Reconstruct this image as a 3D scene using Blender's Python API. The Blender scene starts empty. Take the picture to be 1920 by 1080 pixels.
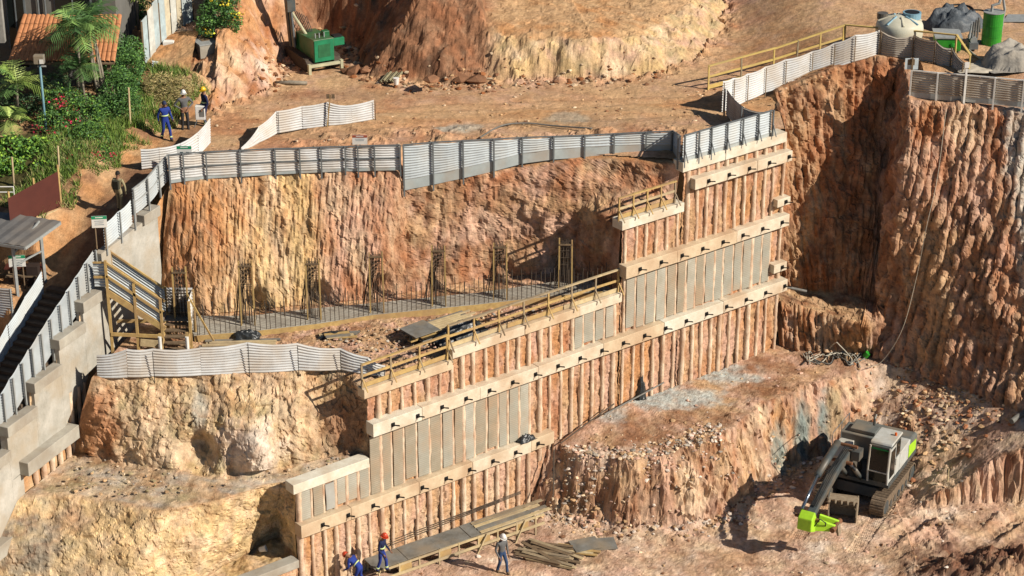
import bpy, math, random
import numpy as np
from mathutils import Vector, Matrix
random.seed(7); RNG = np.random.default_rng(11)
R = math.radians
scene = bpy.context.scene
col = scene.collection

# ---------------------------------------------------------------- camera
CAM_Z, PITCH, FPX = 44.3, 24.0, 4000.0           # photograph frame is 1920 x 1080
cam_d = bpy.data.cameras.new("camera"); cam = bpy.data.objects.new("camera", cam_d); col.objects.link(cam)
cam.location = (0, 0, CAM_Z); cam.rotation_euler = (R(90 - PITCH), 0, 0)
cam_d.sensor_width = 36; cam_d.lens = FPX / 1920 * 36; cam_d.clip_start = 1; cam_d.clip_end = 4000
scene.camera = cam
# ---------------------------------------------------------------- world, sun, exposure
SUN_EL, SUN_AZ = 34.0, 115.0                      # azimuth clockwise from +Y (north)
w = bpy.data.worlds.new("World"); scene.world = w; w.use_nodes = True
nt = w.node_tree; sky = nt.nodes.new("ShaderNodeTexSky"); sky.sky_type = 'NISHITA'; sky.sun_disc = False
sky.altitude = 900; sky.dust_density = .4; sky.sun_elevation = R(SUN_EL); sky.sun_rotation = R(SUN_AZ)
nt.nodes["Background"].inputs[1].default_value = 0.05
nt.links.new(sky.outputs[0], nt.nodes["Background"].inputs[0])
sd_ = bpy.data.lights.new("sun", 'SUN'); sun = bpy.data.objects.new("sun", sd_); col.objects.link(sun)
sd_.energy = 5.0; sd_.angle = R(0.5); sd_.color = (1.0, 0.92, 0.80)
to_sun = Vector((math.sin(R(SUN_AZ)) * math.cos(R(SUN_EL)), math.cos(R(SUN_AZ)) * math.cos(R(SUN_EL)), math.sin(R(SUN_EL))))
sun.rotation_euler = to_sun.to_track_quat('Z', 'Y').to_euler(); sun.location = (30, 40, 60)
scene.view_settings.view_transform = 'Standard'; scene.view_settings.look = 'None'
scene.view_settings.exposure = 0.22; scene.view_settings.gamma = 1.0; scene.view_settings.use_curve_mapping = False
scene.cycles.max_bounces = 4; scene.cycles.diffuse_bounces = 1; scene.cycles.use_denoising = True

# ---------------------------------------------------------------- survey: where things of the photo stand
FW = np.array([0, math.cos(R(PITCH)), -math.sin(R(PITCH))]); UPV = np.array([0, math.sin(R(PITCH)), math.cos(R(PITCH))])
CAMP = np.array([0, 0, CAM_Z])
def ray(px, py): return np.array([(px - 960) / FPX, 0, 0]) + UPV * (540 - py) / FPX + FW
def G(px, py, z):                                  # point of the ground at height z
    d = ray(px, py); return CAMP + d * ((z - CAM_Z) / d[2])
def ztop(b, py):                                   # height of a plumb line over b seen at row py
    k = (540 - py) / FPX; y = b[1]
    return CAM_Z + y * (k * math.cos(R(PITCH)) - math.sin(R(PITCH))) / (math.cos(R(PITCH)) + k * math.sin(R(PITCH)))
W0 = np.array([-8.16, 70.17, 0.]); WU = np.array([.785, .62, 0]); WU /= np.linalg.norm(WU); WN = np.array([WU[1], -WU[0], 0])   # piled wall
def W(s, z, o=0.): p = W0 + WU * s + WN * o; return np.array([p[0], p[1], z])
V0 = np.array([-14.0, 80, 0.]); VU = np.array([-.392, -.92, 0]); VU /= np.linalg.norm(VU); VN = np.array([-VU[1], VU[0], 0])       # left wall
def V(s, z, o=0.): p = V0 + VU * s + VN * o; return np.array([p[0], p[1], z])

# ---------------------------------------------------------------- noise
_pm = np.random.default_rng(3).permutation(256); PERM = np.concatenate([_pm, _pm, _pm]).astype(np.int64)
_gr = np.random.default_rng(5).normal(size=(256, 3)); _gr /= np.linalg.norm(_gr, axis=1)[:, None]
def _perlin_exact(p):
    i = np.floor(p).astype(np.int64); f = (p - i).astype(np.float32); i &= 15
    u = f * f * f * (f * (f * 6 - 15) + 10); r = 0
    for a in (0, 1):
        wa = u[..., 0] if a else 1 - u[..., 0]
        for b in (0, 1):
            wb = u[..., 1] if b else 1 - u[..., 1]
            for c in (0, 1):
                wc = u[..., 2] if c else 1 - u[..., 2]
                h = PERM[PERM[PERM[(i[..., 0] + a) & 15] + ((i[..., 1] + b) & 15)] + ((i[..., 2] + c) & 15)]
                g = _gr[h]
                r = r + wa * wb * wc * (g[..., 0] * (f[..., 0] - a) + g[..., 1] * (f[..., 1] - b) + g[..., 2] * (f[..., 2] - c))
    return r * 1.5
_gr = _gr.astype(np.float32); _ax = np.arange(96) / 6.0
VOL = _perlin_exact(np.stack(np.meshgrid(_ax, _ax, _ax, indexing='ij'), -1)).astype(np.float32).ravel()     # periodic block of gradient noise, 16 units wide
def perlin(p):
    p = np.asarray(p, np.float32) * np.float32(6); i = np.floor(p); f = p - i; i = i.astype(np.int32) % 96
    x0, y0, z0 = i[..., 0] * 9216, i[..., 1] * 96, i[..., 2]; x1 = (i[..., 0] + 1) % 96 * 9216; y1 = (i[..., 1] + 1) % 96 * 96; z1 = (z0 + 1) % 96
    fx, fy, fz = f[..., 0], f[..., 1], f[..., 2]
    def L(q): a_ = VOL[q + z0]; return a_ + (VOL[q + z1] - a_) * fz
    p00 = L(x0 + y0); p00 += (L(x0 + y1) - p00) * fy; p10 = L(x1 + y0); p10 += (L(x1 + y1) - p10) * fy
    return p00 + (p10 - p00) * fx
def fbm(p, sc=1., oct=4, gain=.5, seed=0.):
    p = (np.asarray(p, float) * sc + seed * 17.31).astype(np.float32); a = 1.; t = 0
    for _ in range(oct): t = t + a * perlin(p); p = p * 2.03 + 5.2; a *= gain
    return t
_jt = np.random.default_rng(8).uniform(.15, .85, (4096, 3)).astype(np.float32); _ra = np.random.default_rng(9).uniform(-1, 1, 4096).astype(np.float32); _gt = np.random.default_rng(10).normal(size=(4096, 3)).astype(np.float32)
def facet(P, sc, seed=0., tilt=.5, stretch=(1, 1, 1)):
    """broken-rock relief: every cell is its own tilted plane, so edges stay sharp"""
    p = (P * np.array(stretch) * sc + seed * 7.7).astype(np.float32); i0 = np.floor(p - .5).astype(np.int32); best = np.full(p.shape[:-1], 9e9, np.float32); out = np.zeros(p.shape[:-1], np.float32)
    for a in (0, 1):
        for b in (0, 1):
            for c in (0, 1):
                i = i0 + np.array([a, b, c], np.int32); h = (i[..., 0] * 73 + i[..., 1] * 997 + i[..., 2] * 3571 + (i[..., 0] * i[..., 1]) * 31) & 4095
                r = p - i - _jt[h]; d = (r * r).sum(-1); m = d < best; best = np.where(m, d, best); out = np.where(m, _ra[h] * .6 + tilt * (r * _gt[h]).sum(-1), out)
    return out
def sstep(a, b, x): t = np.clip((x - a) / (b - a), 0, 1); return t * t * (3 - 2 * t)

# ---------------------------------------------------------------- materials
MATS = {}
def mat(name, c, c2=None, rough=.8, scale=3., bump=0., bscale=20., metal=0., stripes=None, spec=.3, dirt=None):
    if name in MATS: return MATS[name]
    m = bpy.data.materials.new(name); m.use_nodes = True; n = m.node_tree; b = n.nodes["Principled BSDF"]
    b.inputs["Roughness"].default_value = rough; b.inputs["Metallic"].default_value = metal
    b.inputs["Specular IOR Level"].default_value = spec
    geo = n.nodes.new("ShaderNodeNewGeometry")
    c2 = c2 or tuple(x * .72 for x in c)
    nz = n.nodes.new("ShaderNodeTexNoise"); nz.inputs["Scale"].default_value = scale; nz.inputs["Detail"].default_value = 6; nz.inputs["Roughness"].default_value = .65
    n.links.new(geo.outputs["Position"], nz.inputs["Vector"])
    rp = n.nodes.new("ShaderNodeValToRGB"); rp.color_ramp.elements[0].position = .35; rp.color_ramp.elements[1].position = .65
    rp.color_ramp.elements[0].color = (*c2, 1); rp.color_ramp.elements[1].color = (*c, 1)
    n.links.new(nz.outputs["Fac"], rp.inputs["Fac"]); out = rp.outputs["Color"]
    if dirt:
        n2 = n.nodes.new("ShaderNodeTexNoise"); n2.inputs["Scale"].default_value = .9; n2.inputs["Detail"].default_value = 8
        n.links.new(geo.outputs["Position"], n2.inputs["Vector"])
        r2 = n.nodes.new("ShaderNodeValToRGB"); r2.color_ramp.elements[0].position = .44; r2.color_ramp.elements[1].position = .66
        r2.color_ramp.elements[1].color = (.75, .75, .75, 1)
        n.links.new(n2.outputs["Fac"], r2.inputs["Fac"])
        mx = n.nodes.new("ShaderNodeMix"); mx.data_type = 'RGBA'; n.links.new(r2.outputs["Color"], mx.inputs[0])
        n.links.new(out, mx.inputs[6]); mx.inputs[7].default_value = (*dirt, 1); out = mx.outputs[2]
    if stripes:                                    # fine wire lines: (period metres, colour)
        sx = n.nodes.new("ShaderNodeSeparateXYZ"); n.links.new(geo.outputs["Position"], sx.inputs[0])
        fr = n.nodes.new("ShaderNodeMath"); fr.operation = 'MULTIPLY'; fr.inputs[1].default_value = 1 / stripes[0]; n.links.new(sx.outputs[2], fr.inputs[0])
        f2 = n.nodes.new("ShaderNodeMath"); f2.operation = 'FRACT'; n.links.new(fr.outputs[0], f2.inputs[0])
        gt = n.nodes.new("ShaderNodeMath"); gt.operation = 'GREATER_THAN'; gt.inputs[1].default_value = .7; n.links.new(f2.outputs[0], gt.inputs[0])
        mx = n.nodes.new("ShaderNodeMix"); mx.data_type = 'RGBA'; n.links.new(gt.outputs[0], mx.inputs[0]); n.links.new(out, mx.inputs[6])
        mx.inputs[7].default_value = (*stripes[1], 1); out = mx.outputs[2]
    n.links.new(out, b.inputs["Base Color"])
    if bump:
        nb = n.nodes.new("ShaderNodeTexNoise"); nb.inputs["Scale"].default_value = bscale; nb.inputs["Detail"].default_value = 5
        n.links.new(geo.outputs["Position"], nb.inputs["Vector"])
        bp = n.nodes.new("ShaderNodeBump"); bp.inputs["Strength"].default_value = 1; bp.inputs["Distance"].default_value = bump
        n.links.new(nb.outputs["Fac"], bp.inputs["Height"]); n.links.new(bp.outputs["Normal"], b.inputs["Normal"])
    MATS[name] = m; return m
def attr_mat(name, rough=.95, bump=.02, bscale=14., var=.35, spec=.1, vscale=5., transl=0.):
    m = bpy.data.materials.new(name); m.use_nodes = True; n = m.node_tree; b = n.nodes["Principled BSDF"]
    b.inputs["Roughness"].default_value = rough; b.inputs["Specular IOR Level"].default_value = spec
    at = n.nodes.new("ShaderNodeAttribute"); at.attribute_name = "Col"
    geo = n.nodes.new("ShaderNodeNewGeometry"); out = at.outputs["Color"]
    for sc, k in ((vscale, var), (vscale * 5.5, var * .8)):
        nz = n.nodes.new("ShaderNodeTexNoise"); nz.inputs["Scale"].default_value = sc; nz.inputs["Detail"].default_value = 7; nz.inputs["Roughness"].default_value = .7
        n.links.new(geo.outputs["Position"], nz.inputs["Vector"])
        mr = n.nodes.new("ShaderNodeMapRange"); mr.inputs[1].default_value = .3; mr.inputs[2].default_value = .7; mr.inputs[3].default_value = 1 - k; mr.inputs[4].default_value = 1 + k * .75
        n.links.new(nz.outputs["Fac"], mr.inputs[0])
        vm = n.nodes.new("ShaderNodeVectorMath"); vm.operation = 'SCALE'; n.links.new(out, vm.inputs[0]); n.links.new(mr.outputs[0], vm.inputs["Scale"]); out = vm.outputs[0]
    n.links.new(out, b.inputs["Base Color"])
    if bump:
        nb = n.nodes.new("ShaderNodeTexNoise"); nb.inputs["Scale"].default_value = bscale; nb.inputs["Detail"].default_value = 8; nb.inputs["Roughness"].default_value = .7
        n.links.new(geo.outputs["Position"], nb.inputs["Vector"])
        bp = n.nodes.new("ShaderNodeBump"); bp.inputs["Strength"].default_value = 1; bp.inputs["Distance"].default_value = bump
        n.links.new(nb.outputs["Fac"], bp.inputs["Height"]); n.links.new(bp.outputs["Normal"], b.inputs["Normal"])
    if transl: b.inputs["Subsurface Weight"].default_value = 0
    MATS[name] = m; return m
SOIL = attr_mat("soil", bump=.035, bscale=13., var=.36)
ROCK = attr_mat("rock", bump=.02, bscale=12., var=.25)
LEAF = attr_mat("leaf", rough=.55, bump=0, var=.12, spec=.35)
CONC = mat("cream_concrete", (.74, .64, .49), (.60, .50, .37), .85, 3.5, .012, 18., dirt=(.50, .35, .22))
CONCB = mat("pale_beam_concrete", (.76, .72, .60), (.64, .58, .46), .85, 3., .012, 18., dirt=(.54, .42, .29))
CONCC = mat("tan_beam_concrete", (.68, .54, .37), (.56, .43, .28), .85, 3., .012, 18., dirt=(.46, .30, .18))
CONCG = mat("grey_concrete", (.46, .43, .36), (.33, .30, .25), .9, 1.3, .01, 14., dirt=(.30, .25, .19))
SHOT = mat("wall_concrete", (.52, .49, .43), (.34, .32, .27), .9, 1.0, .015, 9., dirt=(.40, .33, .24))
PILE = mat("pile_concrete", (.80, .65, .48), (.56, .38, .25), .9, 2.2, .02, 16., dirt=(.44, .25, .15))
PANEL = mat("mesh_panel", (.40, .385, .32), (.32, .30, .24), .85, 2., .006, 30., stripes=(.085, (.30, .28, .225)), dirt=(.42, .32, .22))
PANELB = mat("mesh_panel_pale", (.47, .45, .38), (.36, .34, .27), .85, 2., .006, 30., stripes=(.085, (.34, .32, .26)), dirt=(.42, .32, .22))
PANELC = mat("mesh_panel_brown", (.38, .33, .25), (.29, .25, .18), .85, 2., .006, 30., stripes=(.085, (.27, .23, .17)), dirt=(.42, .28, .17))
PANEL2 = mat("smooth_panel", (.40, .39, .35), (.36, .35, .31), .85, 3., .005)
SHEET = mat("white_sheet", (.66, .66, .65), (.52, .52, .51), .5, 1.6, 0, dirt=(.52, .45, .37))
SHEETB = mat("bluish_sheet", (.54, .59, .61), (.44, .48, .50), .5, 1.6, 0, dirt=(.50, .50, .47))
SHEETD = mat("dusty_sheet", (.55, .49, .41), (.42, .36, .29), .6, 1.6, 0, dirt=(.30, .22, .15))
SHEETG = mat("grey_sheet", (.46, .49, .50), (.36, .39, .40), .5, 1.6, 0, dirt=(.40, .39, .36))
KICK = mat("grey_kick_plate", (.42, .47, .47), (.34, .38, .38), .6, 2., 0, dirt=(.38, .33, .27))
STEEL = mat("galvanised_steel", (.15, .165, .17), (.11, .12, .125), .5, 6., 0, spec=.5)
STEELL = mat("pale_steel", (.34, .35, .34), (.26, .27, .26), .5, 6., 0)
TIMBER = mat("yellow_timber", (.56, .39, .15), (.40, .26, .10), .8, 5., .004, 30., dirt=(.38, .24, .12))
TIMBER4 = mat("weathered_timber", (.38, .30, .19), (.27, .20, .12), .85, 5., .004, 30., dirt=(.22, .17, .12))
YELLOW = mat("yellow_painted_timber", (.72, .52, .17), (.60, .42, .13), .75, 5., .004, 30., dirt=(.50, .36, .16))
TIMBER2 = mat("pale_timber", (.62, .49, .28), (.46, .35, .19), .8, 5., .004, 30., dirt=(.34, .26, .17))
TIMBER3 = mat("brown_timber", (.21, .145, .085), (.13, .09, .055), .85, 5., .004, 30.)
PLY = mat("grey_plywood", (.23, .225, .205), (.14, .13, .11), .85, 2., .004, 20., dirt=(.28, .22, .15))
PLASTIC = mat("black_plastic", (.028, .032, .034), (.018, .02, .021), .38, 4., .03, 7., spec=.6)
REBAR = mat("rusty_rebar", (.10, .075, .055), (.07, .05, .035), .8, 8.)
BLACK = mat("black_steel", (.02, .02, .02), (.012, .012, .012), .6, 8.)
WHITE = mat("white_paint", (.80, .79, .75), (.70, .68, .62), .6, 4.)
GREENP = mat("green_paint", (.02, .15, .05), (.015, .10, .035), .45, 4., spec=.5, dirt=(.13, .15, .07))
SIGNG = mat("sign_green", (.02, .30, .14), (.02, .26, .12), .5, 4.)
SIGNT = mat("sign_print", (.30, .36, .38), (.26, .3, .33), .6, 4.)
LIME = mat("lime_paint", (.42, .72, .03), (.34, .60, .03), .45, 5., spec=.5)
EXC_D = mat("dark_excavator_paint", (.075, .09, .092), (.05, .06, .062), .5, 4., spec=.5, dirt=(.16, .12, .08))
EXC_M = mat("mid_excavator_paint", (.15, .165, .155), (.11, .12, .115), .5, 4., spec=.5, dirt=(.26, .21, .15))
EXC_W = mat("grey_excavator_paint", (.55, .555, .52), (.44, .44, .40), .5, 4., spec=.5, dirt=(.42, .34, .24))
TRACKD = mat("dark_track", (.10, .075, .055), (.06, .045, .035), .9, 9., .02, 25.)
TRACK = mat("muddy_track", (.24, .17, .11), (.13, .095, .065), .9, 9., .02, 25.)
GLASS = mat("dark_glass", (.010, .014, .014), (.008, .010, .010), .12, 4., spec=.35)
CHROME = mat("cylinder_rod", (.20, .24, .30), (.15, .18, .22), .25, 6., metal=.8)
MAROON = mat("maroon_sheet", (.10, .030, .022), (.085, .026, .02), .55, 2.)
TILE = mat("clay_tile", (.56, .25, .11), (.42, .17, .075), .85, 7.)
WALLP = mat("house_wall", (.17, .165, .15), (.14, .135, .12), .85, 2.)
ROOFG = mat("shelter_roof", (.16, .155, .15), (.125, .12, .115), .6, 2., dirt=(.22, .19, .16))
HOSE = mat("grey_hose", (.20, .19, .17), (.13, .125, .11), .6, 6.)
BARK = mat("bark", (.30, .26, .20), (.20, .17, .13), .9, 8., .01)
TANK = mat("tank_plastic", (.62, .60, .48), (.56, .54, .42), .5, 3., dirt=(.50, .44, .32))
TANKB = mat("tank_blue", (.22, .38, .46), (.18, .32, .40), .5, 3.)
TARP = mat("grey_tarp", (.10, .115, .13), (.07, .08, .09), .5, 3., .03, 8.)

# ---------------------------------------------------------------- mesh building
class MB:
    def __init__(s): s.v = []; s.f = []
    def add(s, vs, fs):
        o = len(s.v); s.v += [tuple(map(float, p)) for p in vs]; s.f += [tuple(i + o for i in f) for f in fs]; return s
    def box(s, c, size, M=None):
        hx, hy, hz = (x / 2 for x in size); c = np.array(c, float)
        P = np.array([(x, y, z) for x in (-hx, hx) for y in (-hy, hy) for z in (-hz, hz)])
        if M is not None: P = P @ np.array(M).T
        return s.add(P + c, [(0, 1, 3, 2), (4, 6, 7, 5), (0, 4, 5, 1), (2, 3, 7, 6), (0, 2, 6, 4), (1, 5, 7, 3)])
    def bar(s, p, q, w_, h, up=(0, 0, 1)):
        p = np.array(p, float); q = np.array(q, float); d = q - p; L = np.linalg.norm(d); d /= L
        up = np.array(up, float)
        if abs(d @ up) > .98: up = np.array([.79, .61, 0.])
        x = np.cross(d, up); x /= np.linalg.norm(x); y = np.cross(x, d)
        return s.box((p + q) / 2, (w_, L, h), np.stack([x, d, y], 1))
    def tube(s, pts, r, n=8, cap=True):
        P = np.array(pts, float); k = len(P); r = np.broadcast_to(np.array(r, float), (k,))
        T = np.gradient(P, axis=0); T /= np.linalg.norm(T, axis=1)[:, None] + 1e-9
        a = np.array([0, 0, 1.]) if abs(T[0][2]) < .9 else np.array([1., 0, 0]); vs = []
        for i in range(k):
            x = np.cross(T[i], a); x /= np.linalg.norm(x) + 1e-9; y = np.cross(T[i], x); a = -y
            for j in range(n):
                t = 2 * math.pi * j / n; vs.append(P[i] + r[i] * (math.cos(t) * x + math.sin(t) * y))
        fs = [(i * n + j, i * n + (j + 1) % n, (i + 1) * n + (j + 1) % n, (i + 1) * n + j) for i in range(k - 1) for j in range(n)]
        if cap: fs += [tuple(range(n))[::-1], tuple((k - 1) * n + j for j in range(n))]
        return s.add(vs, fs)
    def prism(s, poly, vec):                       # polygon (3D points) swept along vec
        poly = [np.array(p, float) for p in poly]; vec = np.array(vec, float); n = len(poly)
        return s.add(poly + [p + vec for p in poly], [tuple(range(n))[::-1], tuple(range(n, 2 * n))] + [(i, (i + 1) % n, n + (i + 1) % n, n + i) for i in range(n)])
    def grid(s, P):
        P = np.asarray(P, float); a, b = P.shape[:2]
        return s.add(P.reshape(-1, 3), [(i * b + j, i * b + j + 1, (i + 1) * b + j + 1, (i + 1) * b + j) for i in range(a - 1) for j in range(b - 1)])
    def build(s, name, m, root=None, smooth=False, bevel=0., cols=None):
        me = bpy.data.meshes.new(name); off = np.array(root_loc(root)); me.from_pydata([tuple(np.array(p) - off) for p in s.v], [], s.f)
        if smooth: me.polygons.foreach_set("use_smooth", [True] * len(me.polygons))
        me.materials.append(m); o = bpy.data.objects.new(name, me); col.objects.link(o)
        if root is not None: o.parent = root
        if bevel:
            b = o.modifiers.new("bevel", 'BEVEL'); b.width = bevel; b.segments = 2; b.limit_method = 'ANGLE'
        return o
def root_loc(o):
    t = np.zeros(3)
    while o is not None: t = t + np.array(o.location); o = o.parent
    return t
def tag(o, label=None, cat=None, group=None, kind=None):
    if label: o["label"] = label
    if cat: o["category"] = cat
    if group: o["group"] = group
    if kind: o["kind"] = kind
    return o
def thing(name, label, cat, loc=(0, 0, 0), group=None, rz=0.):
    o = bpy.data.objects.new(name, None); col.objects.link(o); o.location = tuple(map(float, loc)); o.rotation_euler = (0, 0, rz); o.empty_display_size = .2
    return tag(o, label, cat, group)
def inst(me, name, root, loc, rz=0., sc=None):     # a further object on shared mesh data
    o = bpy.data.objects.new(name, me); col.objects.link(o); o.parent = root; o.location = tuple(map(float, loc)); o.rotation_euler = (0, 0, rz)
    if sc is not None: o.scale = sc
    return o
def fast_mesh(name, Vv, F, m, colors=None, smooth=True, root=None):
    Vv = np.asarray(Vv, np.float32); F = np.asarray(F, np.int32); k = F.shape[1]
    if root is not None: Vv = Vv - np.array(root_loc(root), np.float32)
    if m is SOIL or m is ROCK: colors = np.asarray(colors) * np.array([1.0, .94, .885])
    me = bpy.data.meshes.new(name); me.vertices.add(len(Vv)); me.vertices.foreach_set("co", Vv.ravel())
    me.loops.add(F.size); me.loops.foreach_set("vertex_index", F.ravel())
    me.polygons.add(len(F)); me.polygons.foreach_set("loop_start", np.arange(0, F.size, k, dtype=np.int32)); me.polygons.foreach_set("loop_total", np.full(len(F), k, np.int32))
    me.update(calc_edges=True); me.polygons.foreach_set("use_smooth", np.full(len(F), smooth))
    if colors is not None:
        c = me.color_attributes.new("Col", 'FLOAT_COLOR', 'POINT'); c.data.foreach_set("color", np.concatenate([np.clip(colors, 0, 1), np.ones((len(Vv), 1))], 1).astype(np.float32).ravel())
    me.materials.append(m); o = bpy.data.objects.new(name, me); col.objects.link(o)
    if root is not None: o.parent = root
    return o
def grid_faces(a, b, keep=None):
    i, j = np.meshgrid(np.arange(a - 1), np.arange(b - 1), indexing='ij'); q = (i * b + j).ravel()
    F = np.stack([q, q + 1, q + b + 1, q + b], 1)
    return F if keep is None else F[keep.ravel()]
# ================================================================ TERRAIN
C = dict(rust=(.36, .15, .065), orange=(.55, .29, .13), tan=(.56, .38, .22), yellow=(.66, .49, .25), cream=(.72, .57, .40), pink=(.60, .40, .31), brown=(.27, .145, .085),
         dark=(.13, .07, .045), grey=(.44, .41, .36), blue=(.33, .38, .38), white=(.74, .66, .58), olive=(.40, .34, .20), red=(.42, .19, .10), sand=(.60, .41, .23))
C = {k: np.array(v) for k, v in C.items()}
def palette(P, names, sc=.35, stretch=(1, 1, .5), seed=0., contrast=2.9):
    """patchy earth: names blended by noise"""
    P = P * np.array(stretch); n = len(names); wts = []
    for i, nm in enumerate(names): wts.append(np.exp(contrast * 1.6 * fbm(P, sc * (1 + .25 * i), 3, .6, seed + 3.7 * i)))
    wts = np.stack(wts, -1); wts /= wts.sum(-1, keepdims=True)
    return wts @ np.stack([C[k] for k in names])
def mottle(cc, P, k=1., st=(1, 1, .5)):
    n1 = fbm(P * np.array(st), 1.6, 4, .6, 41.); v = np.exp(-np.abs(fbm(P * np.array(st), .9, 3, .55, 43.)) * 7)[..., None]; v2 = np.exp(-np.abs(fbm(P * np.array(st), .8, 3, .55, 47.) + .1) * 8)[..., None]
    cc = cc * (1 + .30 * k * n1)[..., None]; cc = cc * (1 - .40 * k * v) + C['rust'] * .9 * .40 * k * v; return cc * (1 - .30 * k * v2) + C['cream'] * .30 * k * v2
def blob(colr, P, c, rad, name, k=1., edge=.5, seed=0.):
    d = np.linalg.norm((P - np.array(c)) / np.array(rad), axis=-1) + .45 * fbm(P, 1.3, 4, .55, seed + c[0])
    wv = (k * (1 - sstep(1 - edge, 1 + edge * .3, d)))[..., None]
    return colr * (1 - wv) + C[name] * wv if isinstance(name, str) else colr * (1 - wv) + np.array(name) * wv
def resample(rows, step):
    rows = [np.array(r, float) for r in rows]; m = len(rows[0])
    seg = np.mean([np.linalg.norm(np.diff(r, axis=0), axis=1) for r in rows], axis=0); cu = np.concatenate([[0], np.cumsum(seg)])
    global CU; CU = cu; nu = int(cu[-1] / step) + 2; uu = np.linspace(0, cu[-1], nu)
    RR = [np.stack([np.interp(uu, cu, r[:, k]) for k in range(3)], 1) for r in rows]; out = []; vid = []
    for i in range(len(RR) - 1):
        n = max(2, int(np.mean(np.linalg.norm(RR[i + 1] - RR[i], axis=1)) / step)); t = np.linspace(0, 1, n, endpoint=False)[:, None, None]
        out.append(RR[i][None] * (1 - t) + RR[i + 1][None] * t); vid.append(i + t[:, 0, 0])
    out.append(RR[-1][None]); vid.append([len(RR) - 1.])
    return np.concatenate(out), uu, np.concatenate(vid)
def smooth_grid(P, it):
    for _ in range(it):
        Q = P.copy(); Q[1:-1] = (P[:-2] + 2 * P[1:-1] + P[2:]) / 4; P = Q.copy(); P[:, 1:-1] = (Q[:, :-2] + 2 * Q[:, 1:-1] + Q[:, 2:]) / 4
    return P
def normals(P):
    a = np.gradient(P, axis=0); b = np.gradient(P, axis=1); n = np.cross(a, b); n /= np.linalg.norm(n, axis=-1, keepdims=True) + 1e-9
    return n
def ridge(x): f = x - np.floor(x); return np.sqrt(np.clip(1 - (2 * f - 1) ** 2, 0, 1))      # rounded rib, sharp groove
def tooth_ribs(P, Uc, spacing, seed, warp=.5):
    """long rounded ribs left by bucket teeth, running down the face"""
    Q = np.stack([Uc, P[..., 2] * .25, Uc * 0 + seed], -1)
    x = Uc / spacing + warp * fbm(Q, .8, 3, .5, seed) + .25 * fbm(P, 1.6, 2, .5, seed)
    amp = .55 + .9 * perlin(np.stack([np.floor(x) * 3.7 + .5, P[..., 2] * 1.1, Uc * 0 + seed], -1)) + .22 * perlin(np.stack([np.floor(x) * 5.1 + .5, P[..., 2] * 3.2, Uc * 0 + seed], -1))
    return ridge(x) * np.clip(amp, .1, 1.4)
def chunky(P, sc, seed):                           # angular lumps
    a = fbm(P, sc, 3, .5, seed); return np.abs(a) * 1.2 - .35 + .5 * (np.round(fbm(P, sc * .7, 2, .5, seed + 9) * 4) / 4)
def lerp(a, b, t): return np.array(a) * (1 - t) + np.array(b) * t

# ---- the terraces between the two walls: upper cliff, rebar terrace, middle cliff, lower terrace, front cliff
a = [G(318, 345, 13.2), G(380, 338, 13.2), G(450, 330, 13.2), G(600, 322, 13.2), G(745, 318, 13.2), G(757, 353, 12.35), G(900, 325, 12.8), G(1090, 296, 13.2), W(19.35, 13.25, -.15)]
b = [G(292, 572, 8.2), G(380, 592, 8.2), G(450, 587, 8.2), G(580, 573, 8.2), G(700, 562, 8.2), G(760, 552, 8.2), G(920, 522, 8.2), G(1062, 512, 8.2), W(16.2, 8.2, -.25)]
c = [G(172, 708, 8.1), G(300, 704, 8.1), G(400, 702, 8.1), G(500, 699, 8.1), G(575, 692, 8.1), G(610, 684, 8.1), G(640, 692, 8.0), G(670, 706, 7.9), W(3.6, 7.8, -.2)]
d = [G(140, 848, 4.8), G(220, 868, 4.8), G(300, 880, 4.8), G(420, 893, 4.8), G(520, 880, 4.8), G(600, 862, 4.8), G(640, 855, 4.8), G(675, 850, 4.85), W(3.6, 4.85, -.25)]
e = [G(28, 935, 4.7), G(100, 928, 4.7), G(200, 938, 4.7), G(300, 958, 4.7), G(400, 940, 4.7), G(480, 916, 4.7), G(505, 908, 4.7), G(527, 905, 4.65), W(.15, 4.6, -.2)]
f = [G(-40, 1150, 1.5), G(50, 1150, 1.5), G(150, 1150, 1.5), G(250, 1140, 1.5), G(350, 1100, 1.5), G(440, 1052, 1.5), G(480, 1022, 1.5), G(520, 1005, 1.6), W(.1, 1.6, -.25)]
g = [lerp((-24, 58, 1.2), W(-1.2, 1.45, -.15), t) for t in np.linspace(0, 1, 9)]
a0 = [p + np.array([0, 1.3, .12]) for p in a]; a0[-1] = W(19.35, 13.3, -1.4)
a1 = [lerp(p, q, .12) for p, q in zip(a, b)]; a2 = [lerp(p, q, .33) for p, q in zip(a, b)]; a3 = [lerp(p, q, .70) for p, q in zip(a, b)]; a4 = [lerp(p, q, .9) for p, q in zip(a, b)]
for r_, t_, kk in ((a1, .12, .15), (a2, .33, .3), (a3, .7, .3), (a4, .9, .15)):
    for i in range(7): r_[i] = r_[i] + np.array([0, -kk * (.3 + .1 * i) if i < 5 else .1, 0])
a1[7] = G(1125, 335, 12.6); a1[8] = W(19.3, 11.75, -.3)
a2[7] = G(1150, 398, 11.6); a2[8] = W(16.35, 11.45, -.35)
b[7] = G(1070, 512, 8.2); a2[7] = np.array([b[7][0] + .5, b[7][1] - .45, 11.35]); a3[7] = np.array([b[7][0] + .15, b[7][1], 9.7]); a3[8] = W(16.25, 9.6, -.35); a4[7] = np.array([b[7][0] + .05, b[7][1], 8.8]); a4[8] = W(16.25, 8.7, -.3)
cd = [lerp(p, q, .5) + np.array([0, -.25, .25]) for p, q in zip(c, d)]; ef = [lerp(p, q, .5) + np.array([0, -.2, .3]) for p, q in zip(e, f)]
cd[8] = W(3.6, 6.3, -.3); ef[8] = W(.1, 3.1, -.3)
rows = [a0, a, a1, a2, a3, a4, b, c, cd, d, e, ef, f, g]
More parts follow.
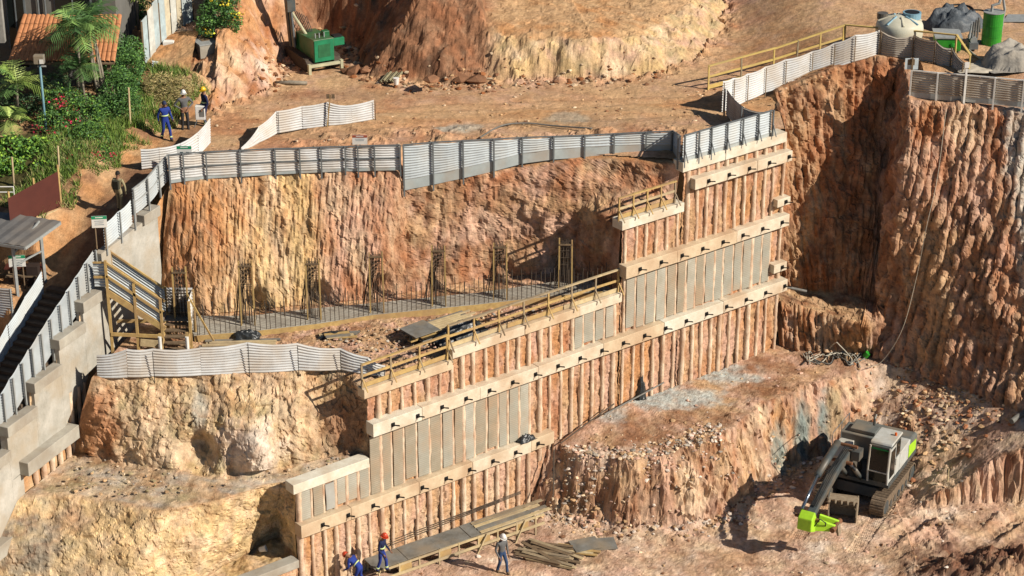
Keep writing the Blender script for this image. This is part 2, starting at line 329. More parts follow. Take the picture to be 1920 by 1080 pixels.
P, uu, vid = resample(rows, .055); P = smooth_grid(P, 5); N = normals(P)
if N[len(N) // 3, len(uu) // 2, 1] > 0: N = -N
U2 = np.broadcast_to(uu[None, :], P.shape[:2]); V2 = np.broadcast_to(vid[:, None], P.shape[:2]); X, Y, Z = P[..., 0], P[..., 1], P[..., 2]
def band(lo, hi, s=.12): return sstep(lo - s, lo + s, V2) * (1 - sstep(hi - s, hi + s, V2))
cl1, be1, cl2, be2, cl3, be3 = band(1, 6), band(6, 7.), band(7, 9.05), band(9.05, 10), band(10, 12), band(12, 14)
Q = np.stack([X, Y, Z * .22], -1); disp = np.zeros(X.shape)
left = 1 - sstep(-5.5, -4, X)
fade = sstep(0, .6, uu[-1] - U2) * sstep(0, .4, U2)
disp += cl1 * left * (.12 * tooth_ribs(P, X + .06 * (13 - Z), .33, 1., .7) + .09 * tooth_ribs(P, X - .03 * Z, .17, 61., .9) + .09 * fbm(Q, 1.1, 4, .55, 2.) + .05 * facet(P, 2.2, 1., .5, (1, 1, .3)) + .04 * facet(P, 6., 2., .5, (1, 1, .35)))
disp += cl1 * (1 - left) * (.18 * fbm(P, .6, 4, .5, 4.) + .06 * facet(P, 1.7, 3.) + .04 * facet(P, 5, 4.) + .12 * tooth_ribs(P, X - .12 * Z, .5, 6.))
disp += cl2 * (.24 * fbm(P, .6, 4, .5, 7.) + .07 * facet(P, 1.6, 5.) + .05 * facet(P, 4.5, 6.) + .10 * tooth_ribs(P, X, .6, 3.))
rk = G(480, 855, 5.6); dr = np.linalg.norm((P - rk) / np.array([1.05, 1.2, 1.2]), axis=-1)
disp += cl2 * 1.0 * (1 - sstep(.1, 1.05, dr)); rk2 = G(370, 850, 5.5); dr = np.linalg.norm((P - rk2) / np.array([1.0, 1.2, 1.]), axis=-1); disp -= cl2 * .75 * (1 - sstep(.2, 1., dr))
disp += cl3 * (.20 * fbm(P, .6, 4, .5, 10.) + .06 * facet(P, 1.5, 7., .5, (1, 1, 1.8)) + .035 * facet(P, 4.8, 8., .5, (1, 1, 1.6)))
disp += be1 * (.05 * fbm(P, 1.2, 4, .6, 12.) + .04 * facet(P, 5., 9.)) + be2 * (.10 * fbm(P, .7, 4, .5, 13.) + .02 * facet(P, 3.5, 10.)) + be3 * .15 * fbm(P, 1., 4, .5, 15.)
for px, py in ((462, 580), (582, 565), (707, 553), (823, 540), (938, 520), (1040, 512)):       # niches dug at the cliff foot behind each column
    q = G(px + 10, py, 8.9); dd = np.sqrt(((X - q[0]) / .75) ** 2 + ((Z - 8.75) / .75) ** 2 + ((Y - q[1]) / 2.2) ** 2); disp -= cl1 * .65 * (1 - sstep(.45, 1., dd))
P = P + N * (disp * fade)[..., None] + cl1[..., None] * 0
# keep the terraces inside both walls
ins = (P - W0) @ WN; P = P - (np.clip(ins + .12, 0, None) * sstep(.0, 1., V2))[..., None] * WN
inl = (P - V0) @ VN; P = P + (np.clip(.02 - inl, 0, None) * (V2 > .95))[..., None] * VN
cc = palette(P, ['orange', 'red', 'rust', 'sand', 'orange'], .5, (1, 1, .25), 1.)
k1 = palette(P, ['yellow', 'cream', 'orange', 'yellow'], .5, (1, 1, .25), 2.)
wy = (np.exp(-((X + 9.9 + .8 * fbm(P * np.array([1, 1, .3]), .5, 3, .5, 70.)) / 2.1) ** 4) * left)[..., None] * cl1[..., None]; cc = cc * (1 - .95 * wy) + k1 * .95 * wy
wp = (np.exp(-((X + 6.3 + .5 * fbm(P * np.array([1, 1, .3]), .5, 3, .5, 71.)) / 1.7) ** 4))[..., None] * cl1[..., None]; cc = cc * (1 - .9 * wp) + palette(P, ['pink', 'cream', 'red', 'pink'], .6, (1, 1, .4), 3.) * .9 * wp
wr = ((1 - left) * cl1)[..., None]; cc = cc * (1 - wr) + palette(P, ['tan', 'brown', 'pink', 'brown', 'red'], .6, (1, 1, .8), 4.) * wr
for q, rad in ((G(1110, 325, 12), (1.0, 1, .5)), (G(1100, 345, 11.6), (1.2, 1, .35)), (G(900, 420, 10.5), (1.3, 2, .9)), (G(1010, 430, 10.5), (1.6, 2, .8))): cc = blob(cc, P, q, rad, 'pink', .8)
w1 = be1[..., None]; cc = cc * (1 - w1) + palette(P, ['tan', 'brown', 'tan', 'pink'], .9, (1, 1, 1), 5.) * w1
w2 = cl2[..., None]; cc = cc * (1 - w2) + palette(P, ['tan', 'yellow', 'cream', 'olive', 'cream'], .7, (1, 1, .7), 6.) * w2
cc = blob(cc, P, G(175, 790, 6.4), (1.2, 2, 2.2), 'rust', .8 ); cc = blob(cc, P, G(375, 770, 6.8), (.35, 2, 1.2), 'blue', .7); cc = blob(cc, P, G(470, 850, 5.7), (1.3, 2, 1.3), 'white', .85)
cc = blob(cc, P, G(545, 760, 6.7), (.9, 2, 1.3), 'cream', .7); cc = blob(cc, P, G(640, 790, 6.4), (1.0, 2, 2.), 'brown', .8)
w3 = be2[..., None]; cc = cc * (1 - w3) + palette(P, ['grey', 'tan', 'olive', 'grey', 'cream'], .6, (1, 1, 1), 7.) * w3
w4 = cl3[..., None]; cc = cc * (1 - w4) + palette(P, ['yellow', 'cream', 'yellow', 'cream', 'yellow', 'olive'], .7, (1, 1, 1.4), 8., 2.) * 1.1 * w4
cc = blob(cc, P, G(70, 1020, 3), (1.6, 2.4, 1.5), (.24, .23, .20), .9); cc = blob(cc, P, G(180, 1050, 2.4), (1.2, 2, 1.), (.30, .26, .19), .8); cc = blob(cc, P, G(160, 960, 4.0), (1.6, 1.6, .5), 'brown', .5)
w5 = be3[..., None]; cc = cc * (1 - w5) + palette(P, ['cream', 'yellow', 'tan'], .7, (1, 1, 1), 9.) * w5
cc = cc * (1 + .22 * fbm(np.stack([X, Y, Z * .15], -1), 3.0, 3, .6, 20.) * cl1)[..., None]; cc = mottle(cc, P)
tag(fast_mesh("terraced_cliff", P.reshape(-1, 3), grid_faces(*P.shape[:2]), SOIL, cc.reshape(-1, 3), smooth=False), kind="structure")

# ---- right-hand cliff: recess, ledge and the ribbed spur
A = [np.array([11.75, 86.45, 13.25]), G(1452, 172, 13.7), G(1560, 130, 14.5), G(1640, 106, 14.9), G(1695, 110, 14.9), G(1706, 190, 13.95), G(1800, 194, 13.9), G(1925, 205, 13.8), np.array([27.5, 86.4, 13.8])]
Dn = [G(1462, 652, 3.0), G(1505, 657, 3.0), G(1560, 661, 2.95), G(1610, 665, 2.8), G(1634, 668, 2.7), G(1644, 672, 2.65), G(1760, 712, 2.65), G(1900, 778, 2.4), np.array([27, 77.8, 2.3])]
Bm = [G(1456, 537, 5.3), G(1510, 546, 4.95), G(1560, 551, 4.85), G(1610, 556, 4.85), G(1640, 564, 4.8)] + [lerp(A[i], Dn[i], .78) for i in range(5, 9)]
Cm = [G(1452, 562, 5.1), G(1505, 577, 4.8), G(1555, 592, 4.7), G(1600, 604, 4.7), G(1630, 612, 4.7)] + [lerp(A[i], Dn[i], .83) for i in range(5, 9)]
A0 = [p + np.array([0, 1.2, .1]) for p in A]; A0[4] = A[4] + np.array([.8, .8, .1]); A0[5] = A[5] + np.array([.9, 1.0, .1])
AB1 = [lerp(p, q, .35) + np.array([0, (0, -.1, -.3, .2, 1.2, -.9, -.5, -.4, -.3)[i], 0]) for i, (p, q) in enumerate(zip(A, Bm))]; AB2 = [lerp(p, q, .7) + np.array([0, (0, -.2, -.4, -.2, .6, -.9, -.4, -.3, -.2)[i], 0]) for i, (p, q) in enumerate(zip(A, Bm))]
En = [p + np.array([0, -.5, -.6]) for p in Dn]
P, uu, vid = resample([A0, A, AB1, AB2, Bm, Cm, Dn, En], .055); P = smooth_grid(P, 2); N = normals(P)
if N[len(N) // 2, -20, 1] > 0: N = -N
U2 = np.broadcast_to(uu[None, :], P.shape[:2]); V2 = np.broadcast_to(vid[:, None], P.shape[:2]); X, Y, Z = P[..., 0], P[..., 1], P[..., 2]
def band(lo, hi, s=.12): return sstep(lo - s, lo + s, V2) * (1 - sstep(hi - s, hi + s, V2))
ua = np.interp(16.2, X[len(X) // 2], uu); spur = sstep(-.3, .5, U2 - ua)
face = band(1, 4); ledge = band(4, 5) * (1 - spur); lowf = band(5, 6.1); face = np.maximum(face, spur * band(1, 6.2))
Uw = U2 + .16 * (14 - Z) * spur                     # ribs lean to the left on the spur
disp = face * (1 - spur) * (.24 * tooth_ribs(P, Uw, .36, 21., .6) + .28 * fbm(P, .7, 4, .5, 22.) + .09 * facet(P, 2., 11., .5, (1, 1, .4)) + .05 * facet(P, 5.5, 12., .5, (1, 1, .5)))
disp += face * spur * (.36 * tooth_ribs(P, Uw, .42, 31., .40) + .07 * perlin(np.stack([np.floor(Uw / .42) * 3.3, Z * 2.4, Z * 0 + 5], -1)) + .22 * fbm(P, .6, 4, .5, 32.) + .07 * facet(P, 2.2, 13., .5, (1, 1, .35)) + .045 * facet(P, 6., 14., .5, (1, 1, .5)))
disp += (lowf * (1 - spur)) * (.24 * tooth_ribs(P, U2, .42, 41.) + .2 * fbm(P, 1., 4, .5, 42.) + .10 * facet(P, 3., 15., .5, (1, 1, .5))) + ledge * (.12 * fbm(P, 1., 4, .5, 43.) + .05 * facet(P, 4., 16.))
disp += sstep(.7, 1., V2) * (1 - sstep(1., 1.6, V2)) * .15 * fbm(P, 1.2, 3, .5, 44.)
u4 = np.interp(4, range(9), CU); disp *= 1 - .85 * np.exp(-((U2 - CU[4] - .15) / .5) ** 2) * sstep(2.5, 3.5, V2)
P = P + N * (disp * sstep(0, .5, U2))[..., None]
cc = palette(P, ['red', 'rust', 'tan', 'brown', 'red', 'brown'], .5, (1, 1, .3), 31.)
ws = spur[..., None]; cc = cc * (1 - ws) + palette(P, ['tan', 'pink', 'red', 'pink', 'brown', 'red', 'brown', 'pink'], .45, (1, 1, .25), 33., 2.6) * ws
for q, rad, nm, k in ((G(1905, 290, 11.6), (.95, 8, 4.), (.52, .50, .45), 1.), (G(1925, 440, 8.5), (.9, 8, 3.), (.50, .48, .43), .9), (G(1740, 480, 7.5), (1.1, 3, 3.), 'tan', .7), (G(1820, 330, 10.5), (.9, 3, 2.), 'pink', .8),
                      (G(1730, 230, 13), (.9, 3, .9), 'rust', .9), (G(1800, 230, 13), (.8, 3, 1.), 'cream', .6), (G(1850, 500, 7), (1., 3, 2), 'red', .6), (G(1550, 640, 4), (.7, 2, 1.5), 'cream', .6), (G(1610, 640, 4), (.5, 2, 1.5), 'orange', .8),
                      (G(1490, 640, 4), (.35, 2, 1.5), 'grey', .6), (G(1660, 150, 14), (1., 3, 1.), 'rust', .5), (G(1500, 260, 12), (.7, 3, 2), 'tan', .6)): cc = blob(cc, P, q, rad, nm, k)
wl = ledge[..., None]; cc = cc * (1 - wl) + palette(P, ['tan', 'sand', 'brown'], .8, (1, 1, 1), 35.) * wl
cc = mottle(cc, P)
tag(fast_mesh("ribbed_cliff", P.reshape(-1, 3), grid_faces(*P.shape[:2]), SOIL, cc.reshape(-1, 3), smooth=False), kind="structure")
RTOP = A

# ---- signed distance to a foot line, with per-point height and run-out
def footline(X, Y, pts, close_left=0., close_right=60.):
    """pts rows: x, y, H, width. inside = behind the line"""
    pts = np.array(pts, float); best = np.full(X.shape, 1e9); H = np.zeros(X.shape); Wd = np.ones(X.shape); sg = np.zeros(X.shape); arc = np.zeros(X.shape); L0 = 0
    for p, q in zip(pts[:-1], pts[1:]):
        dx, dy = q[0] - p[0], q[1] - p[1]; L2 = dx * dx + dy * dy; t = np.clip(((X - p[0]) * dx + (Y - p[1]) * dy) / L2, 0, 1)
        ex, ey = X - p[0] - t * dx, Y - p[1] - t * dy; d2 = ex * ex + ey * ey; m = d2 < best
        cr = dx * (Y - p[1]) - dy * (X - p[0])
        best = np.where(m, d2, best); H = np.where(m, p[2] + t * (q[2] - p[2]), H); Wd = np.where(m, p[3] + t * (q[3] - p[3]), Wd); sg = np.where(m, np.sign(cr), sg); arc = np.where(m, L0 + t * math.sqrt(L2), arc); L0 += math.sqrt(L2)
    ins = np.zeros(X.shape, bool); poly = [(p[0], p[1]) for p in pts] + [(pts[-1][0] + close_right, pts[-1][1]), (pts[-1][0] + close_right, 400), (pts[0][0] - close_left, 400), (pts[0][0] - close_left, pts[0][1])]
    for (x1, y1), (x2, y2) in zip(poly, poly[1:] + poly[:1]):
        if y1 == y2: continue
        m = ((y1 > Y) != (y2 > Y)) & (X < (x2 - x1) * (Y - y1) / (y2 - y1) + x1); ins ^= m
    return np.sqrt(best) * np.where(ins, 1., -1.), H, Wd, arc
def G2(px, py, z, *r): q = G(px, py, z); return (q[0], q[1]) + r

# ---- pit floor with the bench that the excavator has cut
xs = np.arange(-10, 28, .07); ys = np.arange(61, 87.5, .07); X, Y = np.meshgrid(xs, ys, indexing='ij')
F0 = W(11.1, 0)
FL = [(F0[0], F0[1] + .4, 2.6, 1.2), G2(1050, 968, 0, 2.5, .9), G2(1150, 990, 0, 2.6, 1.1), G2(1250, 992, 0, 2.7, 1.3), G2(1340, 978, 0, 2.9, 1.3), G2(1378, 958, 0, 3.0, 1.0), G2(1420, 918, 0, 3.0, 1.0), G2(1470, 888, 0, 3.0, 1.1),
      G2(1540, 862, 0, 3.0, 1.2), G2(1600, 846, 0, 2.7, 1.5), G2(1655, 842, 0, 2.6, 2.6), G2(1700, 858, 0, 2.3, 4.4), G2(1714, 915, 0, 2.2, 5.2), G2(1716, 1000, 0, 2.2, 5.4), G2(1718, 1250, 0, 2.2, 5.5)]
FL2 = [(12.5, 68, 6, .6), (14.2, 75.6, 6, .6), G2(1690, 965, 0, 5, .6), G2(1746, 952, 0, 2.4, .55), G2(1840, 942, 0, 2.4, .55), G2(1930, 938, 0, 2.4, .55), (28.5, 77.6, 2.4, .6)]
P3 = np.stack([X, Y, np.zeros_like(X)], -1)
sdv, H, Wd, arc = footline(X, Y, FL)
arcw = arc + .25 * fbm(P3, 1.1, 2, .5, 50.)
rb = ridge(arcw / .55 + .4 * fbm(np.stack([arc, sdv * .2, arc * 0], -1), 1., 2, .5, 51.)); near = np.exp(-((arc - 6) / 5.5) ** 2) + np.exp(-((arc - 25.5) / 3.0) ** 2)
sdn = sdv + (.30 * fbm(P3, .9, 4, .55, 52.) + .26 * (rb - .6) * np.clip(near, .12, 1) * (.35 + .65 * sstep(-.2, .3, fbm(P3, .6, 2, .5, 71.)))) * (1 - sstep(1.2, 2., sdv)); H = H + (2.75 - H) * sstep(1.2, 3., sdv)
t = np.clip(sdn / Wd, 0, 1.25); prof = np.where(t < 1, t ** .85, 1.) ; prof = np.minimum(prof, 1)
rub = np.exp(-((arc - 4) / 3.5) ** 2)              # crumbling left end: a slope of rubble, not a cut
Z = H * prof + np.clip(sdn - Wd, 0, 6) * .09
sd2, H2, W2, arc2 = footline(X, Y, FL2, 60.)
rb2 = ridge(arc2 / .5 + .4 * fbm(P3, 1.1, 2, .5, 85.)); sd2n = sd2 + .12 * fbm(P3, .9, 3, .5, 86.) + .30 * (rb2 - .6) * (X > 17)
sdr, _h, _w, _a = footline(X, Y, [tuple(p[:2]) + (2.7, 1.) for p in Dn[2:]]); tal = np.where(X > 13.2, 2.72 - .62 * np.clip(-sdr + .15 * fbm(P3, 1.2, 3, .5, 88.), -.3, 9), -9.); Z = np.maximum(Z, np.where(sdn > -1.0, tal, -9.) * sstep(-1.0, .3, sdn))
cap = np.where(X > 12.6, H2 * np.clip(sd2n / W2, 0, 1) ** .85 + np.clip(sd2n - W2, 0, 5) * .1, 99.); Z = np.minimum(Z, cap); sdm = np.where(X > 12.6, np.minimum(sdn, sd2n), sdn)
Z += .10 * fbm(P3, .5, 4, .55, 53.) + .03 * fbm(P3, 1.6, 3, .5, 54.) + .03 * np.abs(fbm(P3, 4., 3, .55, 55.)) + .22 * np.clip(chunky(P3, 1.1, 56.), 0, 1) * (.15 + sstep(-1.5, 0., sdn) * (1 - sstep(1.2, 2.2, sdn)))
Z += .35 * np.exp(-np.clip(-sdn, 0, 9) / .5) * (sdn < 0) * (.5 + .5 * fbm(P3, 1.5, 2, .5, 57.)) * (X < 16)          # talus at the foot
q0, q1 = G(1690, 1060, 0), G(1910, 935, 0); dv = (q1 - q0)[:2]; dv /= np.linalg.norm(dv); off = (X - q0[0]) * -dv[1] + (Y - q0[1]) * dv[0] + .25 * fbm(P3, .5, 2, .5, 58.); flat = 1 - sstep(-.6, .1, sdm)
rutm = sstep(13.5, 16.5, X) * flat
for o in (-.9, 1.6): Z += rutm * (.4 + .6 * sstep(-.3, .3, fbm(P3, .5, 2, .5, 72.))) * (-.17 * (1 - sstep(.22, .42, np.abs(off - o + .25 * fbm(P3, .35, 2, .5, 78.)))) + (.16 + .12 * fbm(P3, 1.8, 3, .6, 79.)) * np.exp(-((np.abs(off - o) - .58) / .17) ** 2) * sstep(-.25, .25, fbm(P3, .8, 2, .5, 80.))) * (1 + .5 * fbm(P3, 2.5, 3, .6, 73.))
ef_ = np.array([-.47, -.88]) / np.hypot(.47, .88); al = (X - 14.85) * ef_[0] + (Y - 78.55) * ef_[1]; ac_ = (X - 14.85) * ef_[1] - (Y - 78.55) * ef_[0]
for o in (-1.2, 1.2): Z += flat * (np.abs(ac_ - o + .1 * np.sin(al * .4)) < .30) * (al > -6) * (al < 5) * (-.05 + .03 * np.sin(al * 2 * np.pi / .2))
md = G(1900, 1085, 0); dm = np.sqrt(((X - md[0]) / 4.3) ** 2 + ((Y - md[1]) / 2.0) ** 2); Z += np.clip(1 - dm, 0, 1) * (1.5 + .6 * fbm(P3, 1.2, 4, .6, 59.))
s_w = (X - W0[0]) * WU[0] + (Y - W0[1]) * WU[1]; o_w = (X - W0[0]) * WN[0] + (Y - W0[1]) * WN[1]
Z += .012 * facet(P3, 3.5, 17.) + .008 * facet(P3, 8., 18.)
Z = np.where((s_w < 11.5) & (sdn < 0), Z * sstep(-.2, 1.2, o_w + .4 * 0) + .05, Z)
cc = palette(P3, ['tan', 'pink', 'cream', 'white', 'pink', 'brown'], .45, (1, 1, 1), 50., 2.2)
fc = np.maximum(sstep(-.05, .1, sdn) * (1 - sstep(1., 1.5, sdn / Wd)) * (Wd < 2.), sstep(-.05, .1, sd2n) * (1 - sstep(1., 1.5, sd2n / W2)) * (X > 16.5) * sstep(.05, .4, Z))[..., None]; Z += 2.3 * sstep(23.0, 24.0, X) * sstep(76.5, 77.3, Y) * (1 - sstep(80.9, 81.8, Y))
PF = np.stack([X, Y, Z], -1); fk = fc[..., 0] * (.13 * facet(PF, 1.8, 19., .5, (1, 1, .6)) + .07 * facet(PF, 4.5, 20.)); PF[..., 0] += fk * .45; PF[..., 1] -= fk * .9
cc = cc * (1 - fc) + palette(PF, ['tan', 'pink', 'brown', 'cream', 'red', 'pink'], .7, (1, 1, .5), 51.) * fc
tp = (sstep(1., 1.4, sdn / Wd))[..., None]; cc = cc * (1 - tp) + palette(P3, ['tan', 'brown', 'pink', 'brown'], .5, (1, 1, 1), 52.) * tp
for q, rad, nm, k in ((G(1230, 740, 3.1), (3.2, 1.25, 9), (.46, .51, .50), 1.), (G(1340, 700, 3.1), (2.4, .9, 9), (.46, .51, .50), 1.), (G(1140, 780, 3.), (1., .8, 9), (.48, .50, .48), .85), (G(1440, 800, 1.5), (1.5, 1.2, 1.5), 'orange', .7), (G(1400, 790, 2.4), (1., 1., .7), 'cream', .8),
                      (G(1500, 800, 1.4), (.5, 1.6, 1.5), (.24, .29, .28), 1.), (G(1545, 795, 1.3), (.4, 1.6, 1.5), (.24, .29, .28), 1.), (G(1455, 840, .9), (.55, 1.5, 1.2), (.25, .30, .28), 1.), (G(1570, 775, 1.8), (.5, 1.2, 1.3), 'olive', .7),
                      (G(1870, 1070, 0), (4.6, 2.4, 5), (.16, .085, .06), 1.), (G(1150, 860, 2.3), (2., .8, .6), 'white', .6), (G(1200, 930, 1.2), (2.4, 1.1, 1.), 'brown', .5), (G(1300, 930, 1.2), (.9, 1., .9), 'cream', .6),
                      (G(1620, 850, 1), (1., 1., 1.2), 'brown', .5), (G(1780, 890, 1), (1.1, .8, 1.), 'cream', .55), (G(1860, 890, 1), (.9, .8, 1.1), 'pink', .6), (G(1800, 985, 0), (2.2, .5, 3), 'brown', .5), (G(740, 1070, 0), (5, 2.4, 3), 'pink', .6)): cc = blob(cc, PF, q, rad, nm, k)
keep = (o_w > -.06) | (s_w > 25.0)
cell = keep[:-1, :-1] & keep[1:, 1:] & keep[1:, :-1] & keep[:-1, 1:]
cc = mottle(cc, PF, .8, (1, 1, .7))
tag(fast_mesh("pit_floor", PF.reshape(-1, 3), grid_faces(*X.shape, cell), SOIL, cc.reshape(-1, 3), smooth=False), kind="structure")
PITX, PITY, PITZ = xs, ys, Z
def hsample(xs_, ys_, Z_, x, y):
    i = np.clip((np.asarray(x) - xs_[0]) / (xs_[1] - xs_[0]), 0, len(xs_) - 2); j = np.clip((np.asarray(y) - ys_[0]) / (ys_[1] - ys_[0]), 0, len(ys_) - 2)
    i0 = i.astype(int); j0 = j.astype(int); u = i - i0; v = j - j0
    return Z_[i0, j0] * (1 - u) * (1 - v) + Z_[i0 + 1, j0] * u * (1 - v) + Z_[i0, j0 + 1] * (1 - u) * v + Z_[i0 + 1, j0 + 1] * u * v
def pit_z(x, y): return float(hsample(PITX, PITY, PITZ, np.array(x), np.array(y)))

# ---- upper plateau with the bank, soil heap and mound behind it
xs = np.arange(-16.4, 33, .09); ys = np.arange(80, 128, .11); X, Y = np.meshgrid(xs, ys, indexing='ij'); P3 = np.stack([X, Y, X * 0], -1)
FB = [(-16.5, 140, 2.4, .5), (-16.5, 93, 2.0, .6), (-15.4, 91, 1.5, 1.2), G2(392, 205, 13.6, 1.0, 1.6), G2(440, 190, 13.6, 1.8, 2.0), G2(500, 160, 13.6, 2.4, 2.2), G2(526, 128, 13.6, 2.8, 1.8), G2(536, 104, 13.6, 5., 2.2), G2(600, 72, 13.6, 6, 2.8), G2(665, 82, 13.6, 6, 3.2), G2(690, 138, 13.6, 6.2, 6.5), G2(790, 150, 13.6, 6.2, 6.5), G2(868, 146, 13.6, 4.5, 4.6),
      G2(915, 146, 13.6, 2.0, 1.5), G2(1000, 143, 13.6, 1.8, 1.0), G2(1120, 143, 13.6, 1.75, 1.2), G2(1240, 130, 13.6, 1.5, 1.6), G2(1325, 88, 13.6, 1.3, 2.2), G2(1352, 45, 13.6, 1.4, 1.6), G2(1372, -30, 13.6, 1., 2.), (12.5, 140, .5, 3)]
sdv, H, Wd, arc = footline(X, Y, FB, 0., 0.)
right_side = X > 14
inL = (X < -9.8) & (Y > 88)
rb = ridge(arc / .5 + .5 * fbm(P3, .8, 2, .5, 61.)); mound = sstep(21.3, 22.3, arc) * (1 - sstep(27, 30, arc))
sdn = sdv + .40 * fbm(P3, .6, 4, .55, 62.) + .42 * (rb - .5) * (.05 + mound * sstep(-.35, .1, fbm(P3, .35, 2, .5, 76.)))
t = np.clip(sdn / Wd, 0, 1); base = 13.4 + .05 * fbm(P3, .4, 4, .55, 63.) + .018 * fbm(P3, 2.5, 3, .5, 64.)
base += 1.5 * sstep(10.5, 16, X) * sstep(86, 91, Y) * (1 - .35 * sstep(93, 99, Y)) + .55 * sstep(15.5, 17, X) * (1 - sstep(88, 91, Y)) - .25 * sstep(-5, -3, X) * (1 - sstep(-2, 3, X)) * (1 - sstep(82.5, 84.5, Y))
base += sstep(9, 14, X) * np.clip(Y - 95, 0, 40) * .10
base += .35 * np.clip(fbm(P3, .9, 4, .6, 65.), 0, 1) * sstep(-4, 0, X) * (1 - sstep(7.5, 9.5, X)) * (1 - sstep(85, 87.5, Y))        # heaped spoil behind the fence
base += .25 * np.clip(fbm(P3, 1.1, 4, .6, 75.), 0, 1) * sstep(-10, -9, X) * (1 - sstep(-3, -1, X)) * sstep(83, 84, Y) * (1 - sstep(85.5, 87, Y))
tr = np.where(t < 1, t ** .9, 1); tr = tr - .10 * np.exp(-((sdn / Wd - 1.) / .35) ** 2); Z = base + H * tr + np.clip(sdn - Wd, 0, 10) * .06 + (.14 * fbm(P3, 1.2, 4, .55, 66.) + .07 * facet(P3, 1.8, 21.) + .035 * facet(P3, 4.5, 22.)) * sstep(.0, .5, sdn) * (1 - .5 * sstep(1., 1.4, sdn / Wd)) * (1 + .8 * (X < -10.5)) + .006 * facet(P3, 4., 23.)
lo_ = Y - (88.2 + .12 * X) + .3 * fbm(P3, .3, 2, .5, 77.)
for o_ in (-1.1, .7, 1.6): Z -= .06 * np.exp(-((lo_ - o_) / .22) ** 2) * (sdn < -.3)
Z += .3 * np.exp(-np.clip(-sdn, 0, 9) / .45) * (sdn < 0) * np.clip(.4 + fbm(P3, 1.8, 3, .6, 68.), 0, 1)
lane = np.exp(-((Y - (88.2 + .12 * X)) / 1.4) ** 2) * (sdn < 0)
PF = np.stack([X, Y, Z], -1)
cc = palette(P3, ['sand', 'tan', 'red', 'tan', 'pink'], .35, (1, 1, 1), 60., 1.8)
ln = (lane * .8)[..., None]; cc = cc * (1 - ln) + palette(P3, ['sand', 'orange'], .3, (.5, 2, 1), 61.) * ln
hi = sstep(-.1, .2, sdn)[..., None]
heap = (sstep(11.2, 12.2, arc) if False else (sstep(-10.6, -10., X) * (1 - sstep(-1.6, -.6, X))))[..., None] * hi
cc = cc * (1 - heap) + palette(PF, ['brown', 'red', 'brown', 'dark'], .7, (1, 1, .7), 62.) * .95 * heap
rgt = (sstep(-1.4, -.4, X))[..., None] * hi; cc = cc * (1 - rgt) + (palette(PF, ['yellow', 'tan', 'cream', 'yellow', 'pink', 'olive'], .55, (1, 1, .8), 63.) * (1 - sstep(.95, 1.15, sdn / Wd))[..., None] + palette(PF, ['sand', 'orange', 'tan', 'sand'], .4, (1, 1, .8), 65.) * .92 * sstep(.95, 1.15, sdn / Wd)[..., None]) * rgt  # sandy top, paler face: tone break also paints the lip's shading into the colour
lft = (1 - sstep(-10.9, -10.2, X))[..., None] * hi; cc = cc * (1 - lft) + palette(PF, ['orange', 'cream', 'rust', 'pink', 'orange'], .6, (1, 1, .5), 64.) * lft
for q, rad, nm, k in ((G(510, 110, 14.6), (.8, 1.5, 1.2), 'white', .8), (G(600, 40, 15.5), (2.6, 2.5, 2.2), 'rust', .7), (G(1450, 60, 15), (3, 5, 3), 'orange', .6), (G(1700, 30, 15), (6, 6, 3), 'sand', .5), (G(430, 225, 13.5), (1.4, 1.6, 2), 'red', .6), (G(560, 268, 13.5), (3., .9, 2), 'red', .55), (G(620, 175, 13.5), (4., .7, 2), 'brown', .4), (G(860, 235, 13.5), (1., .8, 2), (.42, .43, .38), .8),
                      (G(1180, 110, 14.5), (.5, .8, .5), 'rust', .6), (G(1260, 105, 14.5), (.5, 1, .5), 'orange', .7), (G(985, 100, 15), (.9, 1, .8), 'cream', .5), (G(1080, 230, 13.4), (4, 1.6, 2), (.44, .30, .17), .5), (G(600, 250, 13.4), (3.5, 1., 2), 'brown', .3), (G(1060, 220, 13.4), (1., .8, 2), (.40, .40, .34), .6)): cc = blob(cc, PF, q, rad, nm, k)
fy = np.interp(xs, [-16.5, -14, a[1][0], a[2][0], a[3][0], a[4][0], a[5][0], a[6][0], a[7][0], a[8][0], 11.7, A[1][0], A[2][0], A[3][0], 18.0, 18.15, A[6][0], A[7][0], 33],
               [91.5, 80.3, a[1][1], a[2][1], a[3][1], a[4][1], a[5][1], a[6][1], a[7][1], a[8][1], 86.0, A[1][1], A[2][1], A[3][1], A[4][1], A[5][1], A[6][1], A[7][1], 86.4])
keep = Y > (fy[:, None] + .25)
# settle the plateau on to the cliff lips so that nothing steps
for _ in range(1):
    dl = Y - fy[:, None]; lipz = np.interp(xs, [-14, a[4][0], a[5][0], a[6][0], a[7][0], a[8][0], 11.7, A[1][0], A[2][0], A[3][0], 18.0, 18.15, 33], [13.22, 13.2, 12.35, 12.8, 13.2, 13.28, 13.28, 13.7, 14.5, 14.9, 14.9, 13.95, 13.85])
    k = 1 - sstep(.5, 2.2, dl); PF[..., 2] = PF[..., 2] * (1 - k) + (lipz[:, None] + .06 + .04 * np.clip(dl, 0, 3)) * k
PTX, PTY, PTZ = xs, ys, PF[..., 2]
cell = keep[:-1, :-1] & keep[1:, 1:] & keep[1:, :-1] & keep[:-1, 1:]
cc = mottle(cc, PF, .6 + .4 * hi[..., 0] if False else .45, (1, 1, .7))
tag(fast_mesh("upper_plateau_ground", PF.reshape(-1, 3), grid_faces(*X.shape, cell), SOIL, cc.reshape(-1, 3), smooth=False), kind="structure")
def plat_z(x, y): return float(hsample(PTX, PTY, PTZ, np.array(x), np.array(y)))

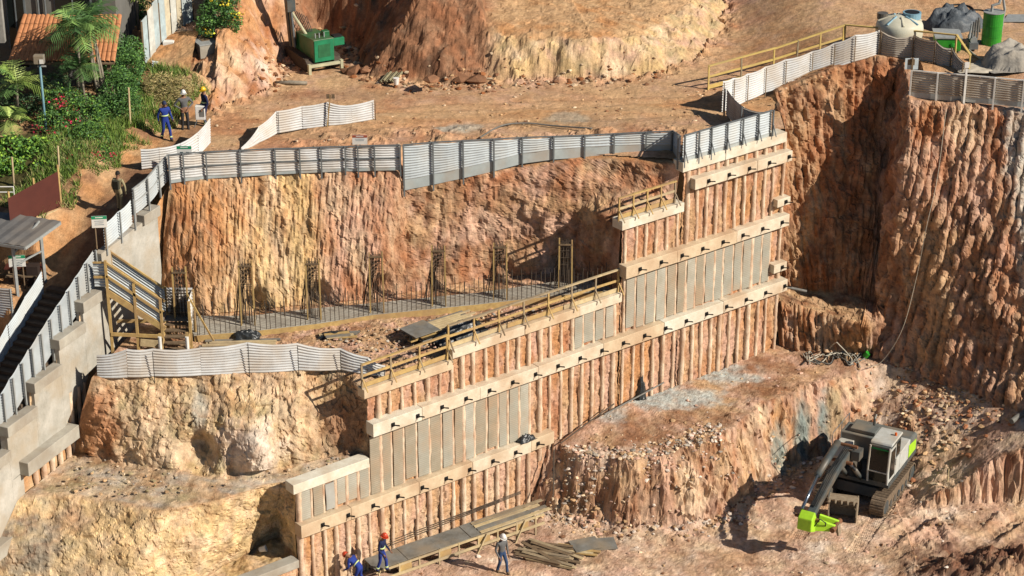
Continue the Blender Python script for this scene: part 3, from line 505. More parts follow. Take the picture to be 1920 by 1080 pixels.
# ---- hillside left of the left wall: path, bank, garden
xs = np.arange(-46, -12.9, .11); ys = np.arange(60, 112, .13); X, Y = np.meshgrid(xs, ys, indexing='ij'); P3 = np.stack([X, Y, X * 0], -1)
def hill(X, Y):
    s = (X - V0[0]) * VU[0] + (Y - V0[1]) * VU[1]; dd = -((X - V0[0]) * VN[0] + (Y - V0[1]) * VN[1])
    zp = np.interp(s, [-30, -6, -.5, 1.8, 3.3, 4.3, 4.9, 8.5, 12, 20], [13.6, 13.5, 13.3, 12.55, 11.6, 10.7, 10.3, 8.4, 6.55, 2.3])
    zb = np.interp(s, [-30, -11, -7, 0, 2, 5, 8, 12, 20], [15.9, 15.5, 14.1, 13.9, 12.9, 12.6, 12., 11, 9])
    dpath = np.interp(s, [-12, -6, -2, 1, 3, 5], [2.2, 2.8, 2.6, 2.1, 2.3, 2.6])
    z = zp - .12 * sstep(4.7, 5., s) + (zb - zp) * sstep(dpath, dpath + 1.7, dd) * (1 - sstep(4.3, 4.8, s))
    terr = sstep(4.3, 4.9, s) * sstep(2.5, 2.9, dd) * (1 - sstep(6.8, 7.2, s)); z = z * (1 - terr) + 10.45 * terr
    low = sstep(6.8, 7.2, s) * sstep(2.9, 3.3, dd); z = z * (1 - low) + (zp - .5) * low
    return z, s, dd
Z, s_, d_ = hill(X, Y); Z = Z + (.10 * fbm(P3, .8, 4, .55, 80.) + .04 * fbm(P3, 3, 3, .6, 81.)) * sstep(1.5, 3.5, d_) + .02 * fbm(P3, 2., 3, .6, 82.)
PF = np.stack([X, Y, Z], -1); cc = palette(P3, ['sand', 'orange', 'tan', 'brown'], .5, (1, 1, 1), 80.)
gd = sstep(3.4, 4.6, d_ + .5 * fbm(P3, .7, 3, .5, 83.))[..., None] * sstep(-8.5, -6., s_ + 1.2 * sstep(6, 8, d_) * -6)[..., None] * (1 - sstep(2.5, 3.5, s_))[..., None]; cc = cc * (1 - gd) + np.array([.09, .085, .035]) * gd
pt = (1 - sstep(1.6, 2.4, d_))[..., None]; cc = cc * (1 - pt) + palette(P3, ['brown', 'sand', 'brown'], .6, (1, 1, 1), 84.) * pt
keep = (d_ > .12) & ((Y < 90) | (X < -14.2))
cell = keep[:-1, :-1] & keep[1:, 1:] & keep[1:, :-1] & keep[:-1, 1:]
tag(fast_mesh("hillside_ground", PF.reshape(-1, 3), grid_faces(*X.shape, cell), SOIL, cc.reshape(-1, 3), smooth=False), kind="structure")
def hill_z(x, y): return float(hill(np.array(x, float), np.array(y, float))[0])
# ---- far ground sheet: the land goes on to the horizon behind and around
bm = MB(); bm.grid(np.array([[(x, y, 12.2 if y > 110 else -.6) for y in (-300, 60, 109.9, 110, 400, 2500)] for x in (-2500, -46, 33, 2500)]))
# the sheet runs under the site, below every cut
for i, p in enumerate(bm.v): bm.v[i] = (p[0], p[1], -.8 if p[1] < 109.95 else 13.)
def earth_slab():
    cc_ = np.tile(C['tan'] * .9, (len(bm.v), 1)); return tag(fast_mesh("ground", np.array(bm.v), np.array(bm.f), SOIL, cc_, smooth=False), kind="structure")
earth_slab()
# ================================================================ PILED WALL
wall = thing("piled_retaining_wall", "long piled retaining wall with cream waler beams stepping down across the pit", "retaining wall", W(0, 0))
TOPS = [(-4.2, .02, 1.5), (.02, 3.42, 4.75), (3.42, 7.42, 7.75), (7.42, 16.15, 8.2), (16.15, 19.4, 11.4), (19.4, 25.35, 13.05)]
def wtop(s): return next((z for a_, b_, z in TOPS if a_ <= s < b_), 13.05)
ss = np.arange(-4.2, 25.36, .07); zz = np.linspace(0, 1, 150); S, T = np.meshgrid(ss, zz, indexing='ij'); top = np.array([wtop(s) for s in ss])
Zw = -.8 + (top[:, None] + .8) * T; Pw = W0 + WU * S[..., None] + np.array([0, 0, 1.]) * Zw[..., None]
dw = .05 * fbm(Pw * np.array([1, 1, .35]), 1.2, 4, .55, 90.) + .045 * facet(Pw, 3.2, 24., .5, (1, 1, .6)) + .03 * facet(Pw, 7., 25.) - .07
Pw = Pw + WN * np.clip(dw, -.3, .02)[..., None]
cw = palette(Pw, ['orange', 'pink', 'red', 'tan', 'pink'], .8, (1, 1, .35), 90.)
lw = (1 - sstep(3.5, 5.5, Zw + .10 * (8 - S)))[..., None] * (1 - sstep(9, 13, S))[..., None]; cw = cw * (1 - lw) + palette(Pw, ['pink', 'tan', 'orange', 'cream'], .8, (1, 1, .35), 91.) * lw
keep = (np.abs(np.diff(top)) < .1)[:, None] & np.ones((1, len(zz) - 1), bool)
fast_mesh("soil_face", Pw.reshape(-1, 3), grid_faces(*S.shape, keep), SOIL, cw.reshape(-1, 3), root=wall, smooth=False)
def pile(S0, z0, z1, fr, fu, rad, seed, root):
    n = max(6, int((z1 - z0) / .16)); zs = np.linspace(z0, z1, n); vs = []; k = 9
    for z in zs:
        wob = .035 * float(perlin(np.array([seed * 3.1, z * .8, 0.]))); rr = rad * (1 + .30 * float(perlin(np.array([z * 1.3, seed * 2.7, 4.]))) + .18 * float(perlin(np.array([z * 4.3, seed, 9.]))))
        for j in range(k):
            t = math.pi * (j / (k - 1) - .5) * 1.15; lump = 1 + .22 * float(perlin(np.array([t * 2, z * 3.1, seed])))
            p = fr(S0 + wob, z) + fu[1] * (-.045 + rr * lump * math.cos(t)) + fu[0] * (rr * lump * math.sin(t)); vs.append(p)
    return MB().grid(np.array(vs).reshape(n, k, 3)).build("pile", PILE, root, smooth=True)
i = 0; s_ = .16; PILE_S = []
while s_ < 25.3:
    lo = -.5 if s_ < 11.8 else 2.0
    pile(s_, lo, wtop(s_) - .02, lambda q, z: W(q, z), (WU, WN), random.choice((.075, .09, .105)) if i % 7 else .125, 10 + i, wall); i += 1; PILE_S.append(s_)
    s_ += .57 + random.uniform(-.06, .06)
def beam(name, s0, s1, z0, z1, depth, m, root, back=.12, anchors=None, fr=W, fu=(WU, WN), end_grey=False):
    b_ = MB(); n = max(2, int((s1 - s0) / .8)); sv = np.linspace(s0, s1, n + 1); prof = []
    for s in sv:
        j = .012 * perlin(np.array([s * 1.7, z0, 0.])); prof.append([fr(s, z0 + j, -back), fr(s, z0 + j, depth), fr(s, z1 + j, depth), fr(s, z1 + j, -back)])
    Pq = np.array(prof)
    b_.add(Pq.reshape(-1, 3), [(i * 4 + k, i * 4 + (k + 1) % 4, (i + 1) * 4 + (k + 1) % 4, (i + 1) * 4 + k) for i in range(n) for k in range(4)] + [(0, 3, 2, 1), tuple(n * 4 + k for k in range(4))])
    o = b_.build(name, m, root, bevel=.02)
    if anchors:
        for s in anchors:
            c0 = fr(s, (z0 + z1) / 2, depth); h = MB(); M = np.stack([fu[0], fu[1], np.array([0, 0, 1.])], 1)
            h.box(c0 + fu[1] * .02, (.15, .04, .16), M).box(c0 + fu[1] * .06, (.08, .06, .09), M)
            d_ = fu[1] * .34 + fu[0] * .08 + np.array([0, 0, .05]); h.tube([c0 + fu[1] * .08, c0 + d_], .022, 6).tube([c0 + fu[1] * .08 + fu[0] * .04, c0 + d_ * .8 + fu[0] * .06], .014, 5)
            h.build("anchor_head", BLACK, o)
    return o
def beam_run(name, s0, s1, z0, z1, depth, root, anchors=(), **k):      # a beam cast in several pours, each a little different
    cuts = [s0]
    while s1 - cuts[-1] > 4.2: cuts.append(cuts[-1] + random.uniform(2.2, 3.6))
    cuts.append(s1)
    for a_, b_ in zip(cuts[:-1], cuts[1:]):
        j = random.uniform(-.012, .012); beam(name, a_ + .004, b_ - .004, z0 + j, z1 + j, depth + random.uniform(-.012, .012), random.choice((CONC, CONC, CONCB, CONCC)), root, anchors=[s for s in anchors if a_ <= s < b_], **k)
def rng(a_, b_, st): return list(np.arange(a_, b_, st))
beam_run("waler_beam", -.02, 12.35, 2.78, 3.32, .34, wall, anchors=rng(.95, 12.2, 1.17))
beam_run("waler_beam", 3.38, 25.55, 6.0, 6.55, .36, wall, anchors=rng(4.3, 25.4, 1.17))
beam_run("waler_beam", 16.05, 25.45, 9.12, 9.66, .36, wall, anchors=rng(16.8, 25.3, 1.17))
beam_run("waler_beam", 19.75, 25.4, 12.15, 12.62, .36, wall, anchors=rng(20.5, 25.2, 1.17))
beam_run("waler_beam", 24.7, 25.5, 10.1, 10.45, .30, wall, anchors=[25.2]); beam_run("waler_beam", 24.7, 25.5, 7.0, 7.4, .30, wall, anchors=[25.2])
beam("coping_beam", -4.2, -.06, 1.45, 1.78, .16, CONCG, wall, back=.35)
beam_run("coping_beam", -.14, 3.34, 4.62, 5.02, .10, wall, back=.45)
beam_run("coping_beam", 3.16, 7.36, 7.62, 8.0, .16, wall, back=.30)
beam_run("coping_beam", 7.34, 16.06, 8.05, 8.44, .16, wall, back=.32)
beam_run("coping_beam", 15.95, 19.36, 11.25, 11.66, .16, wall, back=.45)
beam_run("coping_beam", 19.22, 25.2, 12.98, 13.42, .16, wall, back=.45)
# mesh-covered panels between the piles
def panels(s0, s1, z0, z1, root, skip=()):
    k = 0
    for sa, sb in zip(PILE_S[:-1], PILE_S[1:]):
        if sa < s0 - .3 or sb > s1 + .3: continue
        s = sa; a_, b_ = sa + random.uniform(.045, .085), sb - random.uniform(.045, .085); tz = z1 - random.choice((0, 0, .02, .08)); bz = z0 + random.choice((0, .0, .05, .12))
        Sg, Tg = np.meshgrid(np.linspace(a_, b_, 6), np.linspace(bz, tz, 9), indexing='ij')
        Pg = W0 + WU * (Sg + .025 * perlin(np.stack([Tg * 1.2, Sg * 0 + s * 7, Sg * 0], -1)))[..., None] + np.array([0, 0, 1.]) * Tg[..., None]
        bul = .05 + .008 * np.sin(np.pi * (Sg - a_) / (b_ - a_)) + .02 * perlin(np.stack([Sg * 2, Tg * 1.5, Sg * 0 + 3], -1)); Pg = Pg + WN * bul[..., None]
        m_ = MB(); n1, n2 = Sg.shape; m_.grid(Pg); back = Pg - WN * .05; o0 = len(m_.v); m_.v += [tuple(p) for p in back.reshape(-1, 3)]
        ring = [i * n2 for i in range(n1)] + [(n1 - 1) * n2 + j for j in range(1, n2)] + [i * n2 + n2 - 1 for i in range(n1 - 2, -1, -1)] + [j for j in range(n2 - 2, 0, -1)]
        m_.f += [(ring[i], ring[(i + 1) % len(ring)], o0 + ring[(i + 1) % len(ring)], o0 + ring[i]) for i in range(len(ring))]
        m_.build("mesh_panel", PANEL2 if k in skip else random.choice((PANEL, PANEL, PANELB, PANELC)), root, smooth=False); k += 1
panels(.30, 3.3, 3.36, 4.6, wall, (2,)); panels(3.6, 11.1, 3.36, 5.95, wall); panels(13.4, 16.0, 6.6, 8.02, wall); panels(16.2, 24.6, 6.6, 9.06, wall)
# ================================================================ LEFT CONCRETE WALL
lwall = thing("stepped_concrete_wall", "stepped grey concrete retaining wall running down the left edge below the stairs", "retaining wall", V(0, 4))
ss = np.arange(-.6, 16, .08); zz = np.linspace(0, 9.5, 110); S, Zg = np.meshgrid(ss, zz, indexing='ij'); Zg = Zg + 1.
topv = np.interp(ss, [-.6, .5, 1.7, 4.6, 4.7, 6.3, 6.31, 8, 8.01, 9.8, 9.81, 11.6, 11.61, 16], [13.1, 12.3, 12.0, 11.6, 10.3, 10.3, 9.5, 9.5, 8.45, 8.45, 7.5, 7.5, 6.5, 5.]); Zg = 1 + (topv[:, None] - 1) * (zz / 9.5)[None, :]
Pl = V0 + VU * S[..., None] + np.array([0, 0, 1.]) * Zg[..., None] + VN * (.05 * fbm(np.stack([S, Zg, S * 0], -1), 1.5, 4, .6, 95.) - .13)[..., None]
fast_mesh("soil_face", Pl.reshape(-1, 3), grid_faces(*S.shape), SOIL, palette(Pl, ['orange', 'sand', 'cream', 'orange'], .8, (1, 1, .4), 95.).reshape(-1, 3), root=lwall)
def facing(s0, s1, za, zb, t0, t1):                # concrete facing s0..s1, bottom za -> zb, top t0 -> t1
    Sg, Tg = np.meshgrid(np.linspace(s0, s1, 14), np.linspace(0, 1, 14), indexing='ij'); u_ = (Sg - s0) / (s1 - s0); zlo = za + (zb - za) * u_ + .15 * perlin(np.stack([Sg * 1.3, Sg * 0, Sg * 0], -1)) * (Tg < .01); zhi = t0 + (t1 - t0) * u_
    Zg = zlo + (zhi - zlo) * Tg; Pg = V0 + VU * Sg[..., None] + np.array([0, 0, 1.]) * Zg[..., None] + VN * (.02 * perlin(np.stack([Sg * .8, Zg * .8, Sg * 0 + 5], -1)) + .015)[..., None]
    m_ = MB().grid(Pg); n1, n2 = Sg.shape; o0 = len(m_.v); m_.v += [tuple(p) for p in (Pg - VN * .32).reshape(-1, 3)]
    ring = [i * n2 for i in range(n1)] + [(n1 - 1) * n2 + j for j in range(1, n2)] + [i * n2 + n2 - 1 for i in range(n1 - 2, -1, -1)] + [j for j in range(n2 - 2, 0, -1)]
    m_.f += [(ring[i], ring[(i + 1) % len(ring)], o0 + ring[(i + 1) % len(ring)], o0 + ring[i]) for i in range(len(ring))]
    return m_.build("concrete_facing", SHOT, lwall)
facing(.62, 4.72, 7.6, 7.6, 12.3, 12.05); facing(4.725, 6.25, 7.8, 7.6, 10.55, 10.4); facing(6.255, 8.0, 7.5, 6.2, 9.6, 9.55); facing(8.005, 9.75, 5.9, 5.9, 8.6, 8.5); facing(9.755, 11.6, 5.8, 5.6, 7.7, 7.6); facing(11.605, 15.5, 2.6, 2.6, 6.6, 5.2)
facing(10.9, 11.6, 3.4, 3.4, 5.6, 5.6)
for s0, s1, z0, z1 in ((.55, 1.75, 12.12, 12.55), (4.75, 6.32, 10.22, 10.66), (6.28, 8.06, 9.42, 9.84), (7.98, 9.82, 8.4, 8.82), (9.75, 11.66, 7.45, 7.88), (11.6, 13.6, 6.5, 6.92)):
    beam("coping_beam", s0, s1, z0, z1, .13, CONCG, lwall, back=.3, fr=V, fu=(VU, VN))
beam("waler_beam", 7.72, 11.08, 5.6, 6.16, .42, CONCG, lwall, fr=V, fu=(VU, VN)); beam("waler_beam", 10.85, 15.0, 3.2, 3.76, .42, CONCG, lwall, fr=V, fu=(VU, VN))
for k, s in enumerate((6.55, 6.95, 7.5, 7.9, 8.45, 9.0, 9.55, 10.1)): pile(s, 4.2, 7.4 if s < 7.6 else 5.7, lambda q, z: V(q, z), (VU, VN), .11, 80 + k, lwall)

# ================================================================ FENCES
def corrug(p0, p1, q1, q0, ribs, depth, nrm, sag=0., nu=5, dz=None):
    """corrugated sheet between bottom p0-p1 and top q0-q1, ribs running along"""
    nv = ribs * 4 + 1; u_ = np.linspace(0, 1, nu)[:, None, None]; v_ = np.linspace(0, 1, nv)[None, :, None]
    Pg = (p0 * (1 - u_) + p1 * u_) * (1 - v_) + (q0 * (1 - u_) + q1 * u_) * v_
    ph = (np.arange(nv) % 4); pr = np.array([0, .85, 1, .15])[ph] * depth
    Pg = Pg + nrm * pr[None, :, None]
    if sag:
        ws = sag * np.sin(np.pi * u_[..., 0]) * (v_[..., 0] ** 1.5); Pg[..., 2] -= ws; Pg = Pg + nrm * (sag * .9 * np.sin(np.pi * u_[..., 0]) * (1 - v_[..., 0] * .3))[..., None]
    return Pg
def fence(name, label, cat, pts, tops, m=SHEET, post_m=STEEL, post_w=.06, rib=.105, depth=.034, rail=False, brace=False, kick=0., sag=.04, post_up=.04, front=1., group=None, posts=True, lean=0., skip_posts=(), midrail=False, start=0., patch=None):
    """pts: base points left to right as seen; tops: heights z of the sheet top there"""
    pts = [np.array(p, float) for p in pts]; root = thing(name, label, cat, pts[len(pts) // 2], group)
    tan = [pts[min(i + 1, len(pts) - 1)] - pts[max(i - 1, 0)] for i in range(len(pts))]
    ns = []
    for t_ in tan: n_ = np.array([t_[1], -t_[0], 0]); n_ /= np.linalg.norm(n_) + 1e-9; ns.append(n_ * front)
    for i in range(len(pts) - 1):
        p0, p1 = pts[i].copy(), pts[i + 1].copy(); z0, z1 = tops[i], tops[i + 1]
        sn = np.array([p1[1] - p0[1], -(p1[0] - p0[0]), 0]); L = np.linalg.norm(sn); sn = sn / L * front
        q0 = np.array([p0[0], p0[1], z0]) - ns[i] * lean; q1 = np.array([p1[0], p1[1], z1]) - ns[i + 1] * lean
        b0, b1 = p0 + np.array([0, 0, kick + start]), p1 + np.array([0, 0, kick + start]); hgt = ((z0 - b0[2]) + (z1 - b1[2])) / 2; ribs = max(3, int(hgt / rib))
        j0, j1 = random.uniform(-.025, .025), random.uniform(-.025, .025)
        mm = patch[i] if patch and i in patch else m
        MB().grid(corrug(b0 + sn * j0, b1 + sn * j1, q1 + sn * j1, q0 + sn * j0, ribs, depth, sn, sag * random.uniform(.4, 1.3))).build("corrugated_sheet", mm, root)
        if kick: MB().bar(p0 + np.array([0, 0, kick / 2]) + sn * .03, p1 + np.array([0, 0, kick / 2]) + sn * .03, .02, kick + .02).build("kick_plate", KICK, root)
        if rail: MB().bar(np.array([p0[0], p0[1], z0 + .02]) + sn * .05, np.array([p1[0], p1[1], z1 + .02]) + sn * .05, .05, .05).build("rail", post_m, root)
        if midrail: MB().bar(p0 + sn * .06 + np.array([0, 0, (z0 - p0[2]) * .5]), p1 + sn * .06 + np.array([0, 0, (z1 - p1[2]) * .5]), .04, .05).build("rail", post_m, root)
    if posts:
        for i, p in enumerate(pts):
            if i in skip_posts: continue
            b_ = MB().bar(p + ns[i] * (.075 + depth) - np.array([0, 0, .25]), np.array([p[0], p[1], tops[i] + post_up]) + ns[i] * (.075 + depth), post_w, post_w, up=ns[i])
            if brace: b_.bar(p + ns[i] * .1 + np.array([0, 0, (tops[i] - p[2]) * .55]), p + ns[i] * .34 + np.array([0, 0, .02]), .035, .035, up=ns[i])
            b_.build("post", post_m, root)
    return root
def fpts(data): return [G(x, y, z) for x, y, z, *_ in data], [ztop(G(x, y, z), t) for x, y, z, t, *_ in data]
F1 = [(318, 343, 13.25, 291), (345, 339, 13.25, 288), (388, 334, 13.25, 285), (452, 330, 13.25, 282), (517, 326, 13.25, 279), (563, 324, 13.25, 278), (603, 322, 13.25, 276), (648, 320, 13.25, 275), (672, 320, 13.25, 274), (703, 319, 13.25, 273), (751, 318, 13.25, 272)]
p, t = fpts(F1); fence("corrugated_fence", "low corrugated fence with steel posts along the yellow cliff top, left stretch", "fence", p, t, SHEET, STEEL, rail=True, kick=.10, midrail=True)
F1b = [(757, 356, 12.35, 272), (812, 345, 12.5, 267), (868, 333, 12.7, 264), (925, 320, 12.9, 261), (978, 306, 13.1, 258), (1037, 298, 13.2, 256), (1095, 294, 13.2, 254), (1150, 291, 13.2, 251), (1210, 289, 13.2, 248), (1262, 289, 13.2, 246)]
p, t = fpts(F1b); p.append(W(19.3, 13.3, -.12)); t.append(14.5); fence("corrugated_fence", "tall corrugated fence with blue-grey kick plates above the brown cliff, right stretch", "fence", p, t, SHEETB, STEEL, rail=True, kick=.42, sag=.05)
p = [W(s, 13.43, .02) for s in (19.3, 20.1, 20.8, 21.7, 22.6, 23.5, 24.35)]; fence("corrugated_fence", "corrugated fence with braced posts standing on the highest coping beam", "fence", p, [14.55] * 7, SHEETB, STEEL, rail=True, brace=True, kick=.12)
p = [W(24.35, 13.4, .0), W(23.9, 13.4, -1.2), G(1362, 215, 13.4)]; fence("corrugated_fence", "short sagging grey sheet closing the corner behind the highest coping beam", "fence", p, [14.5, 14.45, 14.55], SHEETD, STEEL, sag=.12, front=-1.)
F2 = [(1352, 213, 13.3, 152), (1372, 201, 13.4, 146), (1398, 190, 13.5, 138), (1432, 175, 13.6, 125), (1470, 163, 13.75, 111), (1520, 142, 14.1, 96), (1562, 128, 14.4, 80), (1600, 116, 14.7, 65), (1648, 102, 14.9, 56)]
p, t = fpts(F2); fence("corrugated_fence", "white corrugated fence climbing the edge of the red cliff below the yellow handrail", "fence", p, t, SHEET, mat("wire_post", (.30, .22, .14), rough=.8), post_w=.03, sag=.06, post_up=-.05)
F2c = [(1648, 102, 14.9, 56), (1712, 108, 14.9, 66), (1752, 122, 14.8, 76), (1783, 135, 14.6, 90), (1806, 152, 14.4, 118)]
p, t = fpts(F2c); fence("corrugated_fence", "dusty crumpled corrugated fence bending round the notch beside the water tank", "fence", p, t, SHEETD, TIMBER3, post_w=.04, sag=.16)
F3 = [(1706, 181, 14.0, 132), (1755, 186, 14.0, 137), (1808, 190, 14.0, 141), (1862, 195, 14.0, 146), (1916, 200, 14.0, 151), (1972, 205, 14.0, 157)]
p, t = fpts(F3); r_ = fence("corrugated_fence", "dirty brown corrugated fence with white posts on top of the ribbed spur", "fence", p, t, SHEETD, WHITE, post_w=.07, sag=.05, kick=.22, rail=True)
F4 = [(266, 318, 13.35, 279), (300, 312, 13.4, 276), (340, 305, 13.4, 268), (372, 292, 13.4, 248), (394, 268, 13.4, 221)]
p, t = fpts(F4); fence("corrugated_fence", "curved white corrugated sheet below the three workers on the path", "fence", p, t, SHEET, STEEL, posts=False, sag=.03, lean=-.05)
F5 = [(452, 284, 13.35, 277), (486, 268, 13.4, 238), (520, 250, 13.4, 208), (568, 242, 13.4, 199), (615, 236, 13.4, 191), (660, 231, 13.4, 197), (702, 224, 13.4, 187)]
p, t = fpts(F5); fence("corrugated_fence", "white corrugated sheet bent around the dirt lane below the drill rig", "fence", p, t, SHEET, BLACK, post_w=.02, sag=.05, skip_posts=(0, 1, 3, 5), post_up=-.02)
p = [V(s, z, -.06) for s, z in ((-.45, 13.25), (.35, 13.05), (1.2, 12.8), (2.25, 12.72))]; fence("corrugated_fence", "corrugated fence with grey posts on the wall beside the worker in khaki", "fence", p, [q[2] + 1.08 for q in p], SHEETG, STEELL, rail=True, midrail=True, front=-1.)
p = [V(s, z, -.06) for s, z in ((2.3, 12.38), (3.3, 12.22), (4.35, 12.1))]; fence("corrugated_fence", "short corrugated fence beside the green and white notice on the wall corner", "fence", p, [q[2] + 1.02 for q in p], SHEETB, STEELL, front=-1.)
p = [V(s, float(np.interp(s, [4.7, 5.6, 12.5], [10.75, 10.35, 7.0])), -.34) for s in np.linspace(4.75, 12.6, 13)]; fence("corrugated_fence", "long corrugated fence with grey posts stepping down beside the outdoor stairs", "fence", p, [q[2] + 1.42 for q in p], SHEETG, STEELL, post_w=.065, front=-1., depth=.06, sag=.02)
p = [V(s, 10.15 - .53 * (s - 5.3), -2.45) for s in (5.3, 6.5, 7.7, 8.9, 10.2)]; fence("stair_parapet", "white ribbed sheet parapet on the far side of the outdoor stairs", "parapet", p, [q[2] + 1.0 for q in p], SHEETB, STEELL, posts=False, front=-1.)
p = [V(s, z, -d_) for s, z, d_ in ((6.9, 9.7, 2.7), (6.9, 9.7, 4.2), (6.9, 9.7, 6.0))][::-1]; fence("corrugated_fence", "corrugated fence under the grey shelter roof behind the notice", "fence", p, [q[2] + 1.3 for q in p], SHEET, STEELL)
F10 = [(183, 708, 8.05, 668), (240, 708, 8.1, 657), (290, 706, 8.1, 656), (378, 704, 8.1, 654), (468, 699, 8.1, 644), (560, 695, 8.1, 646), (640, 694, 8.05, 655), (690, 702, 8.0, 672), (722, 706, 7.95, 688)]
p, t = fpts(F10); fence("corrugated_fence", "wavy white corrugated sheet along the lip of the rebar terrace", "fence", p, t, SHEET, BLACK, post_w=.025, sag=.07, skip_posts=(0, 1, 3, 7), lean=.12, post_up=-.03)

# ---------------------------------------------------------------- timber handrails
def railing(name, label, pts, h, m=TIMBER, braces=1., step=None, toe=True, out=None, mid=True):
    pts = [np.array(p, float) for p in pts]; root = thing(name, label, "handrail", pts[0]); up = np.array([0, 0, 1.])
    full = []
    for a_, b_ in zip(pts[:-1], pts[1:]):
        n = max(1, round(np.linalg.norm(b_ - a_) / (step or 1.2))); full += [a_ + (b_ - a_) * k / n for k in range(n)]
    full.append(pts[-1])
    for i, p in enumerate(full):
        q = full[min(i + 1, len(full) - 1)] - full[max(i - 1, 0)]; n_ = np.array([q[1], -q[0], 0]); n_ /= np.linalg.norm(n_)
        j = np.array([random.uniform(-.02, .02), random.uniform(-.02, .02), 0])
        MB().bar(p - up * .06, p + up * (h + .03) + j, .07, .06, up=n_).build("post", random.choice((m, m, TIMBER4)), root)
        if braces: MB().bar(p + n_ * .05 * braces + up * (h * .42), p + n_ * .38 * braces + up * -.02, .05, .03, up=n_).build("brace", random.choice((m, TIMBER4, TIMBER3)), root)
    for a_, b_ in zip(pts[:-1], pts[1:]):
        nb = max(1, round(np.linalg.norm(b_ - a_) / 2.7)); br_ = [a_ + (b_ - a_) * k / nb + up * random.uniform(-.03, .03) * (0 < k < nb) for k in range(nb + 1)]
        for p_, q_ in zip(br_[:-1], br_[1:]):                  # boards nailed end to end
            e_ = (q_ - p_) * .02
            MB().bar(p_ + up * (h + random.uniform(-.015, .015)), q_ + e_ + up * (h + random.uniform(-.015, .015)), .10, .06).build("top_rail", random.choice((m, m, TIMBER2, TIMBER4)) if m is not YELLOW else m, root)
            if mid: MB().bar(p_ + up * (h * .52 + random.uniform(-.03, .03)), q_ + e_ + up * (h * .52 + random.uniform(-.03, .03)), .03, .10).build("mid_rail", random.choice((m, TIMBER2, TIMBER4)) if m is not YELLOW else m, root)
            if toe: MB().bar(p_ + up * .12, q_ - e_ + up * .12, .03, .18).build("toe_board", random.choice((m, TIMBER2)), root)
    return root
railing("timber_handrail", "yellow timber handrail on the lowest stepped coping left of the black plastic", [W(3.2, 8.0, -.02), W(7.2, 8.05, -.02)], 1.0)
railing("timber_handrail", "long yellow timber handrail beside the stacked boards and black plastic", [W(7.3, 8.44, -.05), W(16.0, 8.44, -.05)], 1.0)
railing("timber_handrail", "short yellow timber handrail on the third coping step up the wall", [W(15.95, 11.66, -.05), W(19.0, 11.66, -.05)], .95, step=.8)
hp = [G(1328, 168, 13.4), G(1450, 135, 13.8), G(1580, 92, 14.6)]; railing("timber_handrail", "yellow timber handrail rising behind the white fence on the cliff edge", hp, 1.12, YELLOW, braces=0, step=1.35)
hp = [G(1582, 92, 14.6), G(1790, 112, 14.75), G(1815, 150, 14.4)]; railing("timber_handrail", "yellow timber handrail in front of the water tank", hp, 1.15, YELLOW, braces=0, step=3., toe=False, mid=False)
# ================================================================ REBAR TERRACE
up = np.array([0, 0, 1.])
sl = thing("footing_slab", "long grey footing slab with upright rebar along the foot of the upper cliff", "slab", G(700, 590, 8.2))
fr_ = [G(365, 631, 8.32), G(480, 622, 8.32), G(600, 608, 8.32), G(700, 592, 8.32), G(900, 572, 8.32), G(1040, 556, 8.32), G(1158, 545, 8.32)]
bk_ = [G(345, 592, 8.32), G(470, 592, 8.32), G(580, 579, 8.32), G(700, 568, 8.32), G(900, 548, 8.32), G(1040, 528, 8.32), G(1130, 524, 8.32)]
m_ = MB()
for i in range(6):
    q = [fr_[i], fr_[i + 1], bk_[i + 1], bk_[i]]; m_.prism([x - up * .3 for x in q], up * .3)
m_.build("slab", CONCG, sl)
for i in range(6): MB().bar(fr_[i] - up * .10 + np.array([0, -.04, 0]), fr_[i + 1] - up * .10 + np.array([0, -.04, 0]), .05, .28).build("form_board", TIMBER, sl)
rb_ = MB().tube([(0, 0, -.05), (.01, 0, .6), (0, .01, 1.15)], .016, 5); proto = rb_.build("rebar", REBAR, sl); proto.location = tuple(fr_[0] + np.array([.1, .12, 0]) - np.array(sl.location))
bar_me = proto.data
for v in bar_me.vertices: v.co += sl.location
cu = np.concatenate([[0], np.cumsum([np.linalg.norm(fr_[i + 1] - fr_[i]) for i in range(6)])]); n = int(cu[-1] / .2)
for k in range(1, n):
    t = k * .2; p = np.array([np.interp(t, cu, [q[j] for q in fr_]) for j in range(3)]) + np.array([random.uniform(-.02, .02), .13 + random.uniform(-.02, .03), 0])
    inst(bar_me, "rebar", sl, p - np.array(sl.location), random.uniform(0, 6), (1, 1, random.uniform(.75, 1.12)))
for k in range(1, n, 2):
    t = k * .2; p = np.array([np.interp(t, cu, [lerp(q, r_, .72)[j] for q, r_ in zip(fr_, bk_)]) for j in range(3)]) + np.array([random.uniform(-.02, .02), random.uniform(-.02, .03), 0])
    inst(bar_me, "rebar", sl, p - np.array(sl.location), random.uniform(0, 6), (1, 1, random.uniform(.6, .9)))
order = ["nearest the wooden stairs", "second from the wooden stairs", "third from the wooden stairs", "fourth, in the middle of the slab", "third from the dark shadowed corner", "second from the dark shadowed corner", "in front of the dark shadowed corner"]
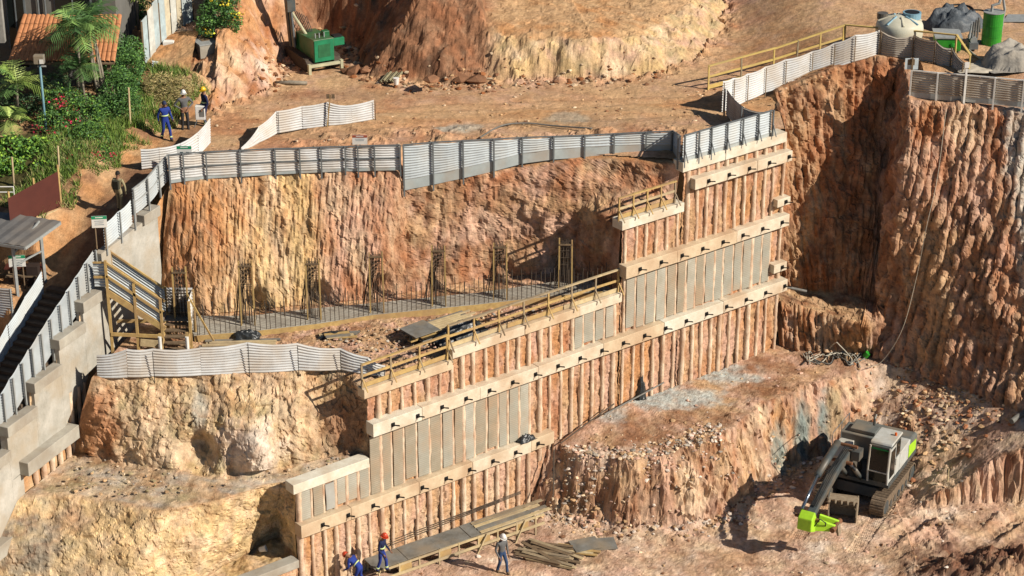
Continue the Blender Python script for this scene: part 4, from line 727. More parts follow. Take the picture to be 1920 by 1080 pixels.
for k, (px, py, tp) in enumerate(((343, 636, 502), (465, 612, 490), (589, 601, 486), (707, 588, 473), (823, 576, 462), (938, 563, 455), (1060, 548, 450))):
    b0 = G(px, py, 8.32) + np.array([0, .1, 0]); h = ztop(b0, tp) - b0[2]
    cg = thing("rebar_column_cage", "rebar bundle hung between two timber posts, " + order[k], "rebar cage", b0, "rebar cages standing along the footing slab")
    lx = .27
    for sx in (-1, 1): MB().bar(b0 + np.array([sx * lx, 0, -.02]), b0 + np.array([sx * (lx - .01), .05, h + random.uniform(-.08, .12)]), .055, .07, up=(0, 1, 0)).build("post", TIMBER, cg)
    MB().bar(b0 + np.array([-lx, .02, h - .22]), b0 + np.array([lx, .02, h - .22]), .05, .06).build("crossbar", TIMBER3, cg)
    if k == 0: MB().bar(b0 + np.array([lx, 0, h * .62]), b0 + np.array([lx + .95, -.2, -.02]), .04, .07).build("brace", TIMBER, cg)
    for j in range(8):
        x = -lx + .06 + j * (2 * lx - .12) / 7; y = .06 + .12 * (j % 2)
        MB().tube([b0 + np.array([x, y, h - .12 + random.uniform(-.1, .15)]), b0 + np.array([x * 1.0, y + .05, h * .6]), b0 + np.array([x * (1 + .3 * random.random()), y + .12, -.02])], .016, 5).build("rebar", REBAR, cg)
    for j in range(8):                             # loose bars leaning out to the back left
        MB().tube([b0 + np.array([-lx + .06 + j * .06, .06, h - .14]), b0 + np.array([-lx - .12 + j * .03, .25, h * .5]), b0 + np.array([-.62 + .07 * j + random.uniform(-.05, .05), .55, -.02])], .016, 5).build("rebar", REBAR, cg)
    for j in range(4):
        z = h - .2 - j * .3; MB().tube([b0 + np.array(q) for q in ((-lx + .03, .04, z), (lx - .03, .04, z), (lx - .03, .22, z), (-lx + .03, .22, z), (-lx + .03, .04, z))], .010, 4).build("stirrup", REBAR, cg)
def plank_pile(name, label, cat, c0, n, L, ang, spread, m, w_=.16, th=.04, layers=3, jitter=.12, group=None, zf=None):
    c0 = np.array(c0, float); root = thing(name, label, cat, c0, group)
    for k in range(n):
        ly = k % layers; a_ = ang + random.uniform(-jitter, jitter); d_ = np.array([math.cos(a_), math.sin(a_), 0]); nn = np.array([-d_[1], d_[0], 0])
        c1 = c0 + nn * ((k // layers) - n / layers / 2 + .5) * spread + d_ * random.uniform(-.3, .3) + up * (th * .5 + ly * (th + .004)); l_ = L * random.uniform(.75, 1.05)
        MB().bar(c1 - d_ * l_ / 2, c1 + d_ * l_ / 2 + up * random.uniform(-.01, .02), w_, th).build("plank", m if not isinstance(m, (list, tuple)) else random.choice(m), root)
    return root
def tarp(name, label, cat, c0, size, ang, m=PLASTIC, seed=0., h=.4, pw=2.5, rough=1.):
    c0 = np.array(c0, float); n = 26; u_, v_ = np.meshgrid(np.linspace(-1, 1, n), np.linspace(-1, 1, n), indexing='ij')
    rr = (np.abs(u_) ** pw + np.abs(v_) ** pw) ** (1 / pw); z = h * np.clip(1 - rr ** 2.2, 0, 1) ** .6 * (1 + .5 * fbm(np.stack([u_, v_, u_ * 0 + seed], -1), 1.6, 3, .55, seed)) + .03 + .03 * np.abs(fbm(np.stack([u_, v_, u_ * 0 + seed], -1), 4., 2, .5, seed + 3))
    x = u_ * size[0] / 2 * (1 + .2 * fbm(np.stack([v_, u_, u_ * 0], -1), 1.5, 2, .5, seed + 5)); y = v_ * size[1] / 2 * (1 + .2 * fbm(np.stack([v_, u_, u_ * 0], -1), 1.5, 2, .5, seed + 7))
    z = z * (1 + rough * .22 * facet(np.stack([u_, v_, u_ * 0 + seed], -1), 2.6, seed) + rough * .10 * facet(np.stack([u_, v_, u_ * 0 + seed], -1), 6., seed)); z = np.where(rr > .98, 0., z); Pt = np.stack([c0[0] + x * math.cos(ang) - y * math.sin(ang), c0[1] + x * math.sin(ang) + y * math.cos(ang), c0[2] + z], -1)
    o = MB().grid(Pt).build(name, m, None, smooth=True); return tag(o, label, cat)
WA = math.atan2(WU[1], WU[0])
# stacked boards under black plastic beside the handrail
st = thing("timber_stack", "stack of boards on bearers beside the long yellow handrail", "timber stack", G(830, 612, 8.2))
c0 = G(828, 620, 8.15)
for k in (-.9, .9): MB().bar(c0 + WU * k - WN * .6 + up * .06, c0 + WU * k + WN * .6 + up * .06, .1, .1).build("bearer", TIMBER3, st)
for ly in range(3):
    for j in range(5):
        o_ = -.5 + j * .25; L_ = random.uniform(1.15, 1.6); MB().bar(c0 + WN * o_ + up * (.14 + ly * .05) - WU * L_ + WU * random.uniform(-.2, .2), c0 + WN * o_ + up * (.14 + ly * .05) + WU * L_, .22, .045).build("plank", random.choice((PLY, TIMBER2, TIMBER)), st)
for j in range(6): MB().bar(c0 + WN * (-.35 + j * .14) + up * (.32 + .02 * (j % 3)) - WU * random.uniform(.7, 1.2), c0 + WN * (-.3 + j * .15) + up * (.32 + .03 * (j % 2)) + WU * random.uniform(1.0, 2.0), .09, .05).build("plank", TIMBER2, st)
MB().prism([c0 + WU * -1.7 - WN * .5 + up * .38, c0 + WU * -.5 - WN * .55 + up * .40, c0 + WU * -.5 + WN * .6 + up * .40, c0 + WU * -1.7 + WN * .6 + up * .38], up * .03).build("plywood_sheet", PLY, st)
tarp("black_plastic_bundle", "crumpled black plastic bundle lying against the long yellow handrail", "plastic sheet", G(862, 628, 8.2) , (2.3, 1.0), WA, seed=2., h=.42)
tarp("black_plastic_bundle", "dark plastic heap at the left foot of the stacked boards", "plastic sheet", G(795, 630, 8.2), (1.2, .7), WA, seed=4., h=.3)
tarp("black_plastic_bag", "dark plastic bag lying beside the wooden stairs", "bag", G(462, 632, 8.2), (1.1, .5), .1, seed=6., h=.22)
plank_pile("board_pile", "small heap of short boards on dark plastic in the middle of the terrace", "board pile", G(637, 630, 8.2), 8, 1.2, .35, .2, [TIMBER2, PLY, TIMBER], jitter=.25)
tarp("black_plastic_scrap", "scrap of black plastic poking out from under the small board heap", "plastic sheet", G(628, 628, 8.2), (1.3, .5), .2, seed=8., h=.1)
plank_pile("long_board_pile", "long pale boards lying just behind the wavy white sheet", "board pile", G(445, 645, 8.15), 5, 3.0, .05, .24, [TIMBER2, PLY], layers=2, jitter=.03)

# ================================================================ WOODEN STAIRS
stw = thing("wooden_stairs", "wooden site stairs with corrugated side panels beside the tall concrete wall", "stairs", G(255, 655, 8.1))
ys_ = 75.25; xl, xm, xr = -15.62, -13.62, -12.55; zt, zmid = 10.7, 9.2; yb = 76.3
for x, y, z1 in ((xl, ys_, 11.95), (xl, yb, 11.95), (-14.6, ys_, 11.0), (xm, ys_, 10.35), (xm, yb + .2, 10.3), (xr, ys_ + .15, 10.15), (xr, yb + .25, 10.15), (xm + .02, ys_ - .75, 9.2), (xr, ys_ - .75, 9.25)):
    MB().bar((x, y, 8.0), (x, y, z1), .10, .09, up=(0, 1, 0)).build("post", TIMBER, stw)
for y in (ys_, yb): MB().bar((xl, y, zt - .1), (xm + .1, y, zmid - .15), .06, .24).build("stringer", TIMBER, stw)
for k in range(8):
    t = (k + .5) / 8; MB().box((xl + (xm - xl) * t, (ys_ + yb) / 2, zt + (zmid - zt) * t - .02), (.27, yb - ys_ - .08, .04)).build("tread", PLY, stw)
for y, f_ in ((ys_, 1.), (yb, 1.)):
    MB().bar((xl, y, zt + 1.18), (xm, y, zmid + 1.12), .07, .07).build("handrail", TIMBER, stw); MB().bar((xl, y - .03, zt + .62), (xm, y - .03, zmid + .56), .03, .10).build("rail", TIMBER, stw)
    MB().grid(corrug(np.array([xl, y + .05, zt + .08]), np.array([xm, y + .05, zmid + .05]), np.array([xm, y + .05, zmid + 1.1]), np.array([xl, y + .05, zt + 1.15]), 8, .04, np.array([0, -1., 0]))).build("corrugated_sheet", SHEETB, stw)
MB().grid(corrug(np.array([xl - .5, ys_ + .1, zt + .1]), np.array([xl, ys_ + .1, zt + .1]), np.array([xl, ys_ + .1, zt + 1.1]), np.array([xl - .5, ys_ + .1, zt + 1.1]), 8, .04, np.array([0, -1., 0]))).build("corrugated_sheet", SHEETB, stw)
MB().bar((xl - .5, ys_ + .04, zt + 1.15), (xl, ys_ + .04, zt + 1.15), .06, .06).build("handrail", TIMBER, stw); MB().bar((xl - .5, ys_ + .02, zt + .55), (xl, ys_ + .02, zt + .55), .03, .10).build("rail", TIMBER, stw)
MB().box(((xm + xr) / 2, yb - .1, zmid - .05), (xr - xm, .8, .05)).build("landing", PLY, stw)
MB().grid(corrug(np.array([xm, yb + .22, zmid]), np.array([xr, yb + .22, zmid]), np.array([xr, yb + .22, zmid + 1.05]), np.array([xm, yb + .22, zmid + 1.05]), 8, .04, np.array([0, -1., 0]))).build("corrugated_sheet", SHEET, stw)
MB().grid(corrug(np.array([xr - .03, ys_ + .15, 8.9]), np.array([xr - .03, yb + .2, 8.9]), np.array([xr - .03, yb + .2, 10.15]), np.array([xr - .03, ys_ + .15, 10.15]), 8, .04, np.array([-1., 0, 0]))).build("corrugated_sheet", SHEET, stw)
for k in range(6):
    t = k / 6; MB().box(((xm + xr) / 2, yb - .55 - k * .22, zmid - .16 - k * .17), (xr - xm - .12, .23, .05)).build("tread", TIMBER3, stw)
for x in (xm + .04, xr - .04): MB().bar((x, yb - .4, zmid - .15), (x, ys_ - .85, 8.05), .05, .2).build("stringer", TIMBER, stw)
for x in (xm + .02, xr): MB().tube([(x, ys_ - .82, 8.05), (x, ys_ - .82, 9.1)], .07, 8).build("wrapped_post", WHITE, stw)
MB().bar((xl, ys_ - .05, 8.85), (xm, ys_ - .05, 8.75), .05, .14).build("cross_brace", TIMBER, stw); MB().bar((xl, yb, 8.9), (xm, yb, 8.9), .05, .14).build("cross_brace", TIMBER, stw)
MB().bar((-14.5, ys_ - .06, 8.5), (xm - .1, ys_ - .06, 8.42), .03, .3).build("board", TIMBER2, stw)

# ================================================================ OUTDOOR STAIRS AND SHELTER
so = thing("outdoor_stairs", "dark wooden flight of outdoor stairs between two sheet parapets at the left edge", "stairs", V(8, 7, -1.8))
for k in range(26):
    s = 4.9 + k * .30; z = 10.4 - k * .159
    q = [V(s, z, -2.35), V(s + .32, z, -2.35), V(s + .32, z, -.5), V(s, z, -.5)]; MB().prism([x - up * .24 for x in q], up * .24).build("step", mat("stair_earth", (.17, .12, .085), (.11, .08, .055), .95, 5., .02), so)
    MB().bar(V(s + .33, z - .07, -2.3), V(s + .33, z - .07, -.52), .03, .12).build("riser", mat("stair_riser", (.10, .065, .045), (.07, .045, .03), .9, 5.), so)
sh = thing("shelter", "open shelter with grey sheet roof and pale steel frame at the left edge", "shelter", V(5.5, 10.4, -5))
zr0, zr1 = 12.6, 12.95
fl, fr2, bl, br = V(6.6, zr0, -8.2), V(6.35, zr0, -2.3), V(4.6, zr1, -8.2), V(4.35, zr1, -2.0)
n = 24; Pg = np.array([[lerp(lerp(fl, fr2, i / n), lerp(bl, br, i / n), j / 3) + up * (.03 * (i % 2)) for j in range(4)] for i in range(n + 1)]); MB().grid(Pg).build("roof_sheet", ROOFG, sh)
for a_, b_ in ((fl, fr2), (bl, br), (fr2, br)): MB().bar(a_ - up * .07, b_ - up * .07, .06, .11).build("roof_beam", STEELL, sh)
for s, d_, z in ((6.3, 2.9, zr0 - .1), (4.75, 2.7, zr1 - .15), (6.3, 6., zr0 - .1), (4.75, 6., zr1 - .15)): MB().bar(V(s, 10.3, -d_), V(s, z, -d_), .11, .11).build("post", STEELL, sh)
MB().bar(V(6.3, 11.7, -2.9), V(4.75, 11.75, -2.7), .05, .06).build("rail", STEELL, sh); MB().bar(V(6.3, 12.2, -2.9), V(4.75, 13.0, -2.7), .05, .08).build("brace", STEELL, sh)
tb = thing("bench_table", "small dark red bench and table under the shelter roof", "bench", V(4.9, 10.45, -3.6))
MB().box(V(4.9, 11.0, -3.5), (1.5, .5, .06)).build("table_top", MAROON, tb); MB().box(V(5.4, 10.85, -3.3), (1.2, .3, .05)).build("seat", TIMBER3, tb)
for x in (-.6, .6):
    for y in (-.18, .18): MB().bar(V(4.9, 10.45, -3.5) + np.array([x, y, 0]), V(4.9, 11.0, -3.5) + np.array([x, y, 0]), .06, .06).build("leg", TIMBER3, tb)
MB().box(V(5.1, 10.85, -2.95), (.45, .45, .8)).build("bin", mat("dark_bin", (.04, .025, .02)), tb)
# maroon sheet fence on the bank and the pale wall below it
mf = thing("maroon_sheet_fence", "plain maroon sheet fence leaning on the bank above the shelter", "fence", G(70, 400, 12.6))
r0, r1 = G(113, 388, 12.65), G(20, 424, 12.65); tA, tB = ztop(r0, 322), ztop(r1, 372)
MB().prism([r0, r1, np.array([r1[0], r1[1], tB]), np.array([r0[0], r0[1], tA])], (.02, .04, 0)).build("sheet", MAROON, mf)
for t in (0, .5, 1): q = lerp(r0, r1, t); MB().bar(q + np.array([.02, .1, -.3]), np.array([q[0] + .02, q[1] + .1, tA + (tB - tA) * t + .25]), .07, .07).build("post", TIMBER, mf)
for t0, t1 in ((.0, .3), (.32, .62), (.64, .98)): MB().bar(lerp(r0, r1, t0) - up * .3, lerp(r0, r1, t1) - up * .3, .05, .5).build("board", TIMBER2, mf)
wg = thing("white_tube_gate", "white tubular frame at the left edge in front of the bright green shrub", "frame", G(10, 375, 12.7))
q0 = G(-30, 380, 12.7); q1 = G(28, 380, 12.7)
for z in (.45, .68): MB().tube([q0 + up * z, q1 + up * z], .025, 6).build("tube", WHITE, wg)
MB().tube([q1 + up * .7, q1 + up * -.1], .025, 6).build("tube", WHITE, wg)

# ================================================================ SIGNS
def sign(name, label, c0, w_, h, top=SIGNG, lines=3, post=None, yaw=0., marks=0, icon=False):
    c0 = np.array(c0, float); root = thing(name, label, "sign", c0 - up * (post or .4)); M = np.array([[math.cos(yaw), -math.sin(yaw), 0], [math.sin(yaw), math.cos(yaw), 0], [0, 0, 1]]); fx = M @ np.array([0, -1, 0]); rx = M @ np.array([1, 0, 0])
    MB().box(c0 + up * h / 2, (w_, .02, h), M).build("board", WHITE, root)
    if top: MB().box(c0 + up * (h * .87) + fx * .014, (w_, .008, h * .26), M).build("header_band", top, root)
    for k in range(lines): MB().box(c0 + up * (h * (.58 - .16 * k)) + fx * .013, (w_ * (.62 - .06 * (k % 2)), .006, h * .055), M).build("print_line", SIGNT, root)
    if top:
        MB().box(c0 + up * (h * .88) + fx * .020, (w_ * .5, .004, h * .07), M).build("print_line", WHITE, root)
    if icon:
        for sx in (-.18, .22): MB().box(c0 + up * h * .35 + fx * .013 + rx * sx * w_, (w_ * .2, .006, h * .22), M).build("pictogram", mat("sign_icon", (.05, .09, .10)), root)
    for sx in (-.0,) if post and post < .9 else (-.3, .3):
        if post: MB().bar(c0 - up * post + rx * sx * w_ - fx * .03, c0 + up * h * .5 + rx * sx * w_ - fx * .03, .04, .04).build("post", TIMBER3, root)
    return root
sign("notice_sign", "green-headed white notice on the corner of the stair wall", V(4.5, 13.05, -.1), .58, .48, lines=3, post=.9, yaw=.1)
sign("notice_sign", "green-headed white notice under the edge of the grey shelter", G(33, 500, 11.35), .64, .48, lines=4, post=1.0, yaw=.1)
q = G(350, 318, 13.4); sign("notice_sign", "green-headed notice with two pictograms on the curved white sheet", np.array([q[0], q[1] - .3, ztop(q, 289)]), .60, .46, lines=0, post=.9, icon=True)
q = G(673, 300, 13.4) + np.array([0, .8, 0]); sign("notice_sign", "white notice with red header behind the cliff-top fence", np.array([q[0], q[1], ztop(q, 271)]), .62, .42, top=mat("sign_red", (.42, .10, .05)), lines=2, post=.8)
q = G(1703, 128, 14.9); MBq = thing("notice_sign", "pale blue framed notice on a timber stake in front of the dusty fence", "sign", G(1705, 176, 14.))
b0 = G(1704, 178, 14.05) + np.array([0, -.08, 0]); zt_ = ztop(b0, 108)
MB().box((b0[0], b0[1], zt_ - .28), (.58, .02, .5)).build("board", mat("pale_blue", (.62, .70, .74)), MBq); MB().box((b0[0] - .02, b0[1] - .015, zt_ - .2), (.3, .012, .26)).build("panel", TIMBER3, MBq); MB().bar(b0 - up * .5 + np.array([.02, -.06, 0]), np.array([b0[0] + .02, b0[1] - .06, zt_]), .07, .06, up=(0, 1, 0)).build("stake", TIMBER3, MBq)
b0 = G(1805, 190, 14.0) + np.array([.0, -.2, 0]); sp = thing("white_post", "white square post with a small white plate beside the spur fence", "post", b0)
MB().bar(b0, np.array([b0[0], b0[1], ztop(b0, 120)]), .08, .08, up=(0, 1, 0)).build("post", WHITE, sp); MB().box((b0[0], b0[1] - .06, ztop(b0, 121)), (.2, .02, .26)).build("plate", WHITE, sp)
b0 = G(614, 237, 13.4) + np.array([0, -.1, 0]); sp = thing("stake_sign", "brown double-plate marker on a yellow stake by the bent white sheet", "sign", b0)
MB().bar(b0, np.array([b0[0] + .18, b0[1], ztop(b0, 178)]), .05, .05, up=(0, 1, 0)).build("stake", TIMBER, sp)
for sx in (.08, .30): MB().box((b0[0] + sx, b0[1] - .04, ztop(b0, 180)), (.14, .02, .20)).build("plate", TIMBER3, sp)

# ================================================================ WORK PLATFORM AT THE WALL FOOT
pl = thing("plywood_ramp", "long plywood ramp on yellow timber trestles at the foot of the piled wall", "ramp", G(860, 1040, 0))
A_ = G(705, 1072, .55); B_ = G(1020, 962, .95); L_ = np.linalg.norm(B_ - A_); du = (B_ - A_) / L_; dn = np.cross(du, up); dn /= np.linalg.norm(dn)
for k in range(5):
    p0, p1 = A_ + du * (k * L_ / 5 * .93), A_ + du * ((k + 1) * L_ / 5 * .93 - .02); z = up * (.02 * (k % 2) + random.uniform(0, .02))
    MB().prism([p0 - dn * .02 + z, p1 - dn * .02 + z, p1 - dn * 1.02 + z, p0 - dn * 1.02 + z], up * .03).build("plywood_sheet", PLY, pl)
for k in range(4): MB().bar(A_ + du * (L_ * .62) - dn * (.1 + .25 * k) + up * .06, B_ + du * random.uniform(.1, .5) - dn * (.1 + .25 * k) + up * .06, .16, .04).build("plank", random.choice((TIMBER2, TIMBER4, PLY)), pl)
for o_ in (.0, -1.0): MB().bar(A_ + dn * o_ - up * .05, B_ + dn * o_ - up * .05, .05, .09).build("bearer", TIMBER2, pl)
MB().bar(A_ + dn * .05 - up * .42, B_ + dn * .05 - up * .42, .04, .12).build("rail", TIMBER2, pl)
for k in range(9):
    p = A_ + du * (L_ * (k + .15) / 8.6)
    for o_ in (.0, -1.0): MB().bar(np.array([p[0], p[1], -.1]) + dn * o_, p + dn * o_, .06, .06).build("leg", TIMBER2, pl)
    MB().bar(p - up * .1, p - dn * 1.0 - up * .1, .05, .10).build("crosspiece", TIMBER3, pl)
    if k % 2: MB().bar(p - up * .22 - dn * .02, p - dn * .02 + du * .55 - up * .22, .03, .40).build("side_board", TIMBER, pl)
for k in (5, 7): p = A_ + du * (L_ * k / 8.6); MB().bar(np.array([p[0], p[1], 0]) + dn * .12, p + du * .5 + dn * .06, .05, .06).build("brace", TIMBER2, pl)
for k in range(3): MB().tube([A_ - dn * (1.1 + .07 * k) + up * (.12 + .08 * k) + du * k * .4, A_ + du * L_ * .5 - dn * (1.15 + .05 * k) + up * (.30 + .05 * k), A_ + du * L_ * .95 - dn * 1.2 + up * (.45 + .05 * k)], .018, 5).build("rebar", REBAR, pl)
def gz(px, py): q = G(px, py, 0.); return np.array([q[0], q[1], pit_z(q[0], q[1])])
plank_pile("scrap_timber_pile", "scattered heap of old planks on the pit floor beside the ramp", "board pile", gz(1030, 1045) + up * .02, 24, 2.2, -.45, .18, [TIMBER3, TIMBER4, TIMBER3, TIMBER2], jitter=.42, layers=3)
plank_pile("scrap_timber_pile", "yellow boards pointing right beside the grey plywood sheets", "board pile", gz(1075, 1035) + up * .02, 6, 1.9, -.15, .2, [TIMBER2, TIMBER], jitter=.18, layers=2)
pp = thing("plywood_offcuts", "two overlapping grey plywood sheets lying on the pit floor", "plywood", gz(1115, 1026))
for (x, y, a_, z) in ((1098, 1028, .35, .06), (1128, 1025, .15, .09)):
    q = gz(x, y) + up * z; M = np.array([[math.cos(a_), -math.sin(a_), 0], [math.sin(a_), math.cos(a_), 0], [0, 0, 1]]); MB().box(q + up * .05, (1.15, .9, .03), M).build("plywood_sheet", PLY, pp)
bk = gz(0, 0); q = G(492, 1036, 1.55); bkt = thing("white_bucket", "small white bucket tipped over on the ledge at the wall's left end", "bucket", q)
MB().tube([q + np.array([-.1, 0, .12]), q + np.array([.14, -.02, .2])], [.10, .13], 14).build("body", WHITE, bkt, smooth=False); MB().tube([q + np.array([.14, -.02, .2]), q + np.array([.16, -.02, .207])], [.14, .14], 14).build("rim", WHITE, bkt)
# black scraps hanging on the walers
q = W(11.0, 3.32, .2); tarp("black_plastic_scrap", "black plastic scrap lying on the lower waler beam near its end", "plastic sheet", q, (.85, .4), WA, seed=12., h=.16)
q = G(1200, 745, 3.15); o = tarp("dark_board_scrap", "dark sheet propped against the wall foot beside the blue-grey mud", "sheet", q, (.5, .5), .3, seed=13., h=.8, pw=1.6)
# ================================================================ EXCAVATOR
class Loc:                                          # local frame: x right of the machine, y forward, z up
    def __init__(s, o, fwd): s.o = np.array(o, float); f_ = np.array([fwd[0], fwd[1], 0.]); f_ /= np.linalg.norm(f_); s.f = f_; s.r = np.array([f_[1], -f_[0], 0]); s.M = np.stack([s.r, s.f, np.array([0, 0, 1.])], 1)
    def __call__(s, x, y, z): return s.o + s.r * x + s.f * y + np.array([0, 0, z])
    def box(s, mb, c, size): return mb.box(s(*c), size, s.M)
    def prof(s, mb, pts, x0, x1): return mb.prism([s(x0, y, z) for y, z in pts], s.r * (x1 - x0))     # side profile (y,z) swept across x
o0 = np.array([14.85, 78.55, 0.]); o0[2] = pit_z(o0[0], o0[1]) + .02
E_ = Loc(o0, (-.47, -.88)); ex = thing("excavator", "dark grey and white crawler excavator with lime green attachment parked in the pit", "excavator", o0)
tl, tr_, th = 2.05, .42, .78
def track_loop(n=44):
    pts = []; r_ = th / 2
    L1 = 2 * (tl - r_); per = 2 * L1 + 2 * math.pi * r_
    for k in range(n):
        d_ = per * k / n
        if d_ < L1: pts.append((-(tl - r_) + d_, th, 0.))
        elif d_ < L1 + math.pi * r_: a_ = (d_ - L1) / r_; pts.append(((tl - r_) + math.sin(a_) * r_, r_ + math.cos(a_) * r_, -a_))
        elif d_ < 2 * L1 + math.pi * r_: pts.append(((tl - r_) - (d_ - L1 - math.pi * r_), 0., math.pi))
        else: a_ = (d_ - 2 * L1 - math.pi * r_) / r_; pts.append((-(tl - r_) - math.sin(a_) * r_, r_ - math.cos(a_) * r_, math.pi - a_))
    return pts
for sx in (-1.2, 1.2):
    tk = MB(); lp = track_loop(); E_.prof(tk, [(y * .985, .02 + z * .965) for y, z, _ in lp], sx - .24, sx + .24); tko = tk.build("track", TRACK, ex)
    for y, z, a_ in lp:
        m_ = MB(); d_ = E_.f * math.cos(a_) + up * math.sin(a_); nn = np.cross(E_.r, d_); m_.box(E_(sx, y, z), (.60, .235, .05), np.stack([E_.r, d_, nn], 1)); m_.box(E_(sx, y, z) + nn * .03, (.60, .035, .05), np.stack([E_.r, d_, nn], 1)); m_.build("track_shoe", TRACK, tko)
    for k in range(7):
        y = -1.45 + k * .48; MB().tube([E_(sx - .27, y, .22), E_(sx + .27, y, .22)], .15, 12).build("roller", EXC_D, tko)
    for y in (-(tl - .39), tl - .39): MB().tube([E_(sx - .28, y, .39), E_(sx + .28, y, .39)], .30, 16).build("sprocket", EXC_D, tko)
fr_m = MB(); E_.prof(fr_m, [(-1.1, .35), (1.1, .35), (1.0, .75), (-1.0, .75)], -1.0, 1.0); fr_m.build("undercarriage", EXC_D, ex); MB().tube([E_(0, 0, .7), E_(0, 0, 1.02)], .62, 24).build("slew_ring", EXC_D, ex)
# upper structure
bd = MB(); E_.prof(bd, [(-2.35, 1.0), (1.25, 1.0), (1.25, 1.18), (-2.35, 1.18)], -1.38, 1.38); bd.build("deck", EXC_D, ex, bevel=.02)
m_ = MB(); E_.prof(m_, [(-2.45, 1.12), (-1.45, 1.12), (-1.45, 2.0), (-2.3, 1.98), (-2.45, 1.8)], -1.36, 1.36); m_.build("counterweight", EXC_M, ex, bevel=.08)
m_ = MB(); E_.prof(m_, [(-1.44, 1.19), (-.15, 1.19), (-.15, 2.02), (-1.44, 2.06)], -1.36, -.40); sp_ = m_.build("side_panel", EXC_W, ex, bevel=.03)
m_ = MB(); E_.prof(m_, [(-2.2, 1.25), (-1.25, 1.25), (-1.25, 1.85), (-2.2, 1.72)], -1.378, -1.37); m_.build("lime_marking", LIME, sp_)
m_ = MB(); E_.prof(m_, [(-1.44, 1.19), (-.35, 1.19), (-.35, 2.28), (-1.3, 2.30), (-1.44, 2.1)], -.395, 1.36); hd = m_.build("engine_hood", EXC_M, ex, bevel=.04)
m_ = MB(); E_.prof(m_, [(-1.2, 2.3), (-.5, 2.3), (-.5, 2.46), (-1.15, 2.46)], -.1, 1.0); m_.build("hood_raise", EXC_M, hd, bevel=.03)
MB().tube([E_(.2, -1.25, 2.3), E_(.2, -1.25, 2.75), E_(.2, -1.4, 2.85)], .06, 10).build("exhaust", EXC_D, hd)
m_ = MB(); E_.prof(m_, [(-.345, 1.19), (.85, 1.19), (.85, 1.75), (-.345, 2.0)], .72, 1.36); tk_ = m_.build("fuel_tank", EXC_W, ex, bevel=.03)
for x, y in ((1.3, .8), (1.3, -.3), (1.3, -1.2)): MB().tube([E_(x, y, 1.75), E_(x, y, 2.75)], .018, 6).build("grab_rail", STEEL, ex)
MB().tube([E_(1.3, .8, 2.75), E_(1.3, -1.2, 2.75)], .018, 6).build("grab_rail", STEEL, ex)
# cab
cx0, cx1, cy0, cy1, cz0, cz1 = -1.36, -.42, -.30, 1.32, 1.16, 2.92
cab = MB(); E_.prof(cab, [(cy0 + .05, cz0), (cy1 - .06, cz0), (cy1, cz0 + .55), (cy1 - .14, cz1 - .1), (cy1 - .3, cz1 - .04), (cy0 + .05, cz1 - .04)], cx0 + .06, cx1 - .06); cabo = cab.build("cab", EXC_D, ex)
rf = MB(); E_.prof(rf, [(cy0, cz1 - .06), (cy1 - .20, cz1 - .06), (cy1 - .26, cz1 + .03), (cy0 + .05, cz1 + .04)], cx0, cx1); rfo = rf.build("cab_roof", EXC_W, cabo, bevel=.03)
MB().tube([E_(-1.2, .2, cz1 + .03), E_(-1.2, .2, cz1 + .16)], .05, 10).build("beacon", mat("orange_beacon", (.8, .15, .02)), rfo)
def qd(p, q, r_, s_, m, nm, par, t=.02): n_ = np.cross(np.array(q) - np.array(p), np.array(s_) - np.array(p)); n_ /= np.linalg.norm(n_); MB().prism([p, q, r_, s_], n_ * t).build(nm, m, par)
yF = lambda z: (cy1 - .06 + (z - cz0) / .55 * .06) if z < cz0 + .55 else cy1 - .14 * (z - cz0 - .55) / (cz1 - cz0 - .65)
qd(E_(cx0 + .1, yF(1.75) + .012, 1.75), E_(cx1 - .1, yF(1.75) + .012, 1.75), E_(cx1 - .1, yF(2.75) + .012, 2.75), E_(cx0 + .1, yF(2.75) + .012, 2.75), GLASS, "windscreen", cabo, .012)
qd(E_(cx0 + .1, yF(1.25) + .012, 1.25), E_(cx1 - .1, yF(1.25) + .012, 1.25), E_(cx1 - .1, yF(1.68) + .012, 1.68), E_(cx0 + .1, yF(1.68) + .012, 1.68), GLASS, "lower_windscreen", cabo, .012)
qd(E_(cx0 + .1, yF(2.68) + .03, 2.68), E_(cx1 - .1, yF(2.68) + .03, 2.68), E_(cx1 - .1, yF(2.74) + .03, 2.74), E_(cx0 + .1, yF(2.74) + .03, 2.74), mat("green_visor", (.02, .20, .05)), "sun_visor", cabo, .012)
for x in (cx0 + .05, cx1 - .05):
    MB().tube([E_(x, yF(1.2), 1.18), E_(x, yF(1.71), 1.71), E_(x, yF(2.8), 2.82)], .045, 8).build("pillar", EXC_W, cabo)
MB().bar(E_(cx0 + .05, yF(1.71) + .01, 1.715), E_(cx1 - .05, yF(1.71) + .01, 1.715), .04, .05).build("pillar", EXC_W, cabo)
xs_ = cx0 + .055
m_ = MB(); E_.prof(m_, [(.42, 1.22), (1.2, 1.22), (1.25, 1.7), (1.14, 2.72), (.42, 2.72)], xs_ - .03, xs_ - .01); dr_ = m_.build("door", EXC_W, cabo)
m_ = MB(); E_.prof(m_, [(.52, 1.38), (1.12, 1.38), (1.16, 1.7), (1.06, 2.62), (.52, 2.62)], xs_ - .042, xs_ - .032); m_.build("door_glass", GLASS, dr_); MB().tube([E_(xs_ - .06, .48, 1.75), E_(xs_ - .06, .48, 2.05)], .015, 6).build("door_handle", EXC_D, dr_)
m_ = MB(); E_.prof(m_, [(-.22, 1.2), (.39, 1.2), (.39, 2.0), (-.22, 2.0)], xs_ - .03, xs_ - .01); m_.build("lower_panel", EXC_W, cabo)
